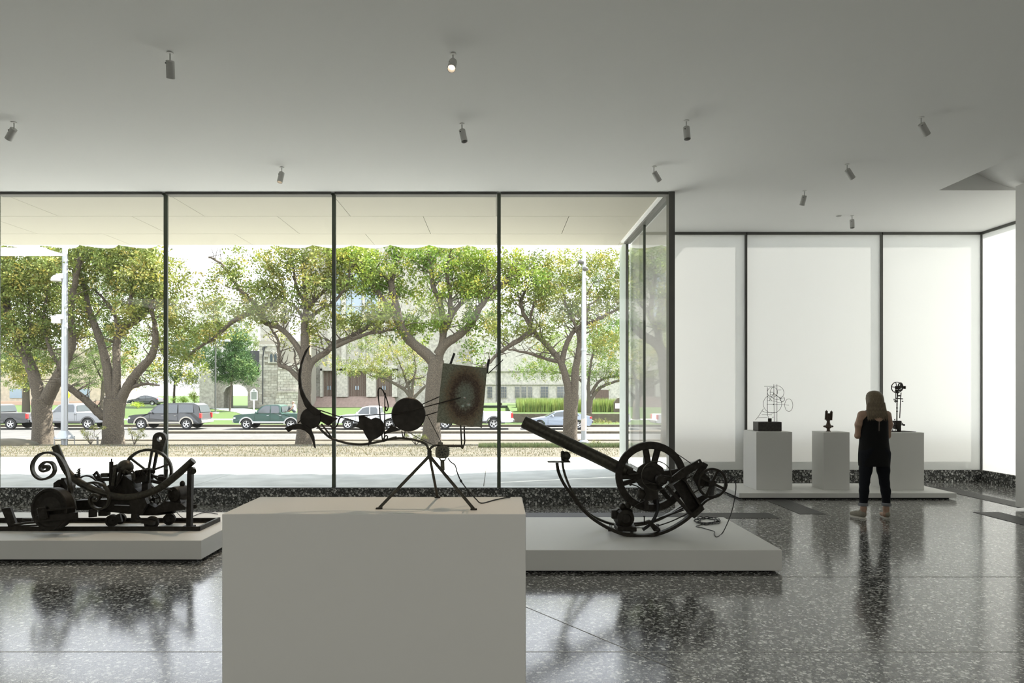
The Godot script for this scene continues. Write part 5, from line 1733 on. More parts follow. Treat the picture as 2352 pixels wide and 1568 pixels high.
func church() -> void:
	var stone := grain(mat(Color(0.5, 0.475, 0.405), 0.9), 0.75, 1.0, 0.03, 0.3, 51, true)
	var stone2 := grain(mat(Color(0.44, 0.41, 0.345), 0.9), 0.75, 1.0, 0.03, 0.3, 52, true)
	var stone3 := grain(mat(Color(0.55, 0.525, 0.455), 0.9), 0.8, 1.0, 0.03, 0.3, 53, true)
	var joint := mat(Color(0.3, 0.28, 0.23), 0.95)
	var pane_m := mat(Color(0.07, 0.085, 0.1), 0.12, 0.0, 0.8)
	var blue_m := mat(Color(0.2, 0.27, 0.33), 0.15, 0.0, 0.8)
	var door_m := grain(mat(Color(0.15, 0.1, 0.075), 0.7), 0.7, 1.0, 0.03, 0.6, 54)
	var slate := grain(mat(Color(0.08, 0.08, 0.085), 0.7), 0.5, 1.0, 0.08, 0.8, 55)
	var pink := grain(mat(Color(0.36, 0.275, 0.235), 0.9), 0.85, 1.0, 0.03, 0.3, 56, true)
	var c := thing("church", "pale limestone church with tower, arched porch, three brown doors, steps and a long wing", "church", Vector3(-15, -0.5, -90))
	part(c, "nave_wall", pbox(S(), 692, 380, 1088, 960, 88.5, 10.0), stone)
	part(c, "nave_base", pbox(S(), 700, 880, 910, 912, 88.2, 0.4), stone3)
	# pilasters beside the big window
	for u in [[752, 768], [784, 794], [832, 838], [870, 886]]:
		part(c, "pilaster", pbox(S(), u[0], 400, u[1], 850, 88.1, 0.5), stone3)
	for u in [[769, 783], [795, 807], [809, 831], [839, 852], [854, 869]]:
		var w := part(c, "church_window", lancet(S(), u[0], 622, u[1], 748, 88.45, 0.3), blue_m)
		for v in [648, 672, 703, 730]:
			part(w, "glazing_bar", pbox(S(), u[0], v - 0.7, u[1], v + 0.7, 88.2, 0.15), stone2)
	part(c, "window_sill", pbox(S(), 764, 747, 874, 752, 88.0, 0.6), stone3)
	# doors between stone piers
	for u in [[735, 740], [773, 798], [841, 863], [900, 912]]:
		part(c, "door_pier", pbox(S(), u[0], 846, u[1], 911, 87.4, 1.2), stone3)
	part(c, "door_lintel", pbox(S(), 735, 838, 912, 851, 87.4, 1.2), stone3)
	for u in [[740, 773], [799, 841], [864, 900]]:
		var m: float = (u[0] + u[1]) / 2
		for k in 2:
			var a: float = u[0] if k == 0 else m + 0.25
			var b: float = m - 0.25 if k == 0 else u[1]
			var leaf := part(c, "door", pbox(S(), a, 851, b, 910, 88.1, 0.2), door_m)
			part(leaf, "door_light", pbox(S(), (m - 4.0) if k == 0 else (m + 1.5), 886, (m - 1.5) if k == 0 else (m + 4.0), 895, 88.0, 0.12), blue_m)
			for j in 4:
				var g := lerpf(a, b, (j + 1) / 5.0)
				part(leaf, "board_joint", pbox(S(), g - 0.15, 852, g + 0.15, 909, 88.06, 0.1), joint)
	for k in 8:
		var v := 910.0 + k * 3.5
		var a := at(715 - k * 1.0, v, 88.0 - k * 0.42)
		var b := at(906 + k * 0.8, v + 3.5, 88.0 - k * 0.42)
		part(c, "step", S().box(Vector3((a.x + b.x) / 2, (a.y - 0.7) / 2, -(88.0 - k * 0.42) - 0.21), Vector3(b.x - a.x, a.y + 0.7, 0.42)), pink)
	part(c, "forecourt_wall", pbox(S(), 690, 939, 965, 957, 82.6, 0.5), pink)
	# tower with twin lancets, laid in blocks
	var tw := Node3D.new()
	tw.name = "tower"
	c.add_child(tw)
	origin[tw] = origin[c]
	part(tw, "tower_core", pbox(S(), 596, 783, 690, 940, 80.12, 7.0), joint)
	part(tw, "tower_head", pbox(S(), 598, 700, 634, 793, 81.0, 5.0), stone)
	part(tw, "coping", pbox(S(), 594, 790, 638, 795, 79.9, 0.8), stone3)
	var mats := [stone, stone2, stone3]
	var rb := RandomNumberGenerator.new()
	rb.seed = 5
	for ar in [[595.5, 795.0, 637.0, 936.0, 80.0], [637.5, 846.0, 690.0, 898.0, 79.5], [633.0, 902.0, 690.5, 937.0, 79.0]]:
		var v: float = ar[1]
		var odd := false
		while v < ar[3] - 1.0:
			var u: float = ar[0]
			var first := true
			while u < ar[2] - 1.0:
				var w := 13.5
				if first and odd: w = 7.0
				first = false
				var u1 := minf(u + w, ar[2])
				if ar[2] - u1 < 4.0: u1 = ar[2]
				if not (u1 > 617 and u < 639 and v > 803 and v < 833 and ar[4] == 80.0):
					part(tw, "stone_block", pbox(S(), u + 0.2, v + 0.2, u1 - 0.2, minf(v + 5.9, ar[3]), ar[4] + rb.randf() * 0.02, 0.6), mats[rb.randi() % 3])
				u = u1
			odd = not odd
			v += 6.1
	part(tw, "window_surround", lancet(S(), 617, 803, 639, 834, 80.0, 0.5), stone3)
	for u in [[620.5, 626], [630, 635.5]]:
		part(tw, "lancet_window", lancet(S(), u[0], 812, u[1], 831, 79.73, 0.1), pane_m)
		part(tw, "hood_mould", S().tube([at(u[0] - 2, 822, 79.7), at(u[0] - 1.5, 812, 79.7), at((u[0] + u[1]) / 2, 808, 79.7), at(u[1] + 1.5, 812, 79.7), at(u[1] + 2, 822, 79.7)], 0.06, 6), stone2)
	part(tw, "downpipe", S().tube([at(613, 796, 79.9), at(606, 797, 79.8), at(605, 812, 79.8), at(603.5, 820, 79.8), at(603.2, 928, 79.8)], 0.07, 8), slate)
	part(tw, "downpipe_head", pbox(S(), 602.5, 797, 607, 804, 79.75, 0.2), slate)
	part(tw, "string_course", pbox(S(), 632, 898, 691, 901.5, 78.9, 0.8), stone2)
	part(tw, "buttress_cap", S().prism(outline(79.5, [637, 847, 690, 847, 690, 838, 664, 834]), 1.0, Transform3D(Basis.IDENTITY, Vector3(0, 0, -79.9))), stone3)
	# porch with a wide arch
	var po := c
	var arch := [463, 862, 596, 862, 596, 938, 569, 938, 569, 897, 566, 890, 560, 885, 552, 882, 544, 881, 534, 882, 525, 885, 518, 890, 514, 897, 514, 938, 463, 938]
	part(po, "arch_wall", S().prism(outline(82, arch), 1.2, Transform3D(Basis.IDENTITY, Vector3(0, 0, -82.6))), stone2)
	part(po, "arch_moulding", S().band(pts([0.0, 0.0, 1.0], 81.9, [514, 900, 518, 891, 525, 886, 534, 883, 544, 882, 552, 883, 560, 886, 566, 891, 569, 898]), 0.14, 0.2), stone3)
	part(po, "inner_pier", pbox(S(), 514, 884, 529, 938, 83.2, 0.9), stone2)
	part(po, "slate_roof", S().prism(outline(82, [500, 864, 600, 864, 596, 824, 520, 824]), 6.0, Transform3D(Basis(Vector3.RIGHT, -0.25), Vector3(0, 0.5, -85.3))), slate)
	part(po, "left_pier", pbox(S(), 458, 850, 492, 938, 81.3, 1.0), stone)
	# wing with mullioned windows
	var wg := c
	part(wg, "wing_wall", pbox(S(), 1085, 770, 1520, 925, 84.0, 8.0), stone3)
	for u in [[1119.8, 1129.6], [1151, 1163], [1183.7, 1193], [1198, 1208], [1213.7, 1221.5], [1242, 1258.6], [1280, 1300]]:
		part(wg, "wing_window_surround", pbox(S(), u[0] - 1.6, 885, u[1] + 1.6, 915, 83.92, 0.2), stone)
		var w := part(wg, "wing_window", pbox(S(), u[0], 888, u[1], 913, 83.85, 0.2), pane_m)
		for k in 2:
			var g: float = lerpf(u[0], u[1], (k + 1) / 3.0)
			part(w, "glazing_bar", pbox(S(), g - 0.35, 888, g + 0.35, 913, 83.8, 0.06), stone2)
		for v in [894, 901, 907]:
			part(w, "glazing_bar", pbox(S(), u[0], v - 0.3, u[1], v + 0.3, 83.8, 0.06), stone2)
	part(wg, "string_course", pbox(S(), 1085, 881, 1310, 883.5, 83.8, 0.3), stone)
	part(wg, "string_course", pbox(S(), 1085, 850, 1520, 853, 83.7, 0.4), stone)
	part(wg, "wing_door", pbox(S(), 1367, 895, 1398, 923, 83.9, 0.2), door_m)
	part(wg, "downpipe", S().tube([at(1140, 800, 83.8), at(1140, 922, 83.8)], 0.06, 6), slate)
	# pale building far behind the first oaks
	var fb := thing("pale_building", "low beige building with wide windows far behind the first oaks", "building", at(90, 930, 100))
	part(fb, "wall", pbox(S(), -180, 800, 240, 940, 100.0, 10.0), grain(mat(Color(0.55, 0.47, 0.36), 0.9), 0.85, 1.0, 0.03, 0.2, 57, true))
	for u in [[-60, -40], [-20, 0], [22, 50], [85, 110], [180, 205]]:
		part(fb, "window", pbox(S(), u[0], 893, u[1], 914, 99.9, 0.2), blue_m)
	part(fb, "hedge_wall", pbox(S(), -180, 921, 240, 934, 97.0, 0.5), mat(Color(0.5, 0.33, 0.26), 0.9))


# ------------------------------------------------------------------ vehicles, all heading to the left
func vehicle(called: String, label: String, category: String, kind: String, xf: float, dn: float, L: float, H: float, W: float, r: float, wx: Array, paint: Material, trim: Material, arch_ring: bool, rimc: Color) -> Node3D:
	var y0 := gy(dn + 1.0) + 0.005
	var o := Vector3(xf, y0, -(dn + W / 2))
	var t := thing(called, label, category, o)
	var up: Array
	var belt: float
	var lean := 0.26
	if kind == "suv":
		up = [[0.06, 0.42], [0.0, 0.55], [0.02, 0.86], [0.1, 0.98], [0.5, 1.05], [1.4, 1.12], [2.05, 1.74], [2.5, 1.86], [3.6, 1.9], [4.7, 1.86], [4.98, 1.74], [5.18, 1.1], [5.22, 0.75], [5.3, 0.7], [5.3, 0.5], [5.15, 0.42]]
		belt = 1.12
	elif kind == "pickup":
		up = [[0.1, 0.45], [0.0, 0.55], [0.0, 0.8], [0.06, 0.98], [0.5, 1.06], [1.5, 1.12], [2.05, 1.64], [2.35, 1.72], [3.15, 1.73], [3.35, 1.66], [3.45, 1.16], [3.5, 1.12], [5.35, 1.12], [5.42, 1.08], [5.42, 0.68], [5.5, 0.66], [5.5, 0.5], [5.3, 0.46]]
		belt = 1.12
	else:
		up = [[0.1, 0.24], [0.0, 0.42], [0.03, 0.62], [0.4, 0.76], [1.25, 0.9], [2.0, 1.28], [2.5, 1.36], [3.0, 1.34], [3.6, 1.15], [4.15, 0.98], [4.42, 0.94], [4.5, 0.7], [4.45, 0.35], [4.3, 0.24]]
		belt = 0.88
	var sx: float = L / up[up.size() - 3][0] if kind == "sedan" else L / (5.3 if kind == "suv" else 5.5)
	var sy := H / (1.9 if kind == "suv" else (1.73 if kind == "pickup" else 1.36))
	var poly := PackedVector2Array()
	for q in up: poly.append(Vector2(q[0] * sx, q[1] * sy))
	var yb := poly[0].y
	for w in [wx[1], wx[0]]:
		for k in 13:
			var a := PI * k / 12.0
			poly.append(Vector2(w + cos(a) * (r + 0.06), maxf(yb, r + sin(a) * (r + 0.06) - 0.0)))
	belt *= sy
	var hw := func(y: float) -> float: return W / 2 - maxf(0.0, y - belt) * lean - maxf(0.0, 0.6 * belt - y) * 0.08
	# body: side outline with a tumblehome above the belt line
	var s := S()
	var pp := poly.duplicate()
	var area := 0.0
	for k in pp.size(): area += pp[k].cross(pp[(k + 1) % pp.size()])
	if area < 0: pp.reverse()
	var id := Geometry2D.triangulate_polygon(pp)
	for k in range(0, id.size(), 3):
		var a := pp[id[k]]
		var b := pp[id[k + 1]]
		var c := pp[id[k + 2]]
		if (b - a).cross(c - a) < 0:
			var q := b
			b = c
			c = q
		s.tri(o + Vector3(a.x, a.y, hw.call(a.y)), o + Vector3(b.x, b.y, hw.call(b.y)), o + Vector3(c.x, c.y, hw.call(c.y)))
		s.tri(o + Vector3(a.x, a.y, -hw.call(a.y)), o + Vector3(c.x, c.y, -hw.call(c.y)), o + Vector3(b.x, b.y, -hw.call(b.y)))
	for k in pp.size():
		var a := pp[k]
		var b := pp[(k + 1) % pp.size()]
		s.quad(o + Vector3(a.x, a.y, -hw.call(a.y)), o + Vector3(b.x, b.y, -hw.call(b.y)), o + Vector3(b.x, b.y, hw.call(b.y)), o + Vector3(a.x, a.y, hw.call(a.y)))
	var body := part(t, "body", s, paint)
	var win: Array
	if kind == "suv":
		win = [[[1.62, 1.16], [2.12, 1.7], [2.62, 1.78], [2.66, 1.16]], [[2.74, 1.16], [2.7, 1.78], [3.5, 1.8], [3.55, 1.16]], [[3.66, 1.2], [3.62, 1.8], [4.62, 1.78], [4.72, 1.2]]]
	elif kind == "pickup":
		win = [[[1.68, 1.15], [2.1, 1.58], [2.36, 1.65], [2.62, 1.66], [2.64, 1.15]], [[2.72, 1.15], [2.7, 1.66], [3.18, 1.65], [3.28, 1.5], [3.3, 1.15]]]
	else:
		win = [[[1.45, 0.93], [2.02, 1.24], [2.5, 1.3], [2.62, 1.3], [2.68, 0.93]], [[2.76, 0.94], [2.72, 1.29], [3.0, 1.28], [3.5, 1.1], [3.6, 0.98]]]
	for side in [1.0, -1.0]:
		for w in win:
			var q := []
			for e in w: q.append(o + Vector3(e[0] * sx, e[1] * sy, side * (hw.call(e[1] * sy) + 0.006)))
			var ws := S()
			for k in range(1, q.size() - 1):
				if side > 0: ws.tri(q[0], q[k + 1], q[k])
				else: ws.tri(q[0], q[k], q[k + 1])
			part(t, "side_window", ws, M.car_glass)
		for w in wx:
			var wc := o + Vector3(w, r, side * (W / 2 - 0.11))
			var ty := S()
			var tf := facing(Vector3(0, 0, side), wc)
			ty.lathe([[r * 0.55, -0.1], [r - 0.03, -0.11], [r, -0.08], [r, 0.08], [r - 0.03, 0.105], [r * 0.66, 0.11], [r * 0.64, 0.09]], 28, tf)
			var wheel := part(t, "wheel", ty, M.tyre)
			var rm := S()
			rm.lathe([[0, 0.05], [r * 0.18, 0.07], [r * 0.2, 0.05]], 18, tf)
			rm.lathe([[r * 0.54, 0.06], [r * 0.66, 0.1], [r * 0.62, 0.06]], 24, tf)
			var rim := part(wheel, "rim", rm, mat(rimc, 0.35, 0.5))
			var sp := S()
			for k in 5:
				var a := TAU * k / 5.0 + 0.3
				var dd := tf.basis * Vector3(cos(a), 0, -sin(a))
				bar(sp, wc + dd * r * 0.1 + tf.basis.y * 0.06, wc + dd * r * 0.58 + tf.basis.y * 0.07, r * 0.2, 0.03, tf.basis.y)
			part(wheel, "rim_spokes", sp, mat(rimc, 0.35, 0.5))
			part(wheel, "hub_well", disc(S(), wc + tf.basis.y * 0.02, tf.basis.y, r * 0.6, 0.02, 20), M.tyre)
			if arch_ring:
				var ar := []
				for k in 13:
					var a := PI * k / 12.0
					ar.append(o + Vector3(w + cos(a) * (r + 0.1), r + sin(a) * (r + 0.1), side * (W / 2 + 0.004)))
				part(t, "wheel_arch", S().band(ar, 0.09, 0.03), trim)
		var a0: float = wx[0] + r + 0.1
		var a1: float = wx[1] - r - 0.1
		part(t, "rocker_trim", S().cbox(o + Vector3((a0 + a1) / 2, yb + 0.06, side * (W / 2 - 0.005)), Vector3(a1 - a0, 0.13 if kind != "sedan" else 0.06, 0.05), 0.01), trim)
		var joints := [1.55, 2.68, 3.58] if kind == "suv" else ([1.55, 2.67, 3.36, 3.5] if kind == "pickup" else [1.4, 2.72])
		for j in joints:
			part(t, "door_seam", S().box(o + Vector3(j * sx, (yb + belt) / 2 + 0.08, side * (W / 2 + 0.001)), Vector3(0.012, belt - yb - 0.16, 0.004)), M.tyre)
		for j in [2.5, 3.4] if kind != "sedan" else [2.5]:
			part(t, "door_handle", S().cbox(o + Vector3(j * sx, belt - 0.14, side * (W / 2 + 0.012)), Vector3(0.16, 0.035, 0.03), 0.008), trim)
		part(t, "mirror", S().cbox(o + Vector3(1.72 * sx, belt + 0.1, side * (W / 2 + 0.12)), Vector3(0.12, 0.17, 0.2), 0.04), paint)
		var ly := 0.86 * sy if kind != "sedan" else 0.8 * sy
		part(t, "tail_light", S().cbox(o + Vector3(L - 0.09, ly + (0.12 if kind == "suv" else 0.05), side * (W / 2 - 0.07)), Vector3(0.16, 0.36 if kind != "sedan" else 0.14, 0.17), 0.02), M.tail)
		part(t, "headlight", S().cbox(o + Vector3(0.1, 0.8 * sy if kind != "sedan" else 0.6, side * (W / 2 - 0.16)), Vector3(0.2, 0.16, 0.33), 0.03), M.headlight)
	part(t, "front_bumper", S().cbox(o + Vector3(0.02, 0.56 * sy, 0), Vector3(0.16, 0.2, W - 0.06), 0.03), trim)
	part(t, "rear_bumper", S().cbox(o + Vector3(L + 0.0, 0.56 * sy, 0), Vector3(0.16, 0.2, W - 0.06), 0.03), trim)
	part(t, "underbody", S().box(o + Vector3(L / 2, yb - 0.03, 0), Vector3(L * 0.8, 0.1, W * 0.7)), M.tyre)
	# front and rear glass
	var fg: Array = [[1.46, 1.15], [2.0, 1.68]] if kind == "suv" else ([[1.54, 1.14], [2.02, 1.6]] if kind == "pickup" else [[1.3, 0.93], [1.96, 1.26]])
	var rg: Array = [[5.17, 1.2], [5.0, 1.7]] if kind == "suv" else ([[3.47, 1.2], [3.38, 1.6]] if kind == "pickup" else [[4.08, 1.02], [3.1, 1.33]])
	for g in [fg, rg]:
		var yb0: float = g[0][1] * sy
		var yt0: float = g[1][1] * sy
		var off := Vector3(-0.03 if g == fg else 0.03, 0.02, 0)
		var h0: float = hw.call(yb0) - 0.08
		var h1: float = hw.call(yt0) - 0.08
		var q := [o + Vector3(g[0][0] * sx, yb0, -h0) + off, o + Vector3(g[0][0] * sx, yb0, h0) + off, o + Vector3(g[1][0] * sx, yt0, h1) + off, o + Vector3(g[1][0] * sx, yt0, -h1) + off]
		var gs := S()
		if g == fg: gs.quad(q[0], q[1], q[2], q[3])
		else: gs.quad(q[3], q[2], q[1], q[0])
		part(t, "windscreen" if g == fg else "rear_glass", gs, M.car_glass)
	return t


func vehicles() -> void:
	M.car_glass = mat(Color(0.05, 0.06, 0.065), 0.08, 0.0, 0.9)
	M.tyre = mat(Color(0.022, 0.022, 0.022), 0.8)
	M.tail = mat(Color(0.5, 0.03, 0.03), 0.25)
	M.headlight = mat(Color(0.7, 0.7, 0.68), 0.15)
	var grey_trim := mat(Color(0.1, 0.1, 0.1), 0.5)
	var chrome := mat(Color(0.55, 0.56, 0.57), 0.25, 0.7)
	var tan_trim := mat(Color(0.45, 0.42, 0.36), 0.5)
	var paint := func(c: Color) -> StandardMaterial3D:
		var m := mat(c, 0.3, 0.0, 0.5)
		m.clearcoat_enabled = true
		m.clearcoat = 0.35
		m.clearcoat_roughness = 0.08
		return m
	var dn := 49.0
	var X := func(u: float) -> float: return (u - CX) / FOC * dn
	var alloy := Color(0.6, 0.6, 0.6)
	vehicle("pickup_truck", "dark grey pickup truck whose tail shows beside the first oak trunk", "pickup truck", "pickup", -33.65 - 5.6, dn, 5.6, 1.8, 1.95, 0.39, [0.98, 4.35], paint.call(Color(0.075, 0.077, 0.08)), grey_trim, false, alloy)
	vehicle("pickup_truck", "silver grey pickup truck behind the steel light pole", "pickup truck", "pickup", X.call(236) - 5.2, dn, 5.2, 1.85, 1.98, 0.4, [0.94, 4.1], paint.call(Color(0.3, 0.31, 0.32)), grey_trim, true, alloy)
	vehicle("station_wagon", "dark grey sport utility car with tan lower trim", "car", "suv", X.call(293), dn, 5.3, 1.9, 1.98, 0.39, [0.95, 4.2], paint.call(Color(0.05, 0.052, 0.055)), tan_trim, true, alloy)
	vehicle("pickup_truck", "dark green pickup truck with chrome wheel arches", "pickup truck", "pickup", X.call(535), dn, 5.5, 1.76, 1.92, 0.38, [0.95, 4.15], paint.call(Color(0.035, 0.085, 0.07)), chrome, true, alloy)
	vehicle("pickup_truck", "old white pickup truck in front of the church steps", "pickup truck", "pickup", X.call(771), dn, 5.0, 1.66, 1.8, 0.37, [0.85, 3.85], paint.call(Color(0.62, 0.65, 0.68)), grey_trim, false, Color(0.75, 0.75, 0.75))
	vehicle("pickup_truck", "white pickup truck with red tail light behind the rusty sheet", "pickup truck", "pickup", X.call(1179) - 5.9, dn, 5.9, 1.9, 1.98, 0.41, [1.0, 4.5], paint.call(Color(0.64, 0.66, 0.68)), grey_trim, true, alloy)
	vehicle("sedan", "silver blue sedan parked by the low retaining wall", "car", "sedan", X.call(1213), dn, 4.6, 1.34, 1.78, 0.32, [0.85, 3.6], paint.call(Color(0.3, 0.35, 0.42)), grey_trim, false, alloy)
	var far := vehicle("sedan", "small dark sedan parked far off behind the second oak", "car", "sedan", -51.5, 95.0, 4.4, 1.4, 1.8, 0.32, [0.85, 3.6], paint.call(Color(0.04, 0.045, 0.055)), grey_trim, false, alloy)
	rider(Vector3(X.call(667), gy(50.0) + 1.22, -50.0))
	# guard bars on the green pickup's nose


# ------------------------------------------------------------------ poles, signs and shrubs
func street_things() -> void:
	var galv := mat(Color(0.36, 0.38, 0.4), 0.4, 0.6)
	var d := 29.5
	var b := at(148, 1010, d)
	b.y = gy(d)
	var x := b.x
	var t := thing("light_pole", "tall galvanised light pole with white lamp heads and a flared base cover", "light pole", b)
	part(t, "pole", S().tube([b + Vector3(0, 0.2, 0), Vector3(x + 0.03, 9.5, -d)], [0.135, 0.105], 20), galv)
	var cone := S()
	cone.lathe([[0.4, 0.28], [0.4, 0.31], [0.16, 0.62], [0.14, 0.62]], 8, Transform3D(Basis.IDENTITY, b))
	part(t, "base_cover", cone, galv)
	part(t, "pole_foot", cyl(S(), b - Vector3(0, 0.2, 0), b + Vector3(0, 0.35, 0), 0.13), galv)
	for k in 4:
		var a := PI / 4 + PI / 2 * k
		part(t, "anchor_bolt", cyl(S(), b + Vector3(cos(a) * 0.38, -0.15, sin(a) * 0.38), b + Vector3(cos(a) * 0.38, 0.38, sin(a) * 0.38), 0.018, 8), galv)
	var wl := mat(Color(0.75, 0.75, 0.73), 0.4)
	for v in [[642, 0], [735, 1]]:
		var p := at(148, v[0], d)
		part(t, "lamp_arm", S().cbox(p + Vector3(-0.12, 0.13, 0.1), Vector3(0.3, 0.22, 0.16), 0.02), wl)
		if v[1] == 0:
			part(t, "lamp_head", S().lathe([[0, -0.14], [0.2, -0.14], [0.22, -0.1], [0.19, 0.02], [0.1, 0.12], [0, 0.13]], 22, Transform3D(Basis.IDENTITY, p + Vector3(-0.27, 0.05, 0.12))), wl)
		else:
			part(t, "lamp_head", S().lathe([[0, -0.2], [0.17, -0.2], [0.18, -0.18], [0.19, 0.03], [0.21, 0.04], [0.21, 0.1], [0.1, 0.13], [0, 0.13]], 22, Transform3D(Basis.IDENTITY, p + Vector3(-0.27, 0.05, 0.12))), wl)
	# second pole, with signal heads
	d = 28.3
	b = at(1341, 1012, d)
	b.y = gy(d)
	t = thing("signal_pole", "grey steel pole with small dark cameras high up, behind the oak nearest the glass corner", "pole", b)
	part(t, "pole", S().tube([b, Vector3(b.x, at(0, 655, d).y, -d)], [0.11, 0.095], 18), galv)
	part(t, "upper_pole", S().tube([Vector3(b.x, at(0, 655, d).y, -d), Vector3(b.x + 0.02, at(0, 540, d).y, -d)], [0.085, 0.07], 14), galv)
	part(t, "clamp_band", disc(S(), Vector3(b.x, at(0, 803, d).y, -d), Vector3.UP, 0.125, 0.1, 18), galv)
	part(t, "base_collar", disc(S(), b + Vector3(0, 0.12, 0), Vector3.UP, 0.2, 0.25, 18, 0.06), galv)
	for q in [[1338, 602, -0.08], [1341, 618, 0.05]]:
		part(t, "camera", S().ball(at(q[0], q[1], d) + Vector3(q[2], 0, 0.1), Vector3(0.13, 0.1, 0.12), 14, 10), M.frame_grey)
	part(t, "camera_arm", S().tube([at(1341, 632, d), at(1352, 640, d)], 0.05, 8), wl)
	# notices stapled round the pole
	part(t, "paper_wrap", ring(S(), Vector3(b.x, at(0, 975, d).y, -d), Vector3.UP, 0.118, 0.112, 0.5, 18), mat(Color(0.5, 0.45, 0.42), 0.9))
	# church lamp post
	d = 70.0
	b = at(495, 945, d)
	b.y = gy(d)
	var dk := mat(Color(0.06, 0.065, 0.06), 0.5)
	t = thing("lamp_post", "dark slim lamp post on a round footing in the church lawn", "lamp post", b)
	part(t, "post", S().tube([b, at(495, 828, d), at(496, 782, d)], [0.085, 0.07, 0.05], 12), dk)
	part(t, "footing", disc(S(), b + Vector3(0, 0.05, 0), Vector3.UP, 0.35, 0.12, 20), M.conc)
	for q in [[507, 782], [522, 782]]:
		part(t, "floodlight", S().cbox(at(q[0], q[1], d), Vector3(0.55, 0.26, 0.35), 0.04), galv)
	part(t, "cross_arm", S().tube([at(495, 785, d), at(528, 785, d)], 0.04, 8), dk)
	# historical marker with a crest
	d = 66.0
	b = at(583, 945, d)
	b.y = gy(d)
	t = thing("historical_marker", "grey cast marker plate with a white rim and crest on a white post", "sign", b)
	part(t, "post", S().tube([b, at(583, 918, d)], 0.06, 10), wl)
	part(t, "plate", S().prism(outline(d, [575.5, 919, 591, 919, 591, 898, 588, 896, 586, 893, 583, 892.3, 580, 893, 578, 896, 575.5, 898]), 0.08, Transform3D(Basis.IDENTITY, Vector3(0, 0, -d))), wl)
	part(t, "plate_field", pbox(S(), 576.8, 899.5, 589.8, 917.5, d - 0.06, 0.04), mat(Color(0.14, 0.16, 0.14), 0.6))
	part(t, "crest", disc(S(), at(583.2, 896.3, d - 0.06), Vector3.BACK, 0.1, 0.04, 16), mat(Color(0.2, 0.22, 0.2), 0.6))
	# leaning stake and bollards
	t = thing("warning_sign", "small yellow diamond road sign beyond the steel light pole", "sign", at(158, 960, 58))
	part(t, "plate", S().prism(outline(58, [157, 899, 162, 907, 157, 915, 152, 907]), 0.03, Transform3D(Basis.IDENTITY, Vector3(0, 0, -58.0))), mat(Color(0.85, 0.75, 0.02), 0.5))
	var sb := at(157, 960, 58.05)
	sb.y = gy(58)
	part(t, "post", S().tube([sb, at(157, 905, 58.05)], 0.035, 8), galv)
	d = 58.0
	b = at(711.5, 950, d)
	b.y = gy(d)
	t = thing("wooden_pole", "slender pale tan pole behind the third oak", "pole", b)
	part(t, "shaft", S().tube([b, at(712.5, 736, d)], [0.1, 0.075], 12), mat(Color(0.5, 0.38, 0.2), 0.8))
	part(t, "cap", disc(S(), at(712.5, 735.6, d), Vector3.UP, 0.09, 0.05, 12), mat(Color(0.4, 0.3, 0.18), 0.8))
	d = 57.5
	b = at(1419, 950, d)
	b.y = -0.37
	t = thing("stone_marker", "pale stone slab with a pointed top standing on the terrace lawn", "monument", b)
	part(t, "slab", S().prism(outline(d, [1410, 946, 1432, 946, 1432, 922, 1425, 913, 1418, 914, 1410, 923]), 0.35, Transform3D(Basis.IDENTITY, Vector3(0, 0, -d))), M.kerb)
	part(t, "plaque", pbox(S(), 1413, 926, 1429, 938, d - 0.2, 0.06), wl)
	# small utility stub between the oaks
	b = at(224, 1015, 29.2)
	b.y = gy(29.2)
	t = thing("utility_stub", "short grey stub post beside the second oak", "post", b)
	part(t, "stub", S().tube([b, b + Vector3(0, 0.34, 0)], 0.04, 10), M.frame_grey)
	part(t, "stub_cap", disc(S(), b + Vector3(0, 0.34, 0), Vector3.UP, 0.05, 0.03, 12), M.frame_grey)
	# bright canopy lip of the building to the left
	struct("canopy", slab(S(), -17.0, -9.07, -14.4, -13.62, SOF, SOF + 0.02), M.frosted, "bright white canopy edge outside the first glass bay")


# clumps of leaves set about blobs; the mesh is one spray of small leaves
func spray(n: int, rad: float, leaf: float, sd: int) -> ArrayMesh:
	var r := RandomNumberGenerator.new()
	r.seed = sd
	var s := S()
	for k in n:
		var c := Vector3(r.randf_range(-1, 1), r.randf_range(-0.8, 0.8), r.randf_range(-1, 1))
		if c.length() > 1.0: c = c.normalized() * r.randf()
		c *= rad
		var b := Basis.from_euler(Vector3(r.randf() * TAU, r.randf() * TAU, r.randf() * TAU))
		var l := leaf * r.randf_range(0.7, 1.3)
		var p0 := c - b.x * l * 0.5
		var p1 := c + b.y * l * 0.26 + b.z * l * 0.05
		var p2 := c + b.x * l * 0.5
		var p3 := c - b.y * l * 0.26 + b.z * l * 0.05
		s.quad(p0, p3, p2, p1)
	return s.mesh()


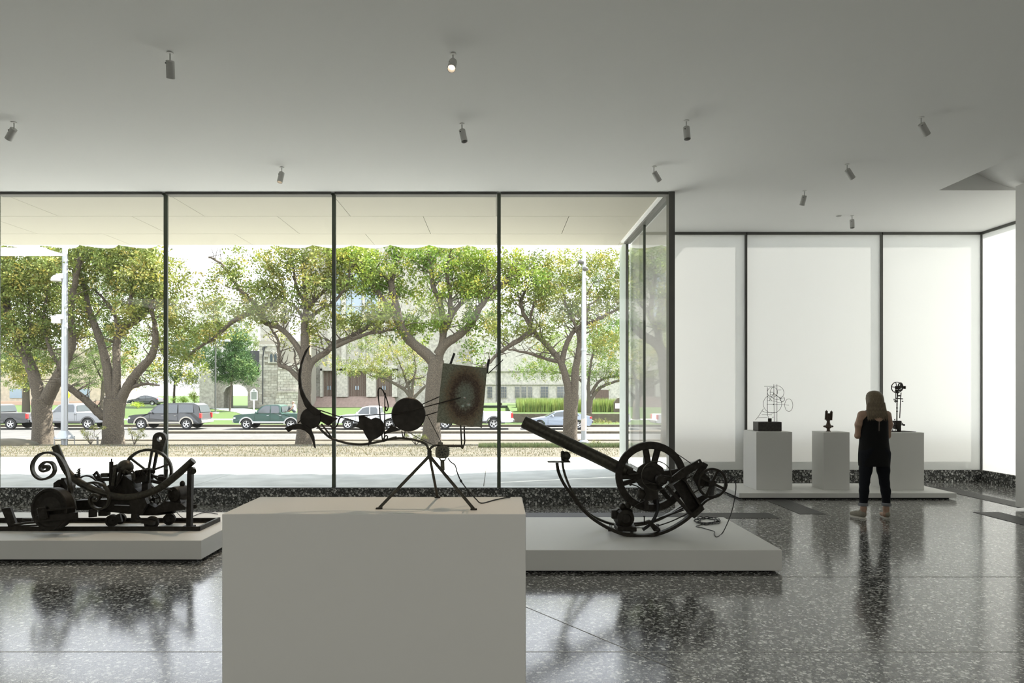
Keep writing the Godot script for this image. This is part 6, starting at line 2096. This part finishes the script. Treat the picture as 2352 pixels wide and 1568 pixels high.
func foliage(parent: Node3D, blobs: Array, mesh_: ArrayMesh, per_m3: float, pal: Array, sd: int, called := "foliage", smin := 0.7, smax := 1.3) -> int:
	# blobs: [centre, radii, density factor]
	var r := RandomNumberGenerator.new()
	r.seed = sd
	var where := []
	var tint := []
	var org: Vector3 = origin.get(parent, Vector3.ZERO)
	for b in blobs:
		var rad: Vector3 = b[1]
		var cnt := int(4.19 * rad.x * rad.y * rad.z * per_m3 * b[2])
		var tone := r.randf_range(0.85, 1.15)
		var hue := r.randf()
		for k in cnt:
			var q := Vector3(r.randfn(), r.randfn(), r.randfn()).normalized() * pow(r.randf(), 0.42) * r.randf_range(0.9, 1.12)
			where.append(Transform3D(Basis.from_euler(Vector3(r.randf() * TAU, r.randf() * TAU, r.randf() * TAU)).scaled(Vector3.ONE * r.randf_range(smin, smax)), b[0] + q * rad - org))
			var c: Color = pal[0].lerp(pal[1], clampf(hue + r.randfn(0, 0.22), 0, 1))
			if r.randf() < 0.12: c = pal[2]
			var m := tone * r.randf_range(0.75, 1.25)
			tint.append(Color(c.r * m, c.g * m, c.b * m))
	if where.is_empty(): return 0
	var mm := MultiMesh.new()
	mm.transform_format = MultiMesh.TRANSFORM_3D
	mm.use_colors = true
	mm.mesh = mesh_
	mm.instance_count = where.size()
	for k in where.size():
		mm.set_instance_transform(k, where[k])
		mm.set_instance_color(k, tint[k])
	var o := MultiMeshInstance3D.new()
	o.name = called
	o.multimesh = mm
	o.material_override = M.leaf
	o.set_meta("kind", "stuff")
	parent.add_child(o, true)
	return where.size()


# ------------------------------------------------------------------ trees
# limbs: [drift in depth at the end, width at start, width at end (measured units), u, v, u, v, ...]
func tree(called: String, label: String, d: float, trunk: Array, limbs: Array, blobs: Array, dens: float, pal: Array, leafm: ArrayMesh, sd: int, bark: Material, group := "live oaks along the street") -> Node3D:
	var r := RandomNumberGenerator.new()
	r.seed = sd
	var base := at(trunk[2], trunk[3], d)
	base.y = gy(d)
	var t := thing(called, label, "tree", base, group)
	var px := d / FOC
	var w0: float = trunk[0]
	var w1: float = trunk[1]
	var p := []
	for k in range(2, trunk.size(), 2): p.append(at(trunk[k], trunk[k + 1], d))
	p[0] = base - Vector3(0, 0.1, 0)
	var sp := smooth_path(p, 4)
	var rad := []
	for k in sp.size():
		var f := float(k) / (sp.size() - 1)
		rad.append(lerpf(w0, w1, f) * 0.5 * px * (1.0 + 0.35 * pow(1.0 - f, 8.0)) * r.randf_range(0.97, 1.05))
	part(t, "trunk", S().tube(sp, rad, 16), bark)
	var all_blobs := []
	for l in limbs:
		var q := []
		var n := int((l.size() - 3) / 2.0)
		for k in n:
			var f := float(k) / maxf(1.0, n - 1)
			q.append(at(l[3 + k * 2], l[4 + k * 2], d + l[0] * f * f))
		var sq := smooth_path(q, 5)
		var rr := []
		for k in sq.size():
			var f := float(k) / (sq.size() - 1)
			var wob: Vector3 = Vector3(r.randfn(), r.randfn(), r.randfn()) * 0.02 * f
			sq[k] += wob
			rr.append(lerpf(l[1], l[2], f) * 0.5 * px * r.randf_range(0.93, 1.07))
		part(t, "branch", S().tube(sq, rr, 10), bark)
		# twigs
		var tw := S()
		var made := 0
		for k in range(int(sq.size() * 0.3), sq.size(), 2):
			for j in 2:
				var dir := Vector3(r.randfn(), absf(r.randfn()) * 0.7 + 0.15, r.randfn()).normalized()
				var ln := r.randf_range(0.5, 1.4)
				var a: Vector3 = sq[k]
				var m := a + dir * ln * 0.5 + Vector3(r.randfn(), r.randfn(), r.randfn()) * 0.1
				var e := m + (dir + Vector3(r.randfn(), r.randfn(), r.randfn()) * 0.35).normalized() * ln * 0.6
				var tr: float = minf(rr[k] * 0.4, 0.035)
				tw.tube([a, m, e], [tr, tr * 0.6, 0.006], 5)
				made += 1
				if r.randf() < 0.5 and (d > 40.0 or e.y > 4.2): all_blobs.append([e, Vector3.ONE * r.randf_range(0.35, 0.65), 1.2 * dens])
		if made: part(t, "twigs", tw, bark).set_meta("kind", "stuff")
	for b in blobs:  # [u, v, ru, rv, depth shift, depth radius, density]
		all_blobs.append([at(b[0], b[1], d + b[4]), Vector3(b[2] * px, b[3] * px, b[5]), b[6] * dens])
	foliage(t, all_blobs, leafm, 1.0, pal, sd * 3 + 1)
	return t


func trees() -> void:
	M.leaf = mat(Color(1, 1, 1), 0.55, 0.0, 0.35)
	M.leaf.vertex_color_use_as_albedo = true
	M.leaf.backlight_enabled = true
	M.leaf.backlight = Color(0.75, 0.75, 0.6)
	var bark := grain(mat(Color(0.2, 0.165, 0.12), 0.95), 0.35, 1.0, 0.04, 1.6, 61)
	var leafm := spray(18, 0.36, 0.135, 71)
	var oak := [Color(0.115, 0.165, 0.04), Color(0.215, 0.235, 0.06), Color(0.33, 0.29, 0.08)]
	var green := [Color(0.08, 0.15, 0.03), Color(0.18, 0.25, 0.05), Color(0.26, 0.28, 0.06)]
	var D := 31.0
	# first oak, beside the light pole
	tree("oak_tree", "forked oak with a mottled trunk beside the galvanised light pole", D, [42, 40, 99, 1020, 98, 980, 96, 940, 97, 915],
		[[1.0, 30, 12, 92, 920, 84, 885, 74, 850, 58, 810, 36, 762, 18, 715, 10, 650, 14, 590], [-0.6, 32, 10, 104, 922, 118, 895, 132, 868, 150, 830, 165, 780, 160, 720, 172, 650, 185, 590], [1.5, 9, 4, 58, 810, 70, 760, 66, 700, 80, 640], [0.5, 9, 4, 140, 850, 110, 790, 100, 730, 110, 660]],
		[[20, 640, 80, 60, 0, 1.4, 1], [90, 650, 70, 60, 0.5, 1.4, 1], [40, 760, 70, 60, 0, 1.3, 1], [110, 750, 60, 60, 0.8, 1.3, 1], [60, 850, 60, 40, 1.5, 1.0, 0.8], [-60, 700, 70, 100, 0, 1.5, 1], [120, 830, 40, 35, 0.3, 0.9, 0.8], [60, 580, 110, 40, 0, 1.5, 1]], 17.0, oak, leafm, 1, bark)
	# second oak with spreading arms
	tree("oak_tree", "broad oak with five spreading arms behind the scroll sculpture", D, [42, 46, 260, 1020, 260, 980, 262, 945, 265, 915],
		[[-1.0, 24, 10, 252, 950, 236, 955, 205, 926, 165, 894, 130, 870], [0.6, 24, 8, 256, 925, 250, 870, 240, 815, 220, 752, 205, 712, 190, 650, 172, 590], [0.3, 20, 7, 266, 915, 268, 860, 268, 790, 273, 760, 310, 738, 340, 708, 350, 640, 345, 580], [-0.5, 26, 8, 276, 920, 290, 894, 312, 860, 346, 820, 357, 780, 353, 735, 344, 700], [0.8, 10, 4, 272, 762, 262, 720, 242, 690, 215, 665], [0.4, 11, 5, 308, 740, 300, 698, 304, 650, 300, 590], [-0.4, 10, 4, 290, 893, 330, 882, 365, 884], [0.0, 9, 4, 344, 702, 362, 660, 350, 610]],
		[[200, 620, 60, 50, 0, 1.2, 1], [270, 610, 60, 50, 0.3, 1.3, 1], [340, 620, 50, 50, 0, 1.2, 1], [200, 700, 45, 40, 1.0, 1.0, 0.9], [320, 690, 40, 40, 0.8, 1.0, 0.9], [180, 770, 45, 45, 1.0, 1.0, 0.8], [300, 800, 30, 40, 1.6, 0.8, 0.6], [355, 850, 40, 30, 0.8, 0.8, 0.8], [400, 640, 40, 50, -0.5, 1.2, 1], [395, 730, 45, 45, 0, 1.1, 1], [420, 800, 40, 40, 0.5, 1.0, 0.9], [370, 790, 30, 30, 0.4, 0.8, 0.8], [250, 570, 140, 30, 0, 1.4, 1]], 17.0, oak, leafm, 2, bark)
	# third oak, slender, in front of the church tower
	tree("oak_tree", "slender oak in front of the church tower with a long arching arm", D, [33, 24, 699, 1019, 699, 960, 700, 900, 702, 850, 702, 815],
		[[0.8, 15, 5, 696, 825, 688, 806, 668, 776, 640, 751, 606, 739, 592, 706, 557, 671, 533, 639, 515, 612, 480, 590], [0.0, 20, 10, 702, 830, 699, 772, 701, 735, 707, 705, 720, 690], [0.6, 9, 4, 700, 745, 690, 720, 675, 702, 657, 690, 653, 668, 640, 640], [-0.4, 9, 4, 705, 702, 686, 671, 677, 640, 673, 607, 664, 572], [0.3, 9, 4, 706, 706, 700, 660, 695, 620, 700, 585], [0.5, 10, 4, 707, 708, 732, 680, 757, 655, 775, 625], [-0.6, 10, 4, 709, 730, 742, 707, 770, 691, 797, 651, 805, 620], [1.0, 18, 8, 703, 870, 712, 838, 728, 822, 750, 808, 768, 790, 812, 771, 850, 745, 880, 715], [0.5, 10, 6, 756, 803, 800, 783, 845, 766, 890, 759, 915, 752], [0.6, 14, 5, 697, 880, 680, 862, 660, 844, 642, 838, 641, 815, 637, 776, 620, 750], [0.2, 7, 3, 688, 862, 680, 840, 676, 800], [1.0, 12, 4, 640, 690, 540, 735, 500, 770, 455, 800, 420, 830]],
		[[560, 610, 50, 35, 0, 1.0, 0.55], [610, 600, 40, 30, 0, 1.0, 0.5], [680, 590, 55, 30, 0.5, 1.1, 0.7], [745, 595, 40, 35, 0, 1.0, 0.8], [520, 660, 40, 40, 0.5, 1.0, 0.5], [600, 670, 40, 40, 0, 0.9, 0.6], [650, 720, 30, 25, 0, 0.8, 0.6], [760, 720, 25, 25, 0, 0.8, 0.5], [470, 690, 45, 45, 0.6, 1.1, 0.9], [460, 760, 50, 40, 0.6, 1.0, 1.0], [430, 850, 40, 30, 1.5, 0.9, 0.8], [735, 790, 22, 20, 0.4, 0.6, 0.7], [635, 740, 20, 30, 0.2, 0.6, 0.5], [800, 740, 35, 25, 0.5, 0.8, 0.5]], 15.0, oak, leafm, 3, bark)
	# fourth oak, behind the tripod sculpture
	tree("oak_tree", "large oak with a pale wound behind the tripod sculpture", D, [38, 34, 991, 1030, 992, 960, 995, 900, 1000, 850, 1003, 825],
		[[0.4, 28, 10, 1000, 835, 978, 812, 950, 790, 930, 766, 917, 735, 902, 672, 899, 645, 908, 610, 920, 580], [0.8, 16, 6, 925, 768, 906, 727, 886, 696, 866, 670, 840, 640, 812, 610, 785, 590], [0.3, 12, 5, 896, 640, 866, 624, 838, 616, 800, 602, 768, 585], [0.2, 20, 7, 1006, 830, 1015, 790, 1019, 745, 1009, 690, 994, 655, 990, 610, 985, 575], [-0.3, 14, 6, 1020, 760, 1034, 722, 1033, 672, 1027, 632, 1034, 580], [0.5, 13, 5, 1024, 755, 1042, 718, 1066, 687, 1094, 651, 1110, 610], [-0.8, 24, 8, 1006, 815, 1022, 790, 1050, 772, 1078, 747, 1102, 707, 1130, 668, 1165, 645, 1200, 630], [0.4, 8, 3, 1110, 695, 1120, 660, 1118, 600]],
		[[800, 590, 50, 35, 0, 1.1, 1.0], [850, 650, 40, 30, 0, 1.0, 0.9], [830, 600, 40, 35, 0, 1.0, 1.0], [880, 680, 30, 30, 0.5, 0.9, 0.6], [905, 590, 40, 30, 0, 1.0, 0.9], [960, 600, 45, 40, 0.5, 1.1, 0.8], [975, 680, 45, 45, 0.9, 1.0, 0.8], [960, 760, 40, 35, 1.2, 0.9, 0.7], [1060, 610, 45, 40, 0, 1.1, 0.9], [1100, 590, 45, 40, 0, 1.1, 1.0], [1130, 620, 40, 45, 0, 1.0, 0.9], [1070, 660, 30, 30, 0.5, 0.8, 0.6], [1120, 740, 40, 40, 1.0, 1.0, 0.7], [1090, 800, 45, 35, 1.3, 1.0, 0.6], [1000, 575, 90, 25, 0, 1.2, 0.9]], 16.0, [Color(0.1, 0.18, 0.025), Color(0.21, 0.265, 0.045), Color(0.31, 0.3, 0.06)], leafm, 4, bark)
	# fifth oak, near the glass corner
	tree("oak_tree", "oak with twin stems behind the cannon sculpture's barrel", D, [30, 34, 1309, 1020, 1310, 970, 1311, 930, 1313, 905],
		[[0.5, 20, 6, 1308, 912, 1304, 885, 1292, 842, 1278, 818, 1256, 792, 1224, 758, 1200, 712, 1197, 690, 1208, 665], [-0.6, 10, 4, 1284, 830, 1262, 826, 1236, 818, 1200, 808, 1166, 802], [0.6, 14, 5, 1290, 840, 1296, 806, 1310, 772, 1332, 750, 1362, 738, 1400, 720, 1440, 700], [0.2, 20, 8, 1318, 910, 1322, 850, 1330, 802, 1334, 770, 1345, 720, 1340, 660], [-0.3, 8, 3, 1332, 790, 1322, 750, 1300, 700, 1290, 650], [-1.0, 14, 5, 1224, 760, 1190, 782, 1160, 800, 1130, 825, 1108, 850], [0.4, 7, 3, 1216, 752, 1222, 710, 1230, 680]],
		[[1180, 610, 45, 45, 0, 1.1, 0.9], [1230, 610, 45, 40, 0, 1.1, 1.1], [1240, 680, 40, 45, 0.5, 1.0, 1.0], [1285, 600, 45, 40, 0, 1.1, 0.9], [1340, 600, 45, 40, 0.5, 1.1, 0.8], [1395, 600, 45, 45, 0.5, 1.1, 0.8], [1400, 680, 40, 45, 0.6, 1.0, 0.7], [1280, 720, 35, 40, 0.8, 0.9, 0.7], [1350, 690, 35, 35, 1.0, 0.9, 0.6], [1180, 760, 40, 35, 1.2, 0.9, 0.7], [1390, 790, 40, 40, 0.5, 0.9, 0.9], [1150, 690, 35, 40, 0.4, 1.0, 0.5], [1230, 770, 35, 30, 1.2, 0.8, 0.7], [1460, 640, 50, 90, 0.5, 1.2, 0.9], [1550, 640, 60, 90, 0.5, 1.2, 0.9]], 16.0, oak, leafm, 5, bark)
	# oak on the terrace across the street
	tree("oak_tree", "dark oak with low boughs on the terrace across the street", 57.0, [13, 14, 1354, 960, 1353, 940, 1355, 918],
		[[0, 9, 4, 1356, 920, 1372, 896, 1395, 882, 1425, 874, 1460, 868], [0, 8, 3, 1357, 905, 1372, 880, 1390, 868, 1425, 862, 1460, 850], [0, 9, 4, 1353, 920, 1352, 880, 1356, 840, 1365, 800], [1, 8, 3, 1352, 895, 1330, 870, 1300, 860, 1265, 850]],
		[[1400, 830, 40, 25, 0, 2.2, 0.9], [1370, 780, 50, 40, 0, 2.5, 0.9], [1430, 770, 50, 50, 0, 2.5, 0.9], [1300, 850, 45, 25, 0, 2.0, 1.0], [1250, 840, 45, 30, 0, 2.0, 1.0], [1210, 850, 35, 25, 0, 1.8, 0.8], [1280, 790, 60, 40, 1, 2.5, 0.7], [1410, 860, 30, 15, 0, 1.5, 0.6]], 6.0, green, leafm, 6, bark, "trees across the street")
	# tree in front of the church doors
	tree("oak_tree", "many-stemmed tree with low boughs before the church doors", 60.0, [16, 14, 948, 960, 948, 935, 945, 912],
		[[0, 10, 4, 944, 914, 930, 895, 905, 880, 880, 868, 850, 862], [0, 8, 3, 946, 912, 935, 880, 925, 850, 912, 820], [0, 8, 3, 948, 912, 948, 880, 955, 845, 950, 810], [0, 8, 3, 950, 914, 968, 895, 985, 880, 1000, 868], [0, 6, 3, 930, 892, 945, 872, 975, 866]],
		[[850, 840, 45, 25, 0, 2.0, 1.0], [800, 845, 40, 25, 0, 1.8, 0.9], [760, 830, 30, 20, 0, 1.6, 0.7], [900, 810, 45, 30, 0, 2.0, 1.0], [880, 860, 35, 15, 0, 1.5, 1.0], [950, 800, 40, 25, 0, 2.0, 0.8], [840, 790, 50, 30, 1, 2.2, 0.7], [820, 740, 60, 40, 2, 2.5, 0.35], [970, 840, 30, 20, 0, 1.6, 0.6]], 6.0, oak, leafm, 7, bark, "trees across the street")
	# dense dark evergreen by the porch
	tree("evergreen_tree", "dense dark green tree drooping before the church porch", 74.0, [4, 4, 528, 940, 530, 900, 534, 860],
		[[0, 5, 2, 534, 862, 540, 820, 545, 780], [0, 4, 2, 533, 872, 555, 850, 572, 845], [0, 4, 2, 532, 875, 515, 855, 505, 840]],
		[[545, 820, 34, 42, 0, 2.2, 1.4], [568, 850, 26, 26, 0, 1.8, 1.6], [512, 845, 26, 32, 0, 1.8, 1.4], [490, 820, 22, 30, 0, 1.5, 0.9], [540, 865, 24, 16, 0, 1.5, 1.4], [575, 875, 16, 14, 0, 1.0, 1.4], [510, 870, 18, 15, 0, 1.2, 1.2], [540, 780, 35, 25, 0, 2.0, 1.2]], 13.0, [Color(0.03, 0.075, 0.022), Color(0.06, 0.12, 0.035), Color(0.15, 0.22, 0.08)], leafm, 8, bark, "trees across the street")
	# background trees
	var far := [
		["pale leafy tree far behind the first oak", 66.0, 60, [[-30, 820, 70, 50], [50, 830, 60, 40], [20, 760, 80, 50], [0, 690, 90, 50], [90, 640, 80, 60], [-40, 620, 90, 60], [110, 800, 50, 40], [60, 880, 40, 15]], 16.0],
		["pale leafy tree far behind the second oak", 68.0, 236, [[180, 840, 50, 40], [250, 830, 50, 45], [310, 840, 45, 40], [200, 690, 80, 55], [300, 670, 80, 55], [150, 620, 70, 50], [260, 610, 80, 50], [370, 700, 50, 50], [230, 770, 70, 45], [300, 780, 60, 40], [200, 880, 40, 15]], 9.0],
		["light green tree beyond the grey sport utility car", 90.0, 400, [[360, 850, 40, 35], [410, 860, 40, 30], [450, 870, 35, 25], [385, 760, 50, 45], [430, 800, 45, 40], [400, 800, 55, 40], [330, 880, 30, 15], [465, 830, 30, 30]], 6.0],
		["tall light green tree behind the church porch", 105.0, 520, [[480, 800, 50, 50], [540, 770, 50, 45], [590, 790, 35, 45], [500, 720, 60, 50], [570, 720, 40, 40], [450, 760, 40, 40]], 7.0],
		["pale green tree rising over the church wing", 96.0, 1150, [[1110, 800, 45, 45], [1170, 780, 50, 45], [1100, 650, 55, 50], [1250, 660, 45, 50], [1130, 720, 55, 50], [1210, 730, 50, 45], [1190, 830, 40, 25], [1080, 850, 20, 20]], 6.0],
		["pale green tree behind the terrace oak", 98.0, 1380, [[1290, 740, 50, 50], [1300, 650, 55, 55], [1370, 640, 60, 55], [1440, 640, 60, 60], [1350, 740, 50, 50], [1410, 740, 50, 50], [1330, 800, 50, 30], [1460, 740, 50, 60], [1530, 740, 60, 60]], 6.0]]
	for k in far.size():
		var q: Array = far[k]
		var bl := []
		for b in q[3]: bl.append([b[0], b[1], b[2], b[3], 0.0, 2.6, 1.0])
		var dz: float = q[1]
		tree("background_tree", q[0], dz, [q[4] * 1.0, q[4] * 0.7, q[2], 945, q[2], 900, q[2] + 3, 860], [[0, q[4] * 0.5, 2, q[2] + 2, 880, q[2] + 20, 830, q[2] + 30, 790], [0, q[4] * 0.5, 2, q[2] + 2, 880, q[2] - 20, 830, q[2] - 32, 780]], bl, 6.0, [Color(0.1, 0.17, 0.05), Color(0.2, 0.26, 0.09), Color(0.3, 0.32, 0.12)], leafm, 20 + k, bark, "trees far behind")
	# clipped shrubs by the footpath
	var small := spray(20, 0.25, 0.1, 72)
	for q in [["round clipped shrub, the smaller of a pair beyond the parked grey car", 398, 918, 7.5, 7, 84.0], ["round clipped shrub, the larger of a pair beyond the parked grey car", 421, 918, 13, 7.5, 84.0], ["upright bright green shrub beside the porch pier", 446, 907, 12, 15, 84.0], ["low flowering hedge clump at the porch pier", 452, 926, 12, 5, 82.0], ["low hedge clump behind the second oak", 315, 929, 18, 5, 80.0]]:
		var px: float = q[5] / FOC
		var b := at(q[1], q[2] + q[4], q[5])
		b.y = gy(q[5])
		var t := thing("shrub", q[0], "shrub", b)
		part(t, "stem", S().tube([b, at(q[1], q[2], q[5])], 0.06, 6), bark)
		foliage(t, [[at(q[1], q[2], q[5]), Vector3(q[3] * px, q[4] * px, q[3] * px), 1.0]], small, 26.0 / maxf(0.5, q[3] * px * 0.6), [Color(0.2, 0.33, 0.04), Color(0.33, 0.44, 0.05), Color(0.4, 0.46, 0.08)], 300 + int(q[1]))
	for q in [["patch of brown and green ground cover shrubs beyond the sedan", 1385, 972, 40, 8, 54.0], ["ground cover shrub at the foot of the signal pole", 1372, 1018, 18, 5, 29.2]]:
		var px: float = q[5] / FOC
		var b := at(q[1], q[2], q[5])
		b.y = gy(q[5])
		var t := thing("shrub", q[0], "shrub", b)
		part(t, "stem", S().tube([b - Vector3(0, 0.05, 0), b + Vector3(0, 0.15, 0)], 0.03, 6), bark)
		foliage(t, [[b + Vector3(0, 0.1, 0), Vector3(q[3] * px, q[4] * px, 0.8), 1.0]], small, 60.0, [Color(0.1, 0.17, 0.04), Color(0.22, 0.2, 0.07), Color(0.25, 0.3, 0.06)], 400 + int(q[1]), "foliage", 0.3, 0.7)
	# bare twiggy bushes at the verge
	for q in [["sparse twiggy bush between light pole and second oak", 208, 1000, 27, 22, 29.9], ["sparse twiggy bush to the right of the second oak trunk", 308, 1000, 16, 20, 29.7], ["small leafy bush at the foot of the fourth oak", 955, 1012, 26, 14, 29.8]]:
		var px: float = q[5] / FOC
		var b := at(q[1], 1018, q[5])
		b.y = gy(q[5])
		var t := thing("twiggy_bush", String(q[0]).replace("to the right of the second oak trunk", "beside the second oak, away from the pole"), "bush", b)
		var s := S()
		var bl := []
		var r := RandomNumberGenerator.new()
		r.seed = 500 + int(q[1])
		for k in 9:
			var e := b + Vector3(r.randf_range(-1, 1) * q[3] * px, r.randf_range(0.5, 1.0) * (q[4] * 2.0) * px, r.randf_range(-0.3, 0.3))
			var m := b.lerp(e, 0.5) + Vector3(r.randfn() * 0.04, 0.04, 0)
			s.tube([b, m, e], [0.012, 0.009, 0.004], 5)
			bl.append([e, Vector3(0.12, 0.08, 0.12), 1.0])
			bl.append([m, Vector3(0.1, 0.06, 0.1), 0.5])
		part(t, "stems", s, bark)
		foliage(t, bl, small, 1300.0, [Color(0.16, 0.2, 0.05), Color(0.3, 0.28, 0.08), Color(0.3, 0.3, 0.1)], 600 + int(q[1]), "foliage", 0.2, 0.45)
